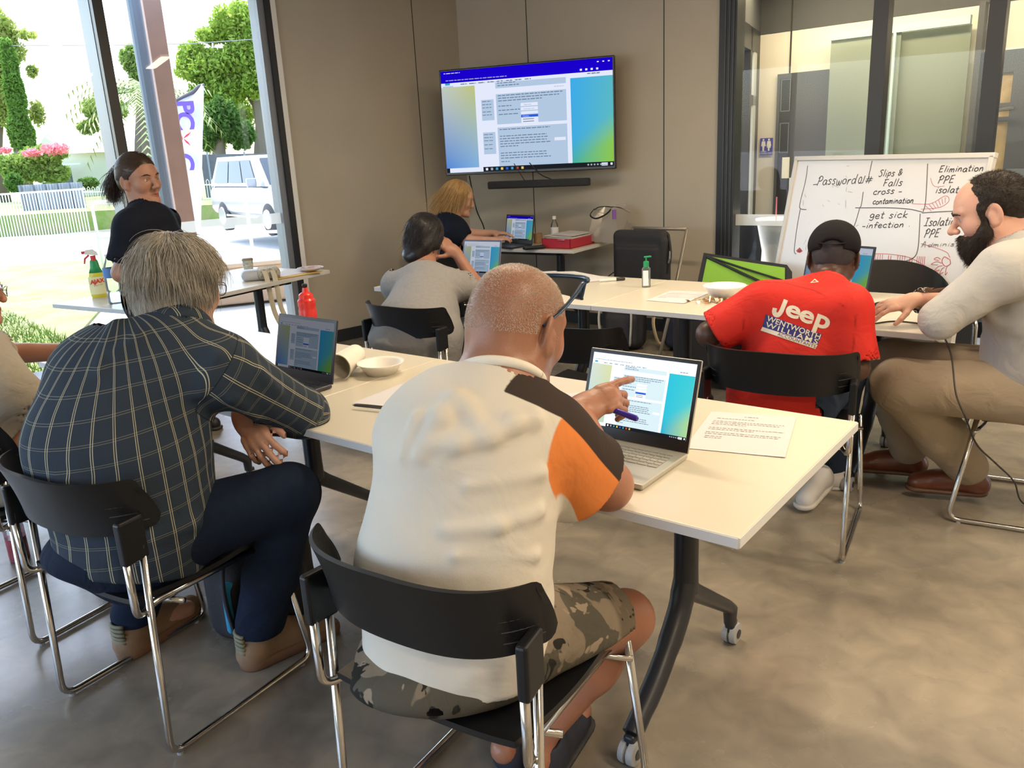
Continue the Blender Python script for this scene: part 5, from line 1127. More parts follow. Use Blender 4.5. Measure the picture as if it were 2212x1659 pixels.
mb.build('vinyl', vin, tb_); mb = MB(); mb.tube(catmull([q(1284, 453, 6.44), q(1296, 447, 6.4), q(1320, 448, 6.4), q(1310, 462, 6.33), q(1288, 472, 6.33), q(1275, 465, 6.35), q(1283, 452, 6.4)], 6), .007, 8, flat=.5); mb.tube(catmull([q(1320, 447, 6.4), q(1340, 449, 6.42), q(1360, 460, 6.44)], 6), .007, 8, flat=.5); mb.build('handle', M['blackplastic'], tb_)
mb = MB(); mb.box(q(1327, 463, 6.3), (.03, .01, .07), rz=.3); mb.build('tag', mat('tag_violet', (.22, .10, .40), .5), tb_)
# folding chair with black shoulder bag, green lined case, bags on the floor
bc = thing('metal_chair', 'grey metal framed chair against the wall holding the black bag', 'chair', (1.05, 5.92, 0), R(-40)); mb = MB(); fm_ = mat('chair_taupe', (.30, .27, .23), .4, .4)
for s in (-1, 1): mb.tube(arc_pts([(s*.22, -.28, 0), (s*.22, -.05, .45), (s*.22, .12, .86)], .05), .012, 8); mb.tube([(s*.22, .22, 0), (s*.22, -.20, .47)], .012, 8)
mb.tube([(-.22, .12, .86), (.22, .12, .86)], .012, 8); mb.build('frame', fm_, bc, smooth=True); mb = MB(); mb.box((0, -.04, .455), (.42, .40, .03), bev=.01); mb.build('seat', M['blackplastic'], bc)
bb = thing('laptop_bag', 'black padded shoulder bag standing on the chair by the wall', 'bag', tuple(atY(1385, 560, 5.78)*V(1, 1, 0)+V(0, 0, .475)), R(-36)); F = Fld(); F.bx((0, 0, .20), (.205, .055, .205), rad=.04); F.bx((0, -.055, .16), (.17, .03, .14), rad=.025, k=.01); F.bx((.19, -.02, .2), (.03, .05, .16), rad=.025, k=.015)
nylon = mat('black_nylon', (.016, .016, .020), .75, bump=.3, bscale=300)
sdf_obj('bag_body', F, [((-.3, -.15, -.05), (.3, .12, .46), .011)], nylon, bb); mb = MB(); mb.tube(catmull([(.21, 0, .38), (.24, -.03, .25), (.22, -.04, .12), (.16, -.06, .02)], 6), .014, 8, flat=.3); mb.tube(catmull([(-.22, 0, .10), (-.26, -.02, .06), (-.22, -.03, 0)], 5), .014, 8, flat=.3); mb.build('strap', nylon, bb); mb = MB(); mb.tube([(.235, -.04, .27), (.24, -.05, .22), (.23, -.05, .19)], .006, 8); mb.build('clip', M['chrome'], bb)
gc = thing('open_case', 'open black soft case with lime green lining beside the glass wall', 'bag', (0, 0, 0)); GC = V(1.45, 4.90, 0); gc.location = tuple(GC)
q = lambda x, y, Y: atY(x, y, Y)-GC; c1, c2, c3, c4 = q(1500, 640, 4.95), q(1520, 546, 5.1), q(1700, 572, 4.70), q(1700, 650, 4.5)
mb = MB(); nrm = unit(np.cross(c3-c2, c1-c2)); nrm = nrm if nrm[1] > 0 else -nrm
mb.add([c1, c2, c3, c4]+[p+nrm*.09 for p in (c1, c2, c3, c4)], [(0, 1, 2, 3), (4, 7, 6, 5), (0, 4, 5, 1), (1, 5, 6, 2), (2, 6, 7, 3), (3, 7, 4, 0)]); mb.build('shell', nylon, gc)
mb = MB(); i_ = lambda a, b: (c1*(1-a)+c4*a)*(1-b)+(c2*(1-a)+c3*a)*b-nrm*.004; mb.quad(i_(.06, 0), i_(.98, 0), i_(.98, .9), i_(.06, .93)); mb.build('lining', mat('lime_lining', (.20, .42, .035), .6, bump=.5, bscale=12), gc)
mb = MB(); mb.tube([i_(.06, .9)-nrm*.004, i_(.5, .62)-nrm*.004, i_(.98, .2)-nrm*.004], .008, 6); mb.tube([i_(.06, .92)-nrm*.004, i_(.5, .75)-nrm*.004, i_(.98, .52)-nrm*.004], .006, 6); mb.build('zip', nylon, gc)
mb = MB(); mb.box(q(1560, 650, 4.9)*V(1, 1, 0)+V(0, 0, .30), (.5, .35, .5), rz=R(-36), bev=.03); mb.build('case_base', nylon, gc)
def backpack(name, label, c, sz, rz, col, straps, sc=(.55, .55, .56)):
    t = thing(name, label, 'bag', tuple(c), rz); F = Fld(); F.bx((0, 0, sz[2]/2), (sz[0]/2, sz[1]/2, sz[2]/2), rad=min(sz[:2])*.35); F.bx((0, -sz[1]/2, sz[2]*.36), (sz[0]*.38, .05, sz[2]*.28), rad=.04, k=.03); F.warp(lambda P: .006*nz(P, 14, 3))
    sdf_obj('bag_body', F, [((-sz[0]/2-.1, -sz[1]/2-.15, -.05), (sz[0]/2+.1, sz[1]/2+.1, sz[2]+.1), .014)], mat('bag_cloth', col, .8, bump=.3, bscale=200), t); mb = MB()
    for x in straps: mb.tube(catmull([(x, -sz[1]/2-.02, sz[2]*.95), (x*1.25, -sz[1]/2-.07, sz[2]*.6), (x*1.1, -sz[1]/2-.06, sz[2]*.2), (x, -sz[1]/2-.02, .06)], 6), .024, 8, flat=.3)
    mb.build('strap', mat('strap_cloth', sc, .8), t, smooth=True); return t
p_ = atz(1380, 752, 0); backpack('backpack', 'black and grey backpack standing under the middle table', V(p_[0]-.10, p_[1]+.05, 0), (.32, .20, .44), R(-20), (.03, .032, .045), (-.12, .07))
p_ = atz(1500, 760, 0); backpack('backpack', 'navy backpack with pale strap on the floor by the table column', V(p_[0]+.03, p_[1]+.1, 0), (.46, .26, .40), R(-30), (.02, .028, .06), (-.20,), (.62, .48, .30))
p_ = atz(440, 1350, 0); t = backpack('backpack', 'black backpack with bright blue panels under the plaid shirted man\'s chair', V(-.86, 2.42, 0), (.34, .22, .40), R(25), (.02, .02, .026), (-.1,), (.02, .02, .03))
mb = MB(); mb.box((-.08, -.135, .16), (.10, .03, .17), rz=.2, bev=.01); mb.box((.06, -.14, .20), (.09, .03, .16), rz=-.1, bev=.01); mb.build('blue_panel', mat('bag_blue', (.02, .28, .50), .6), t)
jb = thing('drink_bottle', 'clear bottle of red drink standing on the floor at the left edge', 'bottle', tuple(V(-1.99, 2.97, 0))); mb = MB(); mb.lathe([(0, 0), (.034, 0), (.038, .006), (.038, .14), (.034, .17), (.015, .20), (.015, .22)], (0, 0, 0), 24); mb.build('body', M['clear'], jb, smooth=True); mb = MB(); mb.lathe([(0, .004), (.036, .004), (.036, .10), (0, .10)], (0, 0, 0), 20); mb.build('drink', mat('red_drink', (.55, .02, .04), .2), jb)
# planter and mesh chair behind the glass
pl = thing('planter', 'tall white flared planter in the hallway behind the whiteboard', 'planter', (0, 0, 0)); pc = V(*(atY(1683, 520, 6.30)[:2]), 0); pl.location = tuple(pc); mb = MB(); mb.lathe([(0, 0), (.12, 0), (.15, .06), (.165, .25), (.13, .50), (.125, .62), (.17, .84), (.18, .86), (.165, .86), (.12, .64), (0, .62)], (0, 0, 0), 30); mb.build('pot', M['white'], pl, smooth=True)
mb = MB(); mb.tube([(-.03, 0, .6), (-.03, 0, 1.02)], .005, 6); mb.build('stem', mat('stem_red', (.35, .08, .08), .6), pl)
oc = thing('office_chair', 'black mesh office chair in the hallway behind the glass', 'chair', (0, 0, 0)); q = V(*(atY(1592, 520, 6.60)[:2]), 0); oc.location = tuple(q); oc.rotation_euler = (0, 0, R(-30)); mb = MB()
rows = [[V(x*(.215+.015*v)*(1-.12*max(0, v-.85)/.15*abs(x)**4), -.02-.03*v+.05*x*x,   .42+.44*v) for x in np.linspace(-1, 1, 11)] for v in np.linspace(0, 1, 9)]; mb.grid(rows); mb.grid([[p+V(0, .02, 0) for p in r][::-1] for r in rows]); mb.build('backrest', mat('mesh_black', (.012, .014, .02), .5), oc, smooth=True)
mb = MB(); mb.box((0, -.25, .42), (.46, .46, .07), bev=.03); mb.build('seat', M['blackplastic'], oc); mb = MB(); mb.tube([(0, -.25, .46), (0, -.25, .08)], .03, 10); mb.build('gas_lift', M['chrome'], oc)
for k in range(5): a = k*1.2566; mb = MB(); mb.tube([(0, -.25, .10), (.28*math.cos(a), -.25+.28*math.sin(a), .05)], [.022, .016], 8); mb.lathe([(0, -.012), (.025, -.012), (.025, .012), (0, .012)], (.28*math.cos(a), -.25+.28*math.sin(a), .025), 12, Z=(1, 0, 0)); mb.build('base_arm', M['blackplastic'], oc)
# mouse, its mat edge and the black cable running off the right table
ms = thing('computer_mouse', 'black computer mouse under the bearded man\'s hand', 'mouse', tuple(atz(1905, 668, .731)), R(100)); F = Fld(); F.ell((0, 0, .008), (.032, .056, .026)); F.plane((0, 0, 0), (0, 0, -1)); sdf_obj('shell', F, [((-.05, -.08, -.01), (.05, .08, .05), .004)], mat('mouse_black', (.012, .012, .014), .3), ms)
cb = MB(); pts = [(1880, 700, .734), (1930, 694, .734), (1980, 698, .734), (2010, 704, .736)]
pp = [atz(*p) for p in pts]+[atk(2035, 722, 2.95), atk(2055, 770, 2.9), atk(2065, 850, 2.85), atk(2085, 900, 2.8), atk(2110, 960, 2.85), atk(2150, 1000, 2.95), atk(2190, 1040, 3.05), atz(2215, 1090, .006), atz(2320, 1110, .006)]
cb.tube(catmull(pp, 8), .0032, 8); tag(cb.build('cable', mat('cable_black', (.02, .018, .018), .5), smooth=True), 'thin black cable running off the right table to the floor', 'cable')
# ------------------------------------------------------------------ whiteboard with handwriting
GL = {
 'a': (.62, [[(.5, .55), (.3, .66), (.08, .5), (.02, .22), (.15, .02), (.35, .08), (.48, .35), (.52, .6)], [(.52, .6), (.5, .25), (.6, .03)]]),
 'b': (.6, [[(.1, 1.1), (.06, .05)], [(.07, .35), (.3, .62), (.52, .4), (.42, .08), (.07, .05)]]),
 'c': (.55, [[(.5, .52), (.3, .66), (.05, .4), (.1, .08), (.32, .0), (.52, .1)]]),
 'd': (.62, [[(.5, .5), (.25, .62), (.04, .35), (.15, .02), (.4, .1), (.5, .4)], [(.58, 1.15), (.52, .5), (.56, .02)]]),
 'e': (.55, [[(.06, .32), (.42, .38), (.42, .6), (.2, .64), (.03, .35), (.12, .04), (.34, .0), (.5, .12)]]),
 'f': (.45, [[(.48, 1.0), (.25, 1.1), (.18, .8), (.14, 0)], [(0, .6), (.4, .62)]]),
 'g': (.6, [[(.48, .55), (.25, .66), (.04, .38), (.18, .08), (.42, .2), (.5, .6)], [(.5, .6), (.5, -.1), (.35, -.4), (.05, -.3)]]),
 'i': (.25, [[(.12, .6), (.08, .02)], [(.16, .86), (.17, .9)]]),
 'k': (.55, [[(.1, 1.1), (.06, 0)], [(.48, .62), (.1, .32), (.5, .0)]]),
 'l': (.25, [[(.16, 1.1), (.06, 0)]]),
 'm': (.8, [[(.08, .6), (.03, 0)], [(.05, .35), (.24, .6), (.34, .5), (.32, .05)], [(.34, .4), (.54, .62), (.66, .45), (.66, 0)]]),
 'n': (.6, [[(.08, .6), (.03, 0)], [(.05, .3), (.28, .62), (.42, .5), (.46, 0)]]),
 'o': (.58, [[(.3, .62), (.06, .5), (.04, .12), (.28, 0), (.5, .2), (.46, .52), (.28, .62)]]),
 'p': (.58, [[(.1, .6), (.04, -.35)], [(.09, .45), (.32, .64), (.5, .4), (.34, .1), (.08, .1)]]),
 'r': (.45, [[(.08, .6), (.04, 0)], [(.06, .35), (.2, .58), (.42, .6)]]),
 's': (.5, [[(.46, .58), (.24, .66), (.1, .48), (.34, .3), (.38, .1), (.2, 0), (.02, .06)]]),
 't': (.42, [[(.22, 1.0), (.16, .1), (.26, 0), (.36, .06)], [(.02, .64), (.4, .68)]]),
 'w': (.75, [[(.03, .6), (.12, .04), (.3, .02), (.36, .5), (.46, .02), (.6, .04), (.7, .6)]]),
 'P': (.7, [[(.2, 1.1), (.06, -.05)], [(.02, .85), (.3, 1.15), (.62, .98), (.5, .58), (.12, .5)]]),
 'S': (.7, [[(.62, 1.05), (.35, 1.12), (.12, .9), (.42, .6), (.5, .25), (.25, 0), (.02, .1)]]),
 'F': (.62, [[(.12, .95), (.04, 0)], [(.0, 1.0), (.55, 1.05)], [(.08, .52), (.42, .55)]]),
 'E': (.7, [[(.14, 1.1), (.05, 0)], [(.1, 1.08), (.6, 1.15)], [(.08, .55), (.48, .62)], [(.03, 0), (.55, .05)]]),
 'I': (.6, [[(.3, 1.05), (.26, 0)], [(.05, 1.05), (.55, 1.1)], [(.0, 0), (.52, .03)]]),
 'A': (.75, [[(.02, 0), (.35, 1.05), (.62, 0)], [(.12, .4), (.55, .42)]]),
 '0': (.4, [[(.2, .8), (.04, .6), (.04, .2), (.18, 0), (.34, .2), (.34, .6), (.2, .8)]]),
 '1': (.25, [[(.14, .85), (.08, 0)]]), '#': (.8, [[(.3, .8), (.12, .0)], [(.55, .8), (.4, 0)], [(.05, .5), (.75, .58)], [(.0, .24), (.7, .32)]]),
 '&': (.7, [[(.55, .1), (.1, .7), (.3, 1.0), (.42, .75), (.05, .2), (.25, 0), (.6, .5)]]), '-': (.5, [[(.02, .35), (.42, .38)]]), '.': (.2, [[(.08, .02), (.1, .04)]]), ' ': (.4, []),
}
wb = thing('whiteboard', 'large whiteboard covered in handwriting in front of the glass wall', 'whiteboard', (0, 0, 0))
# corners: top left, top right, bottom left (leaning back slightly)
WTL = atY(1722, 344, 5.05); WTR = atY(2145, 334, 3.95); WTR[2] = WTL[2] = (WTL[2]+WTR[2])/2
WBL = atY(1684, 600, 4.9); wX = unit((WTR-WTL)); dn = WBL-WTL; dn = dn-wX*(dn@wX)*.0; 
WW = np.linalg.norm(WTR-WTL); wDn = unit(WBL-WTL); 
wDn = unit(V(0, 0, -1)+unit(V(wX[1], -wX[0], 0))*.20); HB = .90; wN = unit(np.cross(wX, -wDn))
WO = (WTL+WTR)/2; wb.location = tuple(WO)
def wq(u, v, off=.0): return -wX*WW/2+wX*u*WW+wDn*v*HB+wN*off       # u 0..1 across, v 0..1 down (local)
mb = MB(); mb.box(wq(.5, .5, -.008), (WW, .016, HB), X=wX, Y=-wN, Z=-wDn); mb.build('board', mat('whiteboard_face', (.66, .65, .66), .22), wb)
mb = MB()
for c_, d_ in ((wq(.5, 0), (WW+.03, .03, .025)), (wq(.5, 1), (WW+.03, .03, .025)), (wq(0, .5), (.025, .03, HB)), (wq(1, .5), (.025, .03, HB))): mb.box(c_-wN*.004, d_, X=wX, Y=-wN, Z=-wDn, bev=.003)
mb.build('frame', mat('board_frame', (.60, .57, .53), .4, .2), wb)
for u in (.06, .94):
    mb = MB(); a = wq(u, .98, -.03); mb.tube([wq(u, .1, -.03), a, V(a[0], a[1], -WO[2]+.05)], .016, 8); f_ = unit(V(wN[0], wN[1], 0)); mb.tube([V(a[0], a[1], -WO[2]+.05)-f_*.28, V(a[0], a[1], -WO[2]+.05)+f_*.28], .016, 8); mb.build('leg', mat('stand_grey', (.35, .35, .36), .4, .4), wb)
# image-space helper only to find where on the board each mark sits
def wuv(x, y):
    d = ray(x, y); P0 = WO; t = ((P0-CAMP)@wN)/(d@wN); p = CAMP+d*t-WO; return (p@wX)/WW+.5, (p@wDn)/HB/(wDn@wDn)
def stroke(mb, pts, r=.0022, k=5):
    P_ = catmull([wq(u, v, .0012) for u, v in pts], k) if len(pts) > 2 else [wq(*pts[0], .0012), wq(*pts[1], .0012)]
    for a, b in zip(P_[:-1], P_[1:]):
        t = b-a; L = np.linalg.norm(t)
        if L < 1e-6: continue
        t = t/L; s = np.cross(wN, t)*r; mb.quad(a-s-t*r*.5, b-s+t*r*.5, b+s+t*r*.5, a+s-t*r*.5)
def write(mb, txt, x, y, x2, hpx, slant=.12, r=.0022):
    """txt from photo-plane start x,y to end x2 with x-height in the same units; converted to board units"""
    u0, v0 = wuv(x, y); u1, v1 = wuv(x2, y-(x2-x)*.03); wtot = sum(GL[c][0]+.12 for c in txt); uu = (u1-u0)/wtot; hv = wuv(x, y)[1]-wuv(x, y-hpx)[1]; cx = 0; g = np.random.default_rng(len(txt)*7+int(x))
    for ch in txt:
        w_, st = GL[ch]; jy = g.normal(0, .04)
        for s in st: stroke(mb, [(u0+uu*(cx+px_)+slant*py*hv*HB/WW, v0+(v1-v0)*(cx/wtot)-(py+jy)*hv) for px_, py in s], r, 4)
        cx += w_+.12
blk = MB()
for a in (('Password', 1765, 399, 1850, 17), ('01#', 1853, 395, 1886, 17), ('Slips &', 1898, 381, 1950, 13), ('Falls', 1908, 402, 1950, 14), ('cross -', 1886, 420, 1950, 12), ('contamination', 1885, 441, 1974, 11), ('Elimination', 2028, 372, 2126, 12), ('PPE', 2026, 396, 2062, 14), ('isolate', 2021, 417, 2082, 13), ('get sick', 1878, 472, 1962, 13), ('-infection .', 1862, 493, 1968, 11), ('Isolation', 1996, 488, 2074, 16), ('PPE', 1996, 513, 2030, 16)): write(blk, *a)
P_ = lambda *xy: [wuv(*p) for p in xy]
for pts in (P_((1745, 358), (1740, 392), (1728, 440), (1730, 451), (1742, 453)), P_((1729, 452), (1722, 490), (1716, 540), (1720, 549)), P_((1757, 399), (1766, 398)), P_((1855, 396), (1864, 395)), P_((1865, 415), (1861, 442), (1858, 448)), P_((1848, 449), (1865, 449), (1920, 449), (1965, 452), (1992, 458)), P_((1857, 450), (1850, 475), (1841, 500)), P_((2004, 354), (2002, 400), (1999, 440), (1994, 458)), P_((1992, 460), (2040, 457), (2110, 455)), P_((1988, 462), (1986, 500), (1984, 530), (1978, 552), (1960, 563), (1930, 564), (1890, 561)), P_((1884, 348), (1876, 385))): stroke(blk, pts, .002)
blk.build('marker_writing', mat('marker_black', (.07, .07, .08), .6), wb)
fnt = MB(); write(fnt, 'A', 1990, 534, 2002, 12); write(fnt, 'dminist', 2004, 533, 2072, 8)
g = np.random.default_rng(5)
for i in range(26):
    x = g.uniform(1735, 1850); y = g.uniform(355, 540); stroke(fnt, P_((x, y), (x+g.normal(0, 5), y+g.normal(0, 8))), .0012)
fnt.build('faint_writing', mat('marker_faded', (.36, .36, .38), .6), wb)
rdm = mat('marker_red', (.55, .10, .12), .6)
def mk():
    global rd
    rd.build('red_drawing', rdm, wb); rd = MB()
rd = MB()
for x in list(range(1892, 1912, 5))+list(range(1940, 1960, 5))+list(range(1982, 2000, 4)): stroke(rd, P_((x, 549+(x-1890)*.05), (x-2, 566+(x-1890)*.09)), .0014)
for x in (1868, 1872, 1920, 1925, 1966, 1971): stroke(rd, P_((x, 547+(x-1870)*.1), (x-4, 578+(x-1870)*.1)), .0018)
stroke(rd, P_((1840, 552), (1900, 548), (1960, 555), (2000, 575)), .0015); stroke(rd, P_((1880, 560), (1930, 563), (1980, 572)), .0015)
mk(); stroke(rd, P_((2050, 560), (2040, 555), (2035, 565), (2042, 575), (2053, 570), (2052, 560)), .0018); stroke(rd, P_((1990, 526), (2020, 535), (2045, 545), (2052, 556)), .0013)
for a, b in (((2032, 560), (2018, 560)), ((2034, 568), (2012, 571)), ((2036, 574), (2018, 586)), ((2040, 578), (2030, 592)), ((2046, 576), (2042, 594))): stroke(rd, P_(a, ((a[0]+b[0])/2, (a[1]+b[1])/2-4), b, ((a[0]+b[0])/2+3, (a[1]+b[1])/2+3)), .0015)
mk()
for k in range(8): stroke(rd, P_((1722+k, 545), (1728+k*.8, 535+k), (1720+k, 542+k*.6)), .0013)
mk()
for k in range(7): stroke(rd, P_((2000+k*7, 445-k*3), (2012+k*5, 456-k*3)), .0012)
stroke(rd, P_((1970, 440), (2010, 440), (2042, 423), (2050, 434), (2030, 448), (1990, 452)), .0012); mk(); stroke(rd, P_((2010, 385), (2018, 402), (2040, 402)), .0010)
rd.build('red_drawing', rdm, wb)
# ------------------------------------------------------------------ people
def skin_mat(name, col, red=(.10, .0, .0), rough=.5):
    m = bpy.data.materials.new(name); m.use_nodes = True; n = m.node_tree; b = n.nodes['Principled BSDF']; tc = n.nodes.new('ShaderNodeTexCoord')
    t = n.nodes.new('ShaderNodeTexNoise'); t.inputs['Scale'].default_value = 22; t.inputs['Detail'].default_value = 6; n.links.new(tc.outputs['Object'], t.inputs[0])
    c2 = tuple(min(1, c*.74+r*.4) for c, r in zip(col, red)); c = mix_node(n, t.outputs[0], col, c2)
    lip = attr_node(n, 'lip'); c = mix_node(n, lip.outputs['Fac'], c, (col[0]*.72, col[1]*.42, col[2]*.42))
    st = attr_node(n, 'stubble'); c = mix_node(n, st.outputs['Fac'], c, tuple(x*.55 for x in col))
    n.links.new(c, b.inputs['Base Color']); b.inputs['Roughness'].default_value = rough; b.inputs['Specular IOR Level'].default_value = .4
    b.inputs['Subsurface Weight'].default_value = .12; b.inputs['Subsurface Radius'].default_value = (.9, .35, .2); b.inputs['Subsurface Scale'].default_value = .01
    t2 = n.nodes.new('ShaderNodeTexNoise'); t2.inputs['Scale'].default_value = 160; t2.inputs['Detail'].default_value = 4; n.links.new(tc.outputs['Object'], t2.inputs[0])
    bp = n.nodes.new('ShaderNodeBump'); bp.inputs[0].default_value = .25; bp.inputs[1].default_value = .002; n.links.new(t2.outputs[0], bp.inputs['Height']); n.links.new(bp.outputs[0], b.inputs['Normal'])
    return m
def seg_d(P, a, b):
    a, b = np.asarray(a, float), np.asarray(b, float); ab = b-a; t = np.clip((P-a)@ab/(ab@ab), 0, 1); q = P-a-t[:, None]*ab; return np.sqrt((q*q).sum(1)), t
def torso(F, J, ex=0.0, big=1.0, fl=.72, belly=0, k=.06, sh=True):
    """J: hip, waist, chest, nb (neck base), sl, sr, r (body right)"""
    r = unit(J['r']); up = unit(J['chest']-J['hip']); f = unit(np.cross(up, r)); f = -f if f@J['f'] < 0 else f
    rh, rw, rc = J.get('rh', .165)*big+ex, J.get('rw', .155)*big+ex, J.get('rc', .17)*big+ex
    F.cone(J['hip'], J['waist'], rh, rw, k, n=f, fl=fl+.06); F.cone(J['waist'], J['chest'], rw, rc, k, n=f, fl=fl)
    u2 = unit(J['nb']-J['chest']); F.cone(J['chest'], J['nb']-u2*.09, rc, .135*big+ex, k, n=f, fl=fl)
    if belly: F.ell(J['waist']+f*.07*big+V(0, 0, -.02), V(.15, .15, .15)*big*belly+ex, .08)
    if sh:
        F.cone(J['sl'], J['sr'], .062*big+ex, None, .07)
        for s in ('sl', 'sr'): F.cone(J['nb']-u2*.01, J[s]*.75+J['nb']*.25, .050*big+ex, .055*big+ex, .06)
    return f
def shape_eye(t, T, M, s, col=(.10, .06, .03), off=(0, 0, 0)):
    for sx in (-1, 1):
        c = T(sx*.031, .0748, .014); mb = MB(); mb.lathe([(.0125*s*math.sin(a), .0125*s*(1-math.cos(a))-.0125*s) for a in np.linspace(.01, 3.13, 12)], c, 18, Z=-M[:, 1]); e = mb.build('eye', mat('eye_white', (.62, .58, .55), .2), t, smooth=True, off=off)
        mb = MB(); mb.lathe([(.0, 0), (.0058*s, 0)], c+M[:, 1]*.0122*s, 18, Z=M[:, 1], cap=False); mb.build('iris', mat('iris', col, .1), e, off=off)
def lip_attr(T, M, s):
    c = T(0, .092, -.0592)
    def fn(P):
        q = (P-c)@M/s; d = (q[:, 0]/.026)**2+(q[:, 1]/.03)**2+(q[:, 2]/.0105)**2; return np.clip(1.6-d*1.2, 0, 1)
    return fn
def make_person(label, base):
    return thing('person', label, 'person', tuple(base))
def glove(F, w, tip, back, side, s=1.0, **kw):
    M_ = frame(unit(np.asarray(tip)-np.asarray(w)), back); hand_field(F, w, M_, side, s, **kw); return M_
def hd(az, pitch=0, roll=0):
    f = V(math.cos(R(az))*math.cos(R(pitch)), math.sin(R(az))*math.cos(R(pitch)), math.sin(R(pitch))); M_ = frame(f, (0, 0, 1))
    if roll: c, s = math.cos(R(roll)), math.sin(R(roll)); M_ = np.stack([M_[:, 0]*c+M_[:, 2]*s, M_[:, 1], -M_[:, 0]*s+M_[:, 2]*c], 1)
    return M_
def bbox(*pts, pad=.1): P_ = np.array(pts); return P_.min(0)-pad, P_.max(0)+pad
def shoe(name, parent, heel, toe, h, mats, off, L=.28, w=.045, sole=.02, high=.08):
    heel, toe = np.asarray(heel, float), np.asarray(toe, float); u = unit(toe-heel); M_ = frame(u, (0, 0, 1)); X = M_[:, 0]; Zs = M_[:, 2]; F = Fld(); B = heel+Zs*0
    T = lambda x, y, z: B+X*x+u*y+Zs*z
    F.cone(T(0, .045, .05), T(0, L-.055, .035), .045, .040, .03, n=X, fl=.95); F.cone(T(0, .04, .04), T(0, .07, high), .046, .045, .03); F.cone(T(0, .08, high-.01), T(0, L*.62, .055), .040, .034, .03)
    F.plane(T(0, 0, .012), -Zs); F.cone(T(0, .055, high+.03), T(0, .055, high+.10), .034, None, .006, 's')
    up = sdf_obj(name, F, [(*bbox(T(0, -.02, 0), T(0, L+.03, 0), T(0, .05, high+.05), pad=.06), h)], mats[0], parent, off)
    G = Fld(); G.cone(T(0, .045, .02), T(0, L-.05, .02), .050, .046, .01); G.plane(T(0, 0, 0), -Zs); G.plane(T(0, 0, sole), Zs)
    sdf_obj('sole', G, [(*bbox(T(0, -.02, 0), T(0, L+.03, .03), pad=.06), h)], mats[1], up, off); return up
# ================================================================== bald man in white t-shirt (front centre)
def cloth_plain(c): return lambda n: c
def ramp2(n, src, thr, w=.004):
    k = n.nodes.new('ShaderNodeMapRange'); k.inputs[1].default_value = thr-w; k.inputs[2].default_value = thr+w; n.links.new(src, k.inputs[0]); return k.outputs[0]
def camo(n):
    tc = n.nodes.new('ShaderNodeTexCoord'); out = (.20, .165, .125)
    for i, (thr, col, sc) in enumerate(((.50, (.085, .078, .062), 9), (.585, (.27, .22, .17), 11), (.60, (.022, .022, .02), 14))):
        mp = n.nodes.new('ShaderNodeMapping'); mp.inputs['Location'].default_value = (i*7.3, i*3.1, 2); mp.inputs['Scale'].default_value = (1, 1, .8); n.links.new(tc.outputs['Object'], mp.inputs[0])
        t = n.nodes.new('ShaderNodeTexNoise'); t.inputs['Scale'].default_value = sc; t.inputs['Detail'].default_value = 3; t.inputs['Distortion'].default_value = .6; n.links.new(mp.outputs[0], t.inputs[0])
        out = mix_node(n, ramp2(n, t.outputs[0], thr, .006), out, col)
    return out
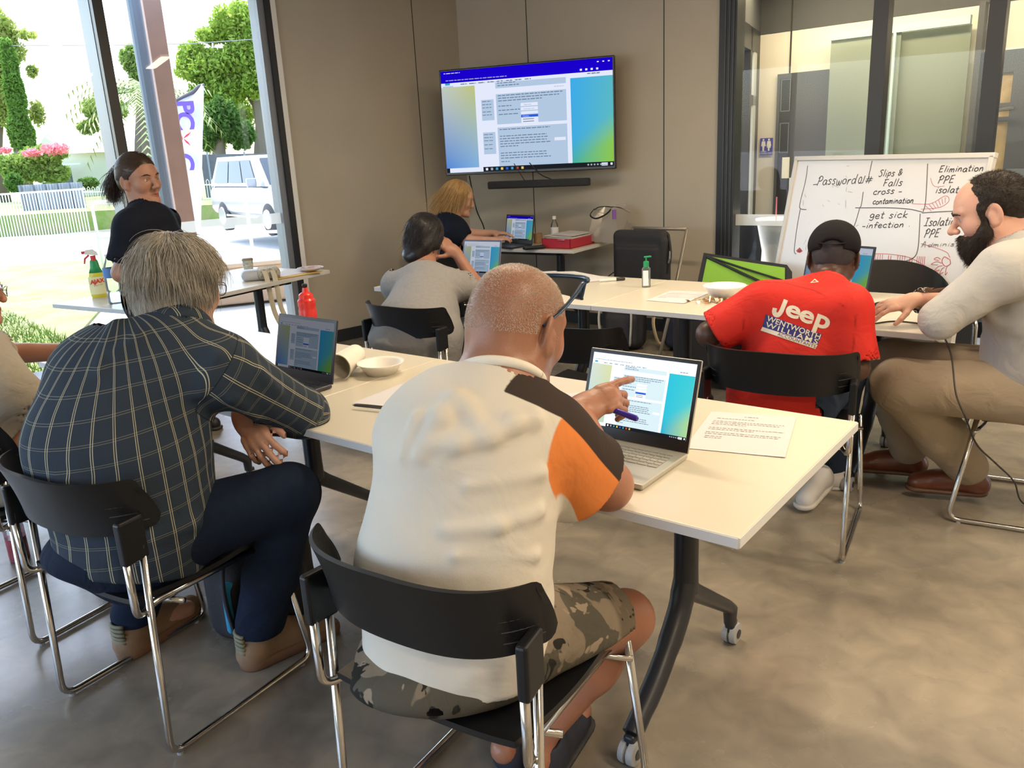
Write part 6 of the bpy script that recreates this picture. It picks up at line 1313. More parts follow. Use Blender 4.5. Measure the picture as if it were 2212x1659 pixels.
def bald():
    f = fdir(57); r = V(f[1], -f[0], 0)
    hip = V(-.135, 1.475, .55); chest = V(-.095, 1.525, .86); waist = (hip+chest)/2+V(-.005, -.005, 0)-f*.015; nb = atk(1078, 850, 1.60); sl = atk(915, 925, 1.62)+V(0, 0, -.02); sr = atk(1190, 930, 1.62)+V(0, 0, -.02)
    o = V(hip[0], hip[1], 0); t = make_person('bald man in white t-shirt with orange sleeve pointing a pen at his laptop', o)
    J = dict(hip=hip, waist=waist, chest=chest, nb=nb, sl=sl, sr=sr, r=r, f=f, rh=.17, rw=.165, rc=.17)
    hc = atk(1118, 720, 1.66); M_ = hd(50, -20, 0)
    el = atk(1312, 1048, 1.74); wr = atk(1250, 888, 1.95); tip = atk(1372, 872, 2.0)
    elL = V(-.20, 1.86, .79); wrL = V(.03, 1.98, .785)
    B = Fld(); T = head_field(B, hc, M_, 1.06, 1.0, 1.0)
    B.cone(T(0, -.02, -.05), nb+V(0, 0, -.02), .062, .070, .05); B.cone(T(0, -.045, -.02), nb, .055, .065, .05)
    torso(B, J, 0, .94)
    B.cone(sr, el, .055, .047, .03); B.cone(el, wr, .048, .030, .02); B.ell(el, .050, .02)
    back = unit(V(-.35, -.62, .70)); glove(B, wr, wr*.35+tip*.65+V(0, 0, .025), back, -1, 1.08, curl=(14, 78, 88, 92), thumb=(.35, .85, -.45), spread=4, tcurl=22)
    B.cone(sl, elL, .055, .045, .03); B.cone(elL, wrL, .045, .030, .02); glove(B, wrL, wrL+V(.16, .08, 0), (0, 0, 1), 1, 1.05)
    kr = atk(1352, 1335, 1.88); kl = V(-.18, 1.95, .50); ar = V(.035, 1.66, .12); al = V(-.045, 1.70, .12)
    hr = hip+r*.09+V(0, 0, -.02); hl = hip-r*.09+V(0, 0, -.02)
    B.cone(hr, kr, .085, .062, .04); B.cone(hl, kl, .085, .062, .04); B.cone(kr, kr*.6+ar*.4, .058, .060, .03); B.cone(kr*.6+ar*.4, ar, .056, .036, .03); B.cone(kl, al, .058, .034, .03)
    for a, tt in ((ar, ar+V(.10, .16, -.07)), (al, al+V(.02, .20, -.07))): B.cone(a+V(-.02, -.03, -.05), tt, .035, .03, .02)
    sk = skin_mat('skin_tanned', (.36, .18, .11), (.22, .02, .02), .40)
    dm = lambda P: np.clip(1.15-((P-T(0, -.02, .03))@M_[:, 1]*9+.5), 0, 1)*0
    hair = lambda P: np.clip(.55-np.abs(((P-hc)@M_)[:, 2]+.0)*3, 0, .4)*(((P-hc)@M_)[:, 1] < .05)*(((P-hc)@M_)[:, 2] > -.07)
    body = sdf_obj('body', B, [(*bbox(hc, pad=.17), .0036), (*bbox(el, wr, tip, pad=.075), .0036), (hip-V(.4, .35, .6), chest+V(.55, .65, .16), .011)], sk, t, o, {'lip': lip_attr(T, M_, 1), 'stubble': hair})
    # silver stubble on scalp
    tst = lambda D_: ((D_@M_)[:, 2] > -.35) & ((D_@M_)[:, 1] < .55-.0*(D_@M_)[:, 2]) & ~(((D_@M_)[:, 2] < .15) & (np.abs((D_@M_)[:, 0]) > .8) & ((D_@M_)[:, 1] > -.25))
    roots = on_surface(B, T(0, -.015, .03), 26000, .2, tst, 4); ctr = T(0, -.015, .03)
    strands('stubble', roots, lambda P, u: unit_rows(P-ctr)+V(0, 0, -.5), 2, .0018, B, -.0005, .00036, hair_mat('stubble_silver', (.62, .54, .46), (.75, .70, .64), .35), t, o, jit=.3)
    # eyes hidden from here but present
    shape_eye(t, T, M_, 1.06, off=o)
    # t-shirt
    S = Fld(); fv = torso(S, J, .016, .98, fl=.78)
    S.cone(hip+V(0, 0, .03)-f*.015, hip-f*.035+V(0, 0, -.08), .188, .192, .06, n=f, fl=.80)
    S.cone(chest-f*.05+V(0, 0, .06), chest-f*.04-V(0, 0, .10), .12, .13, .08); S.ell(waist-f*.05, (.15, .12, .16), .08)
    sm_ = sr*.36+el*.64; S.cone(sr, sm_, .080, .088, .04); S.cone(sl, sl*.4+elL*.6, .08, .085, .04)
    S.cone(sr-V(0, 0, .02), sm_+V(-.02, -.02, -.04), .06, .066, .05)
    # drawn folds across the shoulders
    S0 = S
    def fold(a, b, rr=.010, k=.016, mid=None):
        rr *= 1.35
        P_ = [hit(S0, *a)-_F*.000, hit(S0, *b)]
        if mid: P_.insert(1, hit(S0, *mid))
        if all(p is not None for p in P_):
            for p, q in zip(P_[:-1], P_[1:]): folds_.append((p, q, rr, k))
    folds_ = []
    fold((985, 862), (905, 985), .013, .02, (950, 905)); fold((1010, 880), (1040, 930), .010, .02); fold((1150, 905), (1060, 945), .012, .02, (1105, 915)); fold((1055, 945), (930, 960), .010, .02, (990, 958)); fold((900, 905), (870, 985), .010)
    fold((1165, 1020), (1010, 1050), .007); fold((1165, 1105), (960, 1145), .007, .02, (1080, 1135)); fold((1155, 1200), (985, 1200), .007)
    for p, q, rr, k in folds_: S.cone(p, q, rr, rr*.5, k)
    ax = unit(sm_-sr)
    S.warp(lambda P: .0055*nz(P, 8, 1, (1, 1, .6))+.0036*nz(P, 20, 2, (.6, .6, 1.6))+.0010*nz(P, 50, 6))
    S.plane(hip+V(0, 0, -.060)-f*.1, unit(V(0, 0, -1)-f*.10))
    S.raw((sm_+el)/2+ax*.0, .2, lambda P: -((P-(sm_+ax*.020))@ax+0*P[:, 0])*np.where(np.sqrt(((P-sm_)**2).sum(1)) < .15, 1, 1)+0, .004, 's') if False else None
    S.raw(sm_+ax*.1, .17, lambda P: np.maximum(-((P-(sm_+ax*.012))@ax), seg_d(P, sr, el)[0]-.125), .004, 's')
    S.cone(sm_-ax*.03, sm_+ax*.1, .072, .076, .004, 's')
    u_ = unit(T(0, -.03, -.04)-nb)
    S.cone(nb-u_*.01, nb+u_*.2, .074, .084, .004, 's'); S.raw(nb+u_*.10, .2, lambda P: -((P-(nb+u_*.038))@u_), .006, 's')
    # colour regions: signed fields
    A_, B_, C_, D_ = [hit(S, *q) for q in ((1214, 903), (1176, 1085), (1328, 1030), (1085, 845))]
    dv = unit(V(0, .86, -.5)); n1 = unit(np.cross(B_-A_, f)); n1 = n1 if n1@r > 0 else -n1; n2 = unit(np.cross(C_-A_, dv)); n2 = n2 if n2[2] > 0 else -n2; n3 = unit(np.cross(D_-A_, dv)); n3 = n3 if n3[2] > 0 else -n3
    def f_sleeve(P): return np.minimum((P-A_)@n1, .130-np.minimum(seg_d(P, sr, sm_+ax*.05)[0], seg_d(P, sr-V(0, 0, .02), sm_+V(-.02, -.02, -.04))[0]+.028))
    def f_stripe(P):
        right = ((P-A_)@n1) > 0; e = np.where(right, (P-A_)@n2, (P-A_)@n3); return np.minimum(e, np.minimum(.13-e, np.maximum((P-D_)@r, 0)-.002))
    def f_yokeL(P): dd, _ = seg_d(P, nb+V(0, 0, .03)+f*.035, sl+V(0, 0, .06)+f*.04); return .045-dd
    def col(n):
        a = attr_node(n, 'sleeve').outputs['Fac']; b = attr_node(n, 'stripe').outputs['Fac']; 
        x = mix_node(n, ramp2(n, a, 0, .0012), (.62, .59, .53), (.68, .22, .06)); return mix_node(n, ramp2(n, b, 0, .0012), x, (.045, .034, .030))
    def f_hem(P): q = (P-sm_)@ax; return ((np.abs(q+.012) < .0018) | (np.abs(q+.020) < .0014)).astype(float)*.35*(np.sqrt(((P-sm_)**2).sum(1)) < .13)
    fm = fabric('white_jersey', col, bump=.3, folds=.35, fscale=7)
    lo, hi = bbox(hip, chest, nb, sl, sr, sm_, sl*.4+elL*.6, pad=.27)
    sdf_obj('t_shirt', S, [(lo, hi, .0062)], fm, t, o, {'sleeve': f_sleeve, 'stripe': lambda P: np.maximum(f_stripe(P), f_yokeL(P))})
    # ribbed collar
    mb = MB(); cr = []; e1 = unit(r-u_*(r@u_)); e2 = np.cross(u_, e1)
    for k in range(41): a = 2*math.pi*k/40; cr.append(nb+u_*.033+(e1*math.cos(a)+e2*math.sin(a))*.081)
    mb.tube(cr, .0105, 8, cap=False); mb.build('collar', mat('collar_white', (.72, .68, .60), .8), t, smooth=True, off=o)
    # camouflage shorts
    H_ = Fld(); H_.cone(hip+V(0, 0, -.02), hip+V(0, 0, .06), .175, .165, .05, n=f, fl=.9); H_.ell(hip-f*.07+V(0, 0, -.055), (.19, .15, .06), .05)
    k1 = hr*.18+kr*.82; H_.cone(hr, k1, .105, .092, .05); H_.cone(hl, hl*.2+kl*.8, .105, .09, .05); H_.warp(lambda P: .004*nz(P, 12, 3)+.002*nz(P, 30, 5)); a_ = unit(kr-hr)
    H_.raw(k1+a_*.1, .19, lambda P: -((P-(k1+a_*.005))@a_), .004, 's'); H_.cone(k1-a_*.02, k1+a_*.1, .082, .084, .004, 's'); H_.plane(hip+V(0, 0, -.098), (0, 0, -1), .02)
    sdf_obj('shorts', H_, [(*bbox(hip, hr, k1, kl, pad=.16), .0075)], fabric('camouflage', camo, folds=.6), t, o)
    # wraparound sunglasses pushed back on the head
    G = thing('sunglasses', 'dark blue wraparound sunglasses pushed up on the bald man\'s head', 'glasses', tuple(hc)); g_blue = mat('glasses_blue', (.012, .04, .085), .3); g_lens = mat('glasses_lens', (.10, .09, .07), .12)
    def g(x, y, z): return hc*0+M_@(V(x, y, z)*1.06)
    mb = MB()
    for s in (-1, 1): mb.tube(catmull([g(s*.079, -.028, .018), g(s*.083, .01, .050), g(s*.083, .045, .085), g(s*.076, .078, .118)], 8), [.0035]*8+[.0052]*8+[.0060]*9, 8, flat=.6)
    mb.build('temple', g_blue, G, smooth=True); mb = MB(); top = [g(.078*math.sin(u), .078+.052*math.cos(u), .120+.018*math.cos(u)) for u in np.linspace(-1.5, 1.5, 25)]; mb.tube(top, .0055, 8); mb.build('brow_bar', g_blue, G, smooth=True)
    mb = MB(); low = [g(.074*math.sin(u), .082+.036*math.cos(u), .088+.010*math.cos(u)-.004*abs(math.sin(2*u))) for u in np.linspace(-1.5, 1.5, 25)]; mb.grid([top, low]); mb.build('lens', g_lens, G, smooth=True); mb = MB(); mb.tube(low[15:], .003, 6); mb.tube([top[-1], low[-1]], .004, 6); mb.build('rim', g_blue, G)
    # shoes and pen
    nv = mat('shoe_navy', (.015, .018, .035), .7); sl_ = mat('shoe_sole_dark', (.03, .03, .035), .6)
    for a, d_ in ((ar, V(.50, .85, 0)), (al, V(.15, .95, 0))): h_ = V(a[0], a[1], 0)-unit(d_)*.05; shoe('shoe', t, h_, h_+unit(d_)*.2, .007, (nv, sl_), o)
    pa, pb = atk(1310, 880, 1.965), atk(1377, 905, 1.90); pen('pen', 'dark blue pen held in the bald man\'s right hand', pa-(pb-pa)*.5, pb, .0065, (.03, .01, .22), (.035, .012, .30), .45)
def unit_rows(a): return a/(np.linalg.norm(a, axis=1)[:, None]+1e-9)
bald()
# ================================================================== man in plaid shirt (front left)
def plaid_col(base, line, fx=.052, fy=.052):
    def fn(n):
        reg = attr_node(n, 'reg').outputs['Fac']
        def pat(u, v):
            def lines(src, per, w, off):
                a = math_node(n, 'FRACT', math_node(n, 'DIVIDE', src, per)); o = None
                for c in (.5-off, .5+off):
                    d = math_node(n, 'ABSOLUTE', math_node(n, 'SUBTRACT', a, c)); k = math_node(n, 'LESS_THAN', d, w); o = k if o is None else math_node(n, 'MAXIMUM', o, k)
                return o
            v1 = lines(attr_node(n, u).outputs['Fac'], fx, .017, .050); h1 = lines(attr_node(n, v).outputs['Fac'], fy, .012, .050)
            return math_node(n, 'MAXIMUM', math_node(n, 'MULTIPLY', v1, .85), math_node(n, 'MULTIPLY', h1, .28))
        p = mix_node(n, math_node(n, 'GREATER_THAN', reg, 0), 0, 1) if False else None
        a, b = pat('tu', 'tv'), pat('av', 'au')
        m_ = n.nodes.new('ShaderNodeMix'); m_.data_type = 'FLOAT'; n.links.new(math_node(n, 'GREATER_THAN', reg, 0), m_.inputs[0]); n.links.new(a, m_.inputs[2]); n.links.new(b, m_.inputs[3])
        seam = math_node(n, 'LESS_THAN', math_node(n, 'ABSOLUTE', reg), .0016)
        tc = n.nodes.new('ShaderNodeTexCoord'); t = n.nodes.new('ShaderNodeTexNoise'); t.inputs['Scale'].default_value = 5; n.links.new(tc.outputs['Object'], t.inputs[0])
        c0 = mix_node(n, t.outputs[0], base, tuple(x*1.35 for x in base)); c = mix_node(n, m_.outputs[0], c0, line); return mix_node(n, math_node(n, 'MULTIPLY', seam, .7), c, (.01, .012, .02))
    return fn
def plaid():
    f = fdir(57); r = V(f[1], -f[0], 0)
    hip = V(-1.03, 2.03, .56); chest = V(-.985, 2.13, .90); waist = (hip+chest)/2-f*.035; nb = atk(385, 725, 2.16); sl = atk(225, 805, 2.22); sr = atk(485, 800, 2.16)
    o = V(hip[0], hip[1], 0); t = make_person('grey haired man in blue plaid shirt leaning on the table with folded arms', o)
    J = dict(hip=hip, waist=waist, chest=chest, nb=nb, sl=sl, sr=sr, r=r, f=f, rh=.19, rw=.195, rc=.195)
    hc = atk(390, 625, 2.22); M_ = hd(66, -14)
    el = atk(655, 893, 2.40); wr = atk(528, 898, 2.34); tip = atk(560, 965, 2.30)
    elL = V(-1.12, 2.55, .79); wrL = V(-.82, 2.42, .785)
    B = Fld(); T = head_field(B, hc, M_, 1.06, 1.0, 1.1)
    B.cone(T(0, -.02, -.05), nb, .065, .075, .05); torso(B, J, 0, .90)
    B.cone(sr, el, .056, .048, .03); B.cone(el, wr, .048, .033, .02); glove(B, wr, tip, unit(V(-.15, -.9, .3)), -1, 1.08, curl=(40, 30, 38, 48), thumb=(.55, .80, -.1), spread=7)
    B.cone(sl, elL, .056, .048, .03); B.cone(elL, wrL, .048, .032, .02); glove(B, wrL, wrL+V(.16, -.06, -.01), (0, 0, 1), 1, 1.05)
    kr = atk(622, 1068, 2.32); kl = V(-1.08, 2.50, .53); ar = V(-.80, 2.20, .14); al = V(-1.225, 2.30, .14); hr = hip+r*.10+V(0, 0, -.02); hl = hip-r*.10+V(0, 0, -.02)
    for a, b, c_ in ((hr, kr, ar), (hl, kl, al)): B.cone(a, b, .085, .062, .04); B.cone(b, c_, .058, .038, .03)
    for a in (ar, al): B.cone(a+V(0, 0, -.07), a+V(.10, .14, -.09), .034, .03, .02)
    sk = skin_mat('skin_fair', (.56, .33, .24), (.2, .03, .02))
    sdf_obj('body', B, [(*bbox(hc, pad=.17), .0045), (*bbox(wr, tip, pad=.07), .0036), (hip-V(.4, .4, .6), chest+V(.55, .6, .10), .012)], sk, t, o, {'lip': lip_attr(T, M_, 1.06)})
    shape_eye(t, T, M_, 1.06, (.1, .15, .2), o)
    # silver hair, collar length
    Hc = T(0, -.015, .03); X_ = Fld()
    X_.ell(T(0, -.02, .060), V(.082, .104, .082)*1.06, .02, 'u', M_); X_.ell(T(0, -.060, .0), V(.078, .062, .075)*1.06, .05, 'u', M_); X_.ell(T(0, -.072, -.052), V(.070, .040, .040)*1.06, .03, 'u', M_)
    for sx in (-1, 1): X_.ell(T(sx*.070, -.02, .028), V(.020, .050, .040)*1.06, .03, 'u', M_)
    cap = Fld(); cap.p = list(X_.p); cap.warp(lambda P: .004*nz(P, 40, 3, (1, 1, .35))+.002*nz(P, 110, 4, (1, 1, .3)))
    hm = hair_mat('hair_silver', (.24, .215, .175), (.56, .52, .45), .42); hair = sdf_obj('hair', cap, [(*bbox(hc, pad=.2), .005)], hm, t, o)
    tst = lambda D_: ((D_@M_)[:, 2] > -.45) & ~(((D_@M_)[:, 1] > .55) & ((D_@M_)[:, 2] < .62)) & ~(((D_@M_)[:, 1] > .25) & ((D_@M_)[:, 2] < .1))
    crown = T(0, -.03, .14)
    def flow(P, u):
        q = P-Hc; n_ = unit_rows(q); g = V(0, 0, -1.0)+M_[:, 1]*.0; a = unit_rows(P-crown)*.7; d = a+g[None]*(.35+1.0*u); d = d-n_*(d*n_).sum(1)[:, None]*.9; loc = (q@M_); d = d+M_[:, 1][None]*np.where(loc[:, 1:2] > .03, -.2, 0)+np.stack([np.sin(P[:, 2]*70+P[:, 0]*60), np.cos(P[:, 2]*60+P[:, 1]*60), 0*u+0*P[:, 2]], 1)*.22; return d
    roots = on_surface(X_, Hc, 9000, .3, tst, 6)
    s_ = strands('hair_strands', roots, flow, 13, .0095, X_, .0015, .0009, hm, hair, o, jit=.16, lenvar=.45, grav=.5, seed=2)
    # glasses
    G = thing('glasses', 'thin framed glasses worn by the man in the plaid shirt', 'glasses', tuple(hc)); gm = mat('glasses_dark', (.05, .035, .03), .3, .5); g = lambda x, y, z: M_@(V(x, y, z)*1.06)
    for sx in (-1, 1):
        mb = MB(); rim = [g(sx*(.034+.024*math.cos(a)), .108-.008*math.cos(a)**2, .010+.017*math.sin(a)) for a in np.linspace(0, 6.283, 25)]; mb.tube(rim, .0014, 6, cap=False); mb.tube([g(sx*.058, .100, .016), g(sx*.078, .07, .018), g(sx*.081, -.01, .014), g(sx*.080, -.03, -.005)], .0014, 6); mb.build('frame', gm, G)
        mb = MB(); mb.add([g(sx*.034, .1085, .010)]+rim[:-1], [(0, i+1, (i+1) % 24+1) for i in range(24)]); mb.build('lens', glass('spectacle_lens', (.95, .97, .98), 1.5), G)
    # shirt
    S = Fld(); fv = torso(S, J, .018, .98, fl=.80, belly=.8); S.cone(hip+V(0, 0, .02), hip-f*.03+V(0, 0, -.07), .212, .20, .06, n=f, fl=.85); S.ell(waist-f*.07+V(0, 0, .05), (.18, .15, .20), .09)
    S.ell(chest-f*.06+V(0, 0, .06), (.17, .12, .12), .08)
    ax = unit(el-sr); S.cone(sr, el+ax*.005, .088, .072, .04); cuff = el*.12+wr*.88; S.cone(el, cuff, .070, .058, .025); S.cone(sl, elL, .088, .07, .04); S.cone(elL, wrL, .068, .05, .03)
    S.ell(hip+f*.20+r*.10+V(0, 0, -.01), (.13, .13, .045), .05)       # shirt tail over the lap
    fo = []
    for a, b in (((560, 800), (600, 845)), ((470, 770), (430, 850)), ((250, 700), (215, 800)), ((300, 730), (255, 760)), ((500, 860), (560, 905)), ((420, 1130), (300, 1170)), ((490, 1000), (430, 1040)), ((130, 1040), (250, 1055)), ((470, 940), (440, 990))):
        p, q = hit(S, *a), hit(S, *b)
        if p is not None and q is not None: fo.append((p, q))
    for p, q in fo: S.cone(p, q, .010, .006, .03)
    S.warp(lambda P: .0045*nz(P, 7, 11, (1, 1, .7))+.003*nz(P, 18, 12, (.6, .6, 1.5))+.001*nz(P, 45, 13))
    S.cone(cuff-unit(wr-el)*.03, cuff+unit(wr-el)*.08, .042, .046, .004, 's'); S.raw(cuff+unit(wr-el)*.08, .10, lambda P: -((P-cuff)@unit(wr-el)), .004, 's')
    u_ = unit(T(0, -.02, -.05)-nb); S.cone(nb+u_*.0, nb+u_*.2, .075, .09, .006, 's'); S.raw(nb+u_*.10, .16, lambda P: -((P-(nb+u_*.030))@u_), .005, 's'); S.plane(hip+V(0, 0, -.115), unit(V(0, 0, -1)-f*.25), .01)
    up = unit(chest-hip); cc = hip-f*.02
    def tu(P): q = P-cc; return np.arctan2(q@r, -(q@f)+.10)*.26
    def tv(P): return P[:, 2]-.12*((P-cc)@f)
    e1 = unit(np.cross(ax, V(0, 0, 1))); e2 = np.cross(ax, e1); aw = unit(wr-el); w1 = unit(np.cross(aw, V(0, 0, 1))); w2 = np.cross(aw, w1)
    def au(P): d1, t1 = seg_d(P, sr, el); d2, t2 = seg_d(P, el, wr); return np.where(d1 < d2, (P-sr)@ax, np.linalg.norm(el-sr)+(P-el)@aw)
    def av(P):
        d1, _ = seg_d(P, sr, el); d2, _ = seg_d(P, el, wr); q1 = P-sr; q2 = P-el; return np.where(d1 < d2, np.arctan2(q1@e2, q1@e1)*.078, np.arctan2(q2@w2, q2@w1)*.062)
    ya = hit(S, 430, 850); 
    def reg(P): return np.minimum((P-(sr*.80+nb*.20))@unit(ax+.35*r-V(0, 0, .1)), .135-np.minimum(seg_d(P, sr, el)[0], seg_d(P, el, wr)[0]))
    fm = fabric('plaid_cotton', plaid_col((.027, .038, .055), (.50, .47, .33)), bump=.3, folds=.3)
    lo, hi = bbox(hip, chest, nb, sl, sr, el, wr, elL, pad=.31)
    sdf_obj('plaid_shirt', S, [(lo, hi, .0072)], fm, t, o, {'tu': tu, 'tv': tv, 'au': au, 'av': av, 'reg': reg})
    # collar
    C_ = Fld(); C_.cone(nb+u_*.022, nb+u_*.045, .092, .080, .01); C_.cone(nb-u_*.02, nb+u_*.1, .078, .070, .004, 's'); C_.plane(nb+u_*.052, u_); C_.plane(nb-u_*.004, -u_)
    sdf_obj('shirt_collar', C_, [(*bbox(nb, pad=.15), .005)], fm, t, o, {'tu': lambda P: (P-nb)@f, 'tv': lambda P: (P-nb)@r, 'au': lambda P: P[:, 0]*0, 'av': lambda P: P[:, 0]*0, 'reg': lambda P: P[:, 0]*0-1})
    # jeans
    H_ = Fld(); H_.cone(hip+V(0, 0, -.03), hip+V(0, 0, .03), .20, .18, .05, n=f, fl=.9); H_.ell(hip-f*.05+V(0, 0, -.05), (.20, .16, .07), .05); H_.cone(hr, kr, .105, .088, .05); H_.cone(hl, kl, .105, .088, .05); ce = ar+V(0, 0, -.01); cl = al+V(0, 0, -.01)
    H_.cone(kr, kr*.4+ce*.6, .084, .078, .03); H_.cone(kr*.4+ce*.6, ce, .078, .074, .03); H_.cone(kl, cl, .08, .07, .03); H_.plane(hip+V(0, 0, -.46), (0, 0, -1), .004); H_.warp(lambda P: .003*nz(P, 14, 7)+.002*nz(P, 35, 8)*(P[:, 2] < .4))
    sdf_obj('jeans', H_, [(*bbox(hip, hr, kr, kl, ar, al, pad=.15), .009)], fabric('denim', lambda n: mix_node(n, _noise(n, 6), (.008, .011, .022), (.013, .024, .052)), folds=.5), t, o)
    bo = (mat('boot_tan', (.25, .155, .085), .7, var=.12, vscale=30), mat('boot_sole', (.20, .10, .055), .6))
    for a, d_ in ((ar, V(.75, .60, 0)), (al, V(.45, .85, 0))): h_ = V(a[0], a[1], .0)-unit(d_)*.075; shoe('boot', t, h_, h_+unit(d_)*.2, .007, bo, o, L=.33, high=.12, sole=.036)
    for a, d_ in ((ar, V(.75, .60, 0)), (al, V(.45, .85, 0))):
        u1 = unit(d_); h_ = V(a[0], a[1], .0)-u1*.075; x1 = V(u1[1], -u1[0], 0)
        hp = MB()
        for k in range(6): hp.tube([h_-u1*.002+u1*.010*abs(s_)*abs(s_)+x1*.030*s_+V(0, 0, .05+.014*k) for s_ in np.linspace(-1, 1, 7)], .006, 6)
        hp.build('heel_patch', mat('heel_sage', (.20, .19, .12), .7), t, smooth=True, off=o)
def _noise(n, s):
    tc = n.nodes.new('ShaderNodeTexCoord'); t = n.nodes.new('ShaderNodeTexNoise'); t.inputs['Scale'].default_value = s; t.inputs['Detail'].default_value = 5; n.links.new(tc.outputs['Object'], t.inputs[0]); return t.outputs[0]
plaid()
# ================================================================== generic seated or standing figure
def figure(label, J, head, armR, armL, legR, legL, skin, shirt, pants, hs=1.0, face_h=.006, body_h=.012, shirt_h=.010, big=1.0, belly=0, fl=.75, sleeve=.6, sl_r=(.075, .078), pants_r=(.105, .085), shoes=None, handR={}, handL={}, hem=.10, pants_end=.97, shirt_name='shirt', warp=.004, collar=None, nose=1.0, jaw=1.0, wide=1.0, neck=.058, attrs=None, pname='trousers', hh=.005, eye=(.10, .06, .03), extra=None, eyes=True, shirt_extra=None, cuff_pad=.0):
    hip = J['hip']; o = V(hip[0], hip[1], 0); t = make_person(label, o); hc, M_ = head; f, r = J['f'], J['r']; nb = J['nb']
    B = Fld(); T = head_field(B, hc, M_, hs, wide, jaw, nose); B.cone(T(0, -.02, -.05), nb, neck*hs, neck*1.12, .04); torso(B, J, 0, .93*big, fl)
    Fs = []
    for side, s0, arm, hk in ((-1, J['sr'], armR, handR), (1, J['sl'], armL, handL)):
        el, wr, tip, back = arm; B.cone(s0, el, .050*big**.5, .042, .03); B.cone(el, wr, .043, .027, .02); B.ell(el, .044, .02); glove(B, wr, tip, back, side, .98, **hk)
    hw = .09*big
    hr, hl = hip+r*hw+V(0, 0, -.02), hip-r*hw+V(0, 0, -.02)
    for h_, (k_, a_) in ((hr, legR), (hl, legL)): B.cone(h_, k_, .085, .060, .04); B.cone(k_, a_, .056, .036, .03); B.cone(a_+V(0, 0, -.05), a_+unit(V(f[0], f[1], 0))*.12+V(0, 0, -.06), .032, .028, .02)
    if extra: extra(B, T, M_)
    los = [(*bbox(hc, pad=.165), face_h)]
    for el, wr, tip, back in (armR, armL): los.append((*bbox(wr, tip, pad=.065), hh))
    pts = [hip, nb, armR[0], armR[1], armL[0], armL[1], legR[0], legR[1], legL[0], legL[1]]; lo, hi = bbox(*pts, pad=.14)
    hi[2] = max(hc[2]-.165, nb[2]-.02) if hc[2]-.165 > nb[2]-.05 else nb[2]+.02
    sdf_obj('body', B, los+[(lo, hi, body_h)], skin, t, o, {'lip': lip_attr(T, M_, hs)})
    if eyes: shape_eye(t, T, M_, hs, eye, o)
    S = Fld(); fv = torso(S, J, .016, big, fl+.04, belly); S.cone(hip+V(0, 0, .02), hip+V(0, 0, -.06) if hem > .05 else hip, J.get('rh', .165)*big+.02, None, .06, n=f, fl=fl+.08); u_ = unit(T(0, -.02, -.05)-nb)
    for s0, arm in ((J['sr'], armR), (J['sl'], armL)):
        el, wr = arm[0], arm[1]
        if sleeve <= 1: e = s0*(1-sleeve)+el*sleeve; ax = unit(el-s0); S.cone(s0, e, sl_r[0], sl_r[1], .04)
        else: S.cone(s0, el, sl_r[0], sl_r[1]*.92, .04); q = (sleeve-1); e = el*(1-q)+wr*q; ax = unit(wr-el); S.cone(el, e, sl_r[1]*.90, .048+cuff_pad, .02)
        S.raw(e+ax*.09, .125, lambda P, e=e, ax=ax: -((P-e)@ax), .004, 's'); S.cone(e-ax*.02, e+ax*.08, (sl_r[1]-.010) if sleeve <= 1 else .040, None, .004, 's')
    if shirt_extra: shirt_extra(S)
    S.warp(lambda P: warp*nz(P, 9, len(label), (1, 1, .7))+warp*.6*nz(P, 24, 2, (.7, .7, 1.3)))
    S.cone(nb, nb+u_*.2, neck*1.12+.012, .09, .005, 's'); S.raw(nb+u_*.10, .16, lambda P: -((P-(nb+u_*.030))@u_), .005, 's'); S.plane(hip+V(0, 0, -hem), (0, 0, -1), .01)
    lo, hi = bbox(hip, nb, J['sl'], J['sr'], armR[0], armL[0], *( (armR[1], armL[1]) if sleeve > 1 else ()), pad=.29); so = sdf_obj(shirt_name, S, [(lo, hi, shirt_h)], shirt, t, o, attrs(S, T, M_) if attrs else None)
    H_ = Fld(); H_.cone(hip+V(0, 0, -.045), hip+V(0, 0, -.02), (J.get('rh', .165)-.012)*big, None, .05, n=f, fl=.80)
    for h_, (k_, a_) in ((hr, legR), (hl, legL)): e = k_*(1-pants_end)+a_*pants_end; H_.cone(h_, k_, pants_r[0], pants_r[1], .05); H_.cone(k_, k_*.4+e*.6, pants_r[1], pants_r[1]*.92, .03); H_.cone(k_*.4+e*.6, e, pants_r[1]*.92, pants_r[1]*.80, .03)
    H_.warp(lambda P: .003*nz(P, 13, 5)+.0015*nz(P, 30, 6)); sdf_obj(pname, H_, [(*bbox(hip, *legR, *legL, pad=.15), .011)], pants, t, o)
    if shoes:
        for (k_, a_), d_ in ((legR, shoes[2]), (legL, shoes[3])): d_ = unit(d_); h_ = V(a_[0], a_[1], max(0, a_[2]-.10))-V(d_[0], d_[1], 0)*.07; shoe('shoe', t, h_, h_+d_*.2, .008, shoes[:2], o, L=shoes[4] if len(shoes) > 4 else .28)
    return t, T, M_, S, B, o
def jt(hip, chest, nb, sl, sr, az, **k):
    f = fdir(az); return dict(hip=hip, chest=chest, waist=(hip+chest)/2, nb=nb, sl=sl, sr=sr, f=f, r=V(f[1], -f[0], 0), **k)
black_shoe = mat('shoe_black', (.015, .015, .018), .5); sole_d = mat('sole_dark', (.03, .03, .03), .6)
dark_cloth = fabric('dark_trouser_cloth', cloth_plain((.014, .015, .020)))
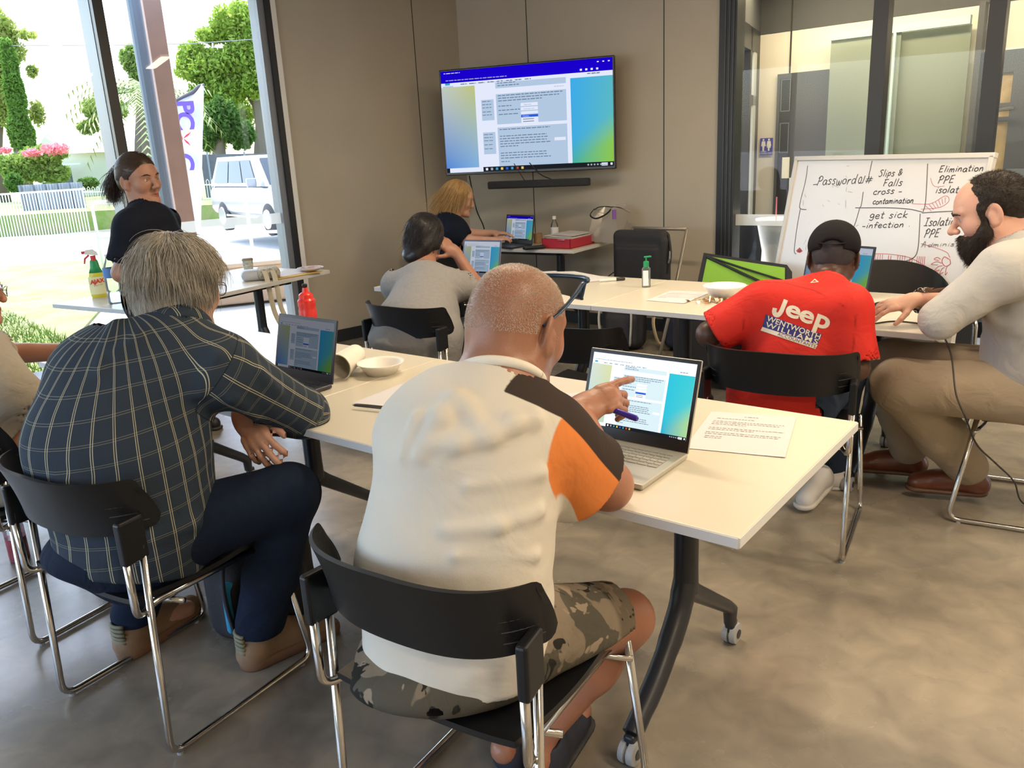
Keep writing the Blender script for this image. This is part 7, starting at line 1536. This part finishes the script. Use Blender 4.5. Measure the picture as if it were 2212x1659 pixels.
# ------------------------------------------------------------------ standing woman in navy polo
def standing():
    hc = atk(303, 392, 4.25); M_ = hd(-28, -4, -4); nb = atk(312, 462, 4.25); f = fdir(-8); r = V(f[1], -f[0], 0)
    chest = nb+f*.05+V(0, 0, -.25); hip = V(nb[0]-.01, nb[1]+.02, .84); sr = nb-V(0, 0, .055)+r*.165-f*.03; sl = nb-V(0, 0, .055)-r*.165
    sr = atk(283, 492, 4.12); J = jt(hip, chest, nb, sl, sr, -8, rh=.17, rw=.165, rc=.165)
    elR = atk(262, 590, 4.16); wrR = elR+V(.08, .16, -.13); elL = sl+V(-.08, .10, -.27); wrL = elL+V(.02, .05, -.12)
    fr, flf = V(hip[0]+.02, hip[1]-.11, .09), V(hip[0]-.02, hip[1]+.12, .09)
    def ex(B, T, Mm): pass
    polo = fabric('navy_polo', cloth_plain((.010, .012, .020)), folds=.4)
    t, T, M_, S, B, o = figure('standing woman with brown ponytail in navy polo shirt by the window', J, (hc, M_), (elR, wrR, wrR+V(.10, .10, -.08), V(0, -1, 0)), (elL, wrL, wrL+V(.05, -.1, -.1), V(0, 1, 0)),
        (V(fr[0]+.03, fr[1], .46), fr), (V(flf[0]+.03, flf[1], .46), flf), skin_mat('skin_olive', (.42, .225, .15), (.12, .01, .01)), polo, dark_cloth, hs=1.05, face_h=.0036, big=1.0, belly=.95, sleeve=.78, sl_r=(.080, .084), shoes=(black_shoe, sole_d, fdir(-8), fdir(5)), hem=.16, nose=1.08, jaw=.98, wide=1.0, warp=.003, shirt_h=.008,
        shirt_extra=lambda S_: [S_.ell(chest+f*.14+r*s*.075+V(0, 0, .0), (.085, .095, .095), .05) for s in (-1, 1)])
    # polo collar
    C_ = Fld(); u_ = unit(T(0, -.02, -.05)-nb); C_.cone(nb+u_*.015, nb+u_*.045, .088, .076, .01); C_.cone(nb-u_*.02, nb+u_*.1, .074, .066, .004, 's'); C_.cone(nb+f*.10+u_*.05, nb+f*.09-V(0, 0, .03), .030, .008, .008, 's'); C_.plane(nb+u_*.052, u_); C_.plane(nb-u_*.004, -u_)
    sdf_obj('polo_collar', C_, [(*bbox(nb, pad=.14), .006)], polo, t, o)
    lg = MB(); p = hit(S, 395, 480, 3.6, 4.6)
    if p is not None: lg.box(p+V(0, -.003, 0), (.035, .004, .045), bev=.001); lg.build('chest_logo', mat('logo_teal', (.05, .14, .16), .6), t, off=o)
    # hair pulled back
    H = Fld(); H.ell(T(0, -.020, .055), V(.085, .105, .088)*1.05, .02, 'u', M_); H.ell(T(0, -.07, .0), V(.070, .05, .07)*1.05, .04, 'u', M_); H.cone(T(0, -.135, .045), T(0, -.10, .03), .022, .035, .03)
    for sx in (-1, 1): H.ell(T(sx*.066, -.035, .015), V(.022, .045, .04), .02, 'u', M_)
    H.raw(T(0, .10, -.02), .17, lambda P: .030-((P-T(0, .03, -.0))@unit(M_[:, 1]-M_[:, 2]*.42)), .01, 's'); H.warp(lambda P: .0015*nz(P@M_, 60, 3, (1, .25, 1)))
    hm = hair_mat('hair_dark_brown', (.020, .012, .008), (.10, .055, .03), .35); h = sdf_obj('hair', H, [(*bbox(hc, pad=.2), .004)], hm, t, o)
    g = np.random.default_rng(1); n = 1500; rt = T(0, -.135, .045)+g.normal(size=(n, 3))*.013
    strands('ponytail', rt, lambda P, u: np.tile(-M_[:, 1]*(1.1-1.6*u)+V(0, 0, -.9-1.2*u)+V(-.25, 0, 0), (len(P), 1)), 12, .0165, Fld(), -1, .0012, hm, h, o, jit=.22, seed=4, lenvar=.5)
    roots = on_surface(H, T(0, -.02, .04), 3500, .25, lambda D_: (D_@M_)[:, 2] > -.3, 3); pt_ = T(0, -.13, .045)
    strands('hair_strands', roots, lambda P, u: unit_rows(pt_-P), 6, .012, H, .0005, .0007, hm, h, o, jit=.08, seed=5, lenvar=.5)
    mb = MB(); 
    for sx in (-1, 1): mb.tube(catmull([T(sx*.016, .098, .033), T(sx*.033, .094, .040), T(sx*.052, .078, .034)], 4), [.002]*3+[.0035]*4+[.0015]*2, 6)
    mb.build('eyebrows', mat('brow_dark', (.03, .02, .015), .8), t, smooth=True, off=o)
standing()
# ------------------------------------------------------------------ woman in grey t-shirt, seen from behind
def grey_woman():
    f = fdir(52); r = V(f[1], -f[0], 0); hip = V(-.46, 4.06, .53); nb = atk(918, 592, 4.42); chest = nb*.45+hip*.55+V(-.01, -.02, .0); sl = atk(858, 618, 4.50); sr = atk(975, 620, 4.36)
    J = jt(hip, chest, nb, sl, sr, 52, rh=.20, rw=.19, rc=.175); hc = atk(922, 517, 4.50); M_ = hd(62, -12)
    elR = atk(1030, 618, 4.50); wrR = atk(985, 545, 4.50); elL = V(-.62, 4.62, .79); wrL = V(-.42, 4.75, .78)
    grey = fabric('grey_marl', lambda n: mix_node(n, _noise(n, 60), (.21, .205, .205), (.26, .255, .255)), folds=.4)
    t, T, M_, S, B, o = figure('woman with dark tied hair in grey t-shirt resting her head on her hand', J, (hc, M_), (elR, wrR, wrR+V(-.055, .0, .05), unit(V(.5, -.6, .3))), (elL, wrL, wrL+V(.12, .06, 0), V(0, 0, 1)),
        (V(-.10, 4.36, .54), V(-.22, 4.40, .10)), (V(-.42, 4.55, .54), V(-.5, 4.5, .10)), skin_mat('skin_brown', (.33, .165, .105)), grey, dark_cloth, belly=.7, sleeve=.62, sl_r=(.085, .085), pants_r=(.13, .10), shoes=(black_shoe, sole_d, f, f), hem=.07, handR=dict(curl=(50, 60, 65, 70)), warp=.006, shirt_h=.009,
        shirt_extra=lambda S_: [S_.ell(chest-f*.05+V(0, 0, -.02), (.19, .15, .11), .06), S_.ell(hip-f*.04+V(0, 0, .06), (.225, .20, .09), .06)])
    H = Fld(); H.ell(T(0, -.022, .052), V(.095, .112, .092), .02, 'u', M_); H.ell(T(0, -.07, -.01), V(.082, .06, .085), .05, 'u', M_); H.ell(T(-.015, -.108, -.100), V(.062, .045, .040), .03, 'u', M_); H.ell(T(0, -.085, -.055), V(.075, .05, .05), .04, 'u', M_)
    for sx in (-1, 1): H.ell(T(sx*.07, -.02, .0), V(.03, .055, .06), .03, 'u', M_)
    H.warp(lambda P: .003*nz(P, 45, 3)); hm = hair_mat('hair_black', (.006, .005, .007), (.022, .016, .018), .35); h = sdf_obj('hair', H, [(*bbox(hc, pad=.22), .006)], hm, t, o)
    roots = on_surface(H, T(0, -.03, .02), 3500, .25, lambda D_: ((D_@M_)[:, 2] > -.5) & ((D_@M_)[:, 1] < .6), 3); kn = T(-.03, -.11, -.08)
    strands('hair_strands', roots, lambda P, u: unit_rows(kn-P)+V(0, 0, -.2), 6, .015, H, .001, .001, hm, h, o, jit=.35, seed=5, lenvar=.5)
    mb = MB(); mb.lathe([(.0, -.004), (.006, 0), (0, .004)], hit(S, 940, 566, 3.8, 5) if False else T(.075, -.045, -.075), 10); mb.build('earring', M['chrome'], t, off=o)
grey_woman()
# ------------------------------------------------------------------ blonde woman at the screen table
def blonde():
    az = 18; f = fdir(az); r = V(f[1], -f[0], 0); nb = atk(968, 478, 6.02); hip = V(nb[0]-.07, nb[1]+.02, .56); chest = (hip*.35+nb*.65)+V(-.02, 0, 0); sr = nb+r*.14+V(.02, -.0, -.055); sl = nb-r*.16+V(0, 0, -.05)
    J = jt(hip, chest, nb, sl, sr, az, rh=.17, rw=.155, rc=.16); hc = atk(992, 432, 6.05); M_ = hd(-2, -16)
    elR = atk(1010, 521, 5.92); wrR = atk(1065, 520, 6.0); elL = elR+V(-.02, .34, .02); wrL = elL+V(.20, .02, -.01)
    t, T, M_, S, B, o = figure('blonde woman in navy t-shirt typing at the table under the screen', J, (hc, M_), (elR, wrR, wrR+V(.13, .08, .015), V(0, -.2, 1)), (elL, wrL, wrL+V(.13, -.03, 0), V(0, 0, 1)),
        (hip+f*.42+r*.09+V(0, 0, -.02), V(hip[0]+.42, hip[1]-.10, .10)), (hip+f*.42-r*.09+V(0, 0, -.02), V(hip[0]+.45, hip[1]+.15, .10)), skin_mat('skin_light', (.55, .33, .24), (.2, .02, .02)), fabric('navy_tee', cloth_plain((.008, .011, .022))), dark_cloth, sleeve=.80, sl_r=(.068, .068), shoes=(black_shoe, sole_d, f, f), face_h=.005, hem=.10, body_h=.013)
    H = Fld(); H.ell(T(0, -.022, .055), V(.088, .108, .088), .02, 'u', M_); H.cone(T(0, -.07, .02), T(0, -.075, -.13), .075, .062, .03); H.cone(T(0, -.075, -.13), T(-.0, -.10, -.20), .060, .035, .03)
    for sx in (-1, 1): H.cone(T(sx*.074, -.012, .05), T(sx*.080, -.015, -.10), .026, .026, .03)
    H.raw(T(0, .12, -.02), .16, lambda P: .045-((P-T(0, .03, 0))@unit(M_[:, 1]-M_[:, 2]*.30)), .01, 's'); H.warp(lambda P: .003*nz(P@M_, 60, 5, (1, 1, .2)))
    hm = hair_mat('hair_blonde', (.24, .115, .035), (.62, .42, .19), .35); h = sdf_obj('hair', H, [(*bbox(hc, pad=.26), .006)], hm, t, o); c = T(0, -.02, .03); cr = T(0, -.0, .145)
    roots = on_surface(H, c, 5000, .25, lambda D_: ((D_@M_)[:, 2] > -.1) & ~(((D_@M_)[:, 1] > .30) & ((D_@M_)[:, 2] < .75)), 3)
    strands('hair_strands', roots, lambda P, u: unit_rows(P-cr)*.4*(1-u)+V(0, 0, -1)-M_[:, 1]*.35, 14, .018, H, .001, .0012, hm, h, o, jit=.14, seed=5, lenvar=.4)
blonde()
# ------------------------------------------------------------------ man in red shirt and black cap
def red_man():
    az = 60; f = fdir(az); r = V(f[1], -f[0], 0); hip = V(.985, 2.86, .55); nb = atk(1785, 636, 3.03); chest = hip*.42+nb*.58-f*.01; sl = atk(1645, 658, 2.98); sr = atk(1828, 672, 2.86)
    J = jt(hip, chest, nb, sl, sr, az, rh=.165, rw=.160, rc=.160); hc = atk(1800, 565, 3.12); M_ = hd(64, -22)
    elL = atk(1532, 722, 3.04); wrL = atk(1600, 745, 3.30); elR = atk(1848, 795, 2.86); wrR = elR+f*.20+V(-.04, 0, .10)
    def col(n):
        s = attr_node(n, 'seam').outputs['Fac']; w_ = attr_node(n, 'trim').outputs['Fac']; c = mix_node(n, s, (.56, .030, .022), (.20, .01, .01)); return mix_node(n, w_, c, (.72, .60, .52))
    fm = fabric('red_polyester', col, rough=.6, bump=.15, folds=.4)
    pts = [(1578, 626), (1650, 610), (1700, 612), (1760, 628), (1820, 660), (1850, 690)]; pt2 = [(1622, 612), (1608, 690), (1600, 780)]; pt3 = [(1850, 680), (1842, 760), (1835, 830)]
    def attrs(S, T, Mm):
        L1 = [hit(S, *p, 2, 4) for p in pts]; L2 = [hit(S, *p, 2, 4) for p in pt2]; L3 = [hit(S, *p, 2, 4) for p in pt3]; segs = [(a, b) for L in (L1, L2, L3) for a, b in zip(L[:-1], L[1:]) if a is not None and b is not None and np.linalg.norm(a-b) < .25]
        def seam(P): d = np.min([seg_d(P, a, b)[0] for a, b in segs], axis=0); return np.clip(1.4-d/.0030, 0, 1)*.8
        ax = unit(elR-sr); e = sr*.08+elR*.92
        def trim(P): q = (P-e)@ax; return np.clip((.0+q+.006)/.003, 0, 1)*(np.sqrt(((P-e)**2).sum(1)) < .12)
        return {'seam': seam, 'trim': trim}
    t, T, M_, S, B, o = figure('man in red printed shirt and black cap leaning over his laptop', J, (hc, M_), (elR, wrR, wrR+f*.14+V(0, 0, .0), V(.3, -.3, .9)), (elL, wrL, wrL+V(.12, .06, .0), V(0, 0, 1)),
        (V(1.30, 3.10, .55), V(1.36, 3.28, .10)), (V(1.06, 3.22, .54), V(1.12, 3.10, .15)), skin_mat('skin_dark', (.085, .045, .030), (.03, .0, .0), .42), fm, fabric('jeans_blue', cloth_plain((.03, .045, .08))), sleeve=.92, sl_r=(.080, .084), shirt_h=.0062, hem=.12, warp=.0035, attrs=attrs, big=1.0, face_h=.005, pants_r=(.105, .085),
        shirt_extra=lambda S_: [S_.ell(chest-f*.05+V(0, 0, .0), (.16, .12, .13), .08)])
    for a_, d_, z_ in ((V(1.24, 3.02, .10), V(-.28, .45, -.5), .10),):
        pass
    ws = mat('shoe_white', (.62, .61, .62), .6); shoe('shoe', t, V(1.30, 3.20, .045), V(1.30-.124, 3.20-.144, .045-.020), .006, (ws, mat('shoe_sole_white', (.6, .58, .55), .6)), o, L=.27)
    mb = MB()
    c_ = V(1.235, 3.095, .13); shoe('shoe', t, V(1.34, 3.22, .0), V(1.44, 3.36, 0), .007, (ws, ws), o, L=.28)
    # short dark hair and cap
    H = Fld(); H.ell(T(0, -.015, .045), V(.079, .101, .080), .02, 'u', M_); H.ell(T(0, -.06, .0), V(.062, .05, .055), .04, 'u', M_); H.raw(T(0, .1, -.02), .17, lambda P: .03-((P-T(0, .03, -.0))@unit(M_[:, 1]-M_[:, 2]*.3)), .01, 's')
    H.warp(lambda P: .0012*nz(P, 150, 3)); sdf_obj('hair', H, [(*bbox(hc, pad=.16), .005)], hair_mat('hair_grey_black', (.02, .018, .02), (.08, .075, .08), .8), t, o)
    cap = thing('baseball_cap', 'black baseball cap on the red shirted man\'s head', 'cap', tuple(hc)); C_ = Fld(); O_ = hc
    C_.ell(T(0, -.012, .066), V(.092, .112, .088), .02, 'u', M_); C_.ell(T(0, -.05, .045), V(.086, .075, .06), .03, 'u', M_); C_.plane(T(0, -.02, .026), -M_[:, 2]+M_[:, 1]*.10, .01)
    C_.ell(T(0, -.125, .030), V(.040, .04, .022), .006, 's', M_); cm = fabric('cap_cloth', cloth_plain((.014, .013, .015)), folds=.3)
    sdf_obj('crown', C_, [(*bbox(hc, pad=.18), .005)], cm, cap, O_); mb = MB(); mb.lathe([(0, 0), (.010, 0), (.008, .006), (0, .008)], T(0, -.012, .152)-O_, 12, Z=M_[:, 2]); mb.build('button', cm, cap, smooth=True)
    mb = MB(); rows = [[T(math.sin(u)*(.080+.002*k), .080+.0+math.cos(u)*(.0+.075*k/5), .040-.010*abs(math.sin(u))*1.0-.004*k)-O_ for u in np.linspace(-1.4, 1.4, 17)] for k in range(6)]; mb.grid(rows); mb.grid([[p-M_[:, 2]*.003 for p in rw][::-1] for rw in rows]); mb.build('brim', cm, cap, smooth=True)
    mb = MB(); mb.tube(catmull([T(-.045, -.118, .040)-O_, T(0, -.132, .032)-O_, T(.045, -.118, .040)-O_], 6), .006, 8, flat=.4); mb.build('strap', cm, cap)
    # collar band
    C2 = Fld(); u_ = unit(T(0, -.02, -.05)-nb); C2.cone(nb+u_*.01, nb+u_*.045, .085, .076, .01); C2.cone(nb-u_*.02, nb+u_*.1, .072, .066, .004, 's'); C2.plane(nb+u_*.050, u_); C2.plane(nb-u_*.004, -u_); sdf_obj('collar', C2, [(*bbox(nb, pad=.14), .006)], mat('red_collar', (.56, .03, .022), .6), t, o)
    # printing on the back, laid on the cloth
    lo, hi = None, None
    def decal(name, body, px, py, px2, py2, hpx, mt, bold=0, spacing=1, font=None, lift=.0022, skew=0):
        vs, fs = text_mesh(body, 1.0, bold=bold, spacing=spacing)
        if not len(vs): return
        x0, x1 = vs[:, 0].min(), vs[:, 0].max(); y0, y1 = vs[:, 1].min(), vs[:, 1].max(); U = V(px2-px, py2-py); Ln = np.linalg.norm(U); U = U/Ln; Wv = V(U[1], -U[0]); Wv = Wv if Wv[1] < 0 else -Wv
        out = []
        for v in vs:
            a = (v[0]-x0)/(x1-x0)*Ln; b = ((v[1]-y0)/(y1-y0)-.5)*hpx; q = V(px, py)+U*a+Wv*b+U*skew*b; out.append(q)
        return project(name, out, fs, mt, lift)
    def project(name, out, fs, mt, lift):
        P_ = []; 
        for q in out:
            p = hit(S, q[0], q[1], 2.2, 3.6); P_.append(p if p is not None else np.array([np.nan]*3))
        P_ = np.array(P_); good = ~np.isnan(P_[:, 0]); fs = [f_ for f_ in fs if all(good[i] for i in f_)]; P_[~good] = P_[good].mean(0); d = unit_rows(CAMP-P_); mb = MB(); mb.add(P_+d*lift, fs); return mb.build(name, mt, so_, off=o)
    so_ = [c for c in t.children if c.name.startswith('shirt')][0]; cream = mat('print_cream', (.72, .64, .52), .5); navy = mat('print_navy', (.02, .02, .16), .5)
    jp_unused = [(.62, 1.0), (.62, .28), (.60, .12), (.50, .02), (.36, -.02), (.18, .02), (.06, .12), (.0, .30), (.0, .40), (.22, .44), (.24, .34), (.30, .24), (.37, .24), (.40, .34), (.40, 1.0)]
    n_ = 24; strip = []
    cl = catmull([V(.51, 1.0), V(.51, .62), V(.50, .34), V(.42, .14), V(.27, .10), V(.14, .20), V(.10, .40)], 6)
    for i in range(len(cl)):
        tt_ = unit(cl[min(i+1, len(cl)-1)]-cl[max(i-1, 0)]); nn_ = V(-tt_[1], tt_[0])*.125; strip += [cl[i]+nn_, cl[i]-nn_]
    U_ = unit(V(122, 48)); W_ = V(U_[1], -U_[0]); q_ = [V(1672, 660)+U_*p[0]*38+W_*(p[1]-.5)*42 for p in strip]
    project('brand_lettering', q_, [(2*i, 2*i+1, 2*i+3, 2*i+2) for i in range(len(cl)-1)], cream, .0022)
    decal('brand_lettering', 'ee', 1698, 668, 1758, 690, 27, cream, bold=.028, spacing=.95); decal('brand_lettering', 'p', 1760, 696, 1790, 707, 40, cream, bold=.028)
    def panel(name, c4, mt, lift, n=16, m=4):
        a, b, c, d = [V(*q) for q in c4]; pts_ = [(a*(1-u)+b*u)*(1-v)+(d*(1-u)+c*u)*v for v in np.linspace(0, 1, m) for u in np.linspace(0, 1, n)]; fs = [(j*n+i, j*n+i+1, (j+1)*n+i+1, (j+1)*n+i) for j in range(m-1) for i in range(n-1)]; project(name, pts_, fs, mt, lift)
    panel('navy_panel', ((1654, 679), (1776, 722), (1766, 745), (1647, 706)), navy, .0018); panel('cream_panel', ((1647, 706), (1766, 745), (1761, 754), (1643, 714)), cream, .0018)
    decal('sponsor_lettering', 'WENTWORTH', 1657, 687, 1772, 728, 12, cream, bold=.012, lift=.0034); decal('sponsor_lettering', 'WILLIAMS', 1654, 700, 1767, 739, 11, cream, bold=.012, spacing=1.25, lift=.0034); decal('sponsor_lettering', 'ACCOUNTANTS', 1680, 721, 1762, 749, 7, navy, spacing=1.1, lift=.0034)
    tri = [V(1760, 602), V(1769, 609), V(1750, 611)]; tri2 = [V(1759.5, 604.5), V(1764.5, 608), V(1754, 609.3)]; project('triangle_mark', tri+tri2, [(0, 1, 4, 3), (1, 2, 5, 4), (2, 0, 3, 5)], cream, .0022)
    decal('brand_lettering', '®', 1779, 703, 1785, 705, 6, cream)
red_man()
# ================================================================== bearded man (right)
def bearded():
    az = 148; f = fdir(az); r = V(f[1], -f[0], 0); nb = atk(2192, 548, 2.88); hip = V(1.98, 2.80, .56); chest = hip*.38+nb*.62-f*.0; sl = atk(2165, 590, 2.66); sr = atk(2150, 585, 3.10)
    J = jt(hip, chest, nb, sl, sr, az, rh=.175, rw=.175, rc=.175); hc = atk(2137, 462, 2.90); M_ = hd(155, -20)
    elL = atk(2030, 690, 2.74); wrL = atk(2095, 640, 3.02); elR = atk(2085, 655, 3.22); wrR = atk(1972, 648, 3.16); tipR = atk(1882, 668, 3.20)
    khaki = fabric('khaki_cloth', lambda n: mix_node(n, _noise(n, 4), (.34, .275, .195), (.40, .33, .245)), folds=.6)
    def col(n): c = attr_node(n, 'cuff').outputs['Fac']; tc = n.nodes.new('ShaderNodeTexCoord'); v = n.nodes.new('ShaderNodeTexVoronoi'); v.inputs['Scale'].default_value = 42; n.links.new(tc.outputs['Object'], v.inputs[0]); d = math_node(n, 'GREATER_THAN', math_node(n, 'SINE', math_node(n, 'MULTIPLY', v.outputs[0], 14.0)), .35); p = mix_node(n, d, (.020, .017, .018), (.42, .40, .36)); return mix_node(n, ramp2(n, c, .5, .02), (.47, .455, .43), p)
    def attrs(S, T, Mm): a = unit(wrR-elR); return {'cuff': lambda P: np.clip(.5+((P-(elR*.16+wrR*.84))@a)*60, 0, 1)*(seg_d(P, elR, wrR)[0] < .075)}
    leather = mat('brown_leather', (.14, .040, .018), .32, var=.2, vscale=14, coat=.3)
    t, T, M_, S, B, o = figure('bearded man in pale shirt and khaki trousers using the computer mouse', J, (hc, M_), (elR, wrR, tipR, V(-.1, -.35, .93)), (elL, wrL, wrL+V(-.05, .14, -.02), V(0, -.2, .9)),
        (V(1.56, 3.22, .55), V(1.70, 3.30, .13)), (V(1.475, 2.985, .53), V(1.83, 3.06, .13)), skin_mat('skin_pale', (.66, .40, .30), (.25, .03, .02)), fabric('pale_shirt', col, folds=.5), khaki, hs=1.08, face_h=.0032, nose=1.12, sleeve=1.9, sl_r=(.082, .072), pants_r=(.118, .098), shirt_h=.0072, hem=.13, belly=.85, warp=.0045, attrs=attrs, hh=.0034,
        handR=dict(curl=(24, 26, 28, 32), thumb=(.75, .62, -.22), spread=8), pants_end=.95, shoes=(leather, mat('leather_sole', (.10, .045, .025), .5), fdir(158)+V(0, 0, -.02), fdir(160), .31), eye=(.03, .02, .01),
        shirt_extra=lambda S_: [S_.ell(chest-f*.05, (.17, .13, .15), .08), S_.cone(nb-r*.05-f*.05, sl-f*.04, .07, .075, .05), S_.ell(hip+f*.05+V(0, 0, .04), (.2, .17, .10), .06)])
    # extra trouser volume at the near knee
    # hair band round the bald crown, beard, brows, collar
    c = T(0, -.015, .03); H = Fld(); H.ell(T(0, -.018, .045), V(.0815, .104, .0855)*1.08, .02, 'u', M_); H.ell(T(0, -.065, .0), V(.064, .048, .052)*1.08, .04, 'u', M_)
    for sx in (-1, 1): H.cone(T(sx*.071, .020, .028), T(sx*.068, .024, -.015), .011, .009, .02)
    H.raw(T(0, .1, 0), .19, lambda P: .052-((P-T(0, 0, .02))@unit(M_[:, 1]-M_[:, 2]*.10)), .008, 's'); 
    for sx in (-1, 1): H.ell(T(sx*.088, -.004, .0), V(.03, .022, .034)*1.08, .006, 's', M_)
    H.warp(lambda P: .0014*nz(P, 160, 3)); hm = hair_mat('hair_near_black', (.010, .007, .006), (.05, .032, .022), .6)
    h = sdf_obj('hair', H, [(*bbox(hc, pad=.17), .0042)], hm, t, o); roots = on_surface(H, c, 9000, .25, lambda D_: ((D_@M_)[:, 1] < .62) & ((D_@M_)[:, 2] > -.55), 3); roots = roots[B(roots) > .0005]
    strands('hair_strands', roots, lambda P, u: unit_rows(P-c)+V(0, 0, -.6)-M_[:, 1]*.4, 3, .0035, H, .0003, .0005, hm, h, o, jit=.4)
    K = Fld(); s = 1.08
    K.cone(T(-.03, .066, -.080), T(.03, .066, -.080), .032, None, .02); K.cone(T(0, .072, -.085), T(0, .088, -.128), .040, .022, .03)
    for sx in (-1, 1): K.cone(T(sx*.066, .018, -.005), T(sx*.060, .030, -.050), .012, .022, .02); K.cone(T(sx*.058, .032, -.050), T(sx*.026, .070, -.090), .024, .030, .03); K.cone(T(sx*.008, .099, -.0460), T(sx*.034, .086, -.064), .0075, .009, .01)
    K.ell(T(0, .098, -.060), V(.020, .014, .0085)*s, .004, 's', M_); K.ell(T(0, .03, -.12), V(.05, .03, .03), .02, 's', M_); K.warp(lambda P: .0022*nz(P, 120, 5))
    bd = sdf_obj('beard', K, [(*bbox(T(0, .06, -.08), pad=.13), .0038)], hm, t, o); bc = T(0, .045, -.05); roots = on_surface(K, bc, 9000, .2, None, 8); roots = roots[B(roots) > -.002]
    strands('beard_strands', roots, lambda P, u: unit_rows(P-bc)*.6+V(0, 0, -.7)+M_[:, 1]*.15, 4, .0045, Fld(), -1, .0005, hm, bd, o, jit=.45)
    mb = MB()
    for sx in (-1, 1): mb.tube(catmull([T(sx*.014, .100, .031), T(sx*.032, .098, .037), T(sx*.052, .082, .031)], 4), [.003]*3+[.0042]*4+[.002]*2, 6)
    mb.build('eyebrows', mat('brow_black', (.02, .014, .01), .8), t, smooth=True, off=o)
    C_ = Fld(); u_ = unit(T(0, -.02, -.05)-nb); C_.cone(nb+u_*.01, nb+u_*.060, .096, .082, .01); C_.cone(nb-u_*.02, nb+u_*.1, .080, .072, .004, 's'); C_.plane(nb+u_*.064, u_); C_.plane(nb-u_*.01, -u_); sdf_obj('collar', C_, [(*bbox(nb, pad=.15), .006)], mat('collar_pale', (.50, .485, .46), .8), t, o)
bearded()
# ------------------------------------------------------------------ man cut by the left edge of the picture
def leftman():
    az = 48; f = fdir(az); r = V(f[1], -f[0], 0); hc = atk(-72, 634, 2.75); M_ = hd(42, -8); nb = atk(-85, 740, 2.70); hip = V(-1.74, 2.60, .55); chest = hip*.42+nb*.58; sl = nb-r*.17+V(0, 0, -.05)+f*.05; sr = atk(0, 838, 2.60)
    J = jt(hip, chest, nb, sl, sr, az, rh=.18, rw=.19, rc=.18); elR = atk(80, 900, 2.72); wrR = V(-1.28, 2.95, .79); elL = V(-1.98, 3.15, .80); wrL = V(-1.55, 3.14, .79)
    t, T, M_, S, B, o = figure('man in glasses and beige t-shirt cut off by the left edge', J, (hc, M_), (elR, wrR, wrR+V(.10, .10, 0), V(0, 0, 1)), (elL, wrL, wrL+V(.15, .02, 0), V(0, 0, 1)),
        (V(-1.40, 2.95, .54), V(-1.5, 2.95, .1)), (V(-1.62, 3.08, .54), V(-1.75, 3.1, .1)), skin_mat('skin_ruddy', (.50, .26, .17), (.2, .02, .02)), fabric('beige_tee', lambda n: mix_node(n, _noise(n, 50), (.40, .35, .28), (.46, .41, .33)), folds=.4), dark_cloth, sleeve=.66, sl_r=(.085, .092), belly=.8, shoes=(black_shoe, sole_d, f, f), face_h=.005, shirt_h=.009)
    H = Fld(); H.ell(T(0, -.02, .05), V(.082, .104, .084), .02, 'u', M_); H.ell(T(0, -.06, 0), V(.066, .05, .055), .04, 'u', M_); H.raw(T(0, .1, -.02), .17, lambda P: .035-((P-T(0, .03, 0))@unit(M_[:, 1]-M_[:, 2]*.4)), .01, 's'); sdf_obj('hair', H, [(*bbox(hc, pad=.16), .006)], hair_mat('hair_brown', (.05, .035, .02), (.12, .08, .05)), t, o)
    G = thing('glasses', 'metal framed glasses on the man cut off by the left edge', 'glasses', tuple(hc)); gm = mat('glasses_bronze', (.12, .07, .04), .3, .8); g = lambda x, y, z: M_@V(x, y, z)
    for sx in (-1, 1):
        mb = MB(); rim = [g(sx*(.033+.024*math.cos(a)), .112-.008*math.cos(a)**2, .010+.018*math.sin(a)) for a in np.linspace(0, 6.283, 25)]; mb.tube(rim, .0012, 6, cap=False); mb.tube([g(sx*.057, .104, .016), g(sx*.08, .07, .016), g(sx*.083, -.02, .008)], .0012, 6); mb.build('frame', gm, G)
        mb = MB(); mb.add([g(sx*.033, .1125, .010)]+rim[:-1], [(0, i+1, (i+1) % 24+1) for i in range(24)]); mb.build('lens', glass('spectacle_lens', (.95, .97, .98), 1.5), G)
leftman()
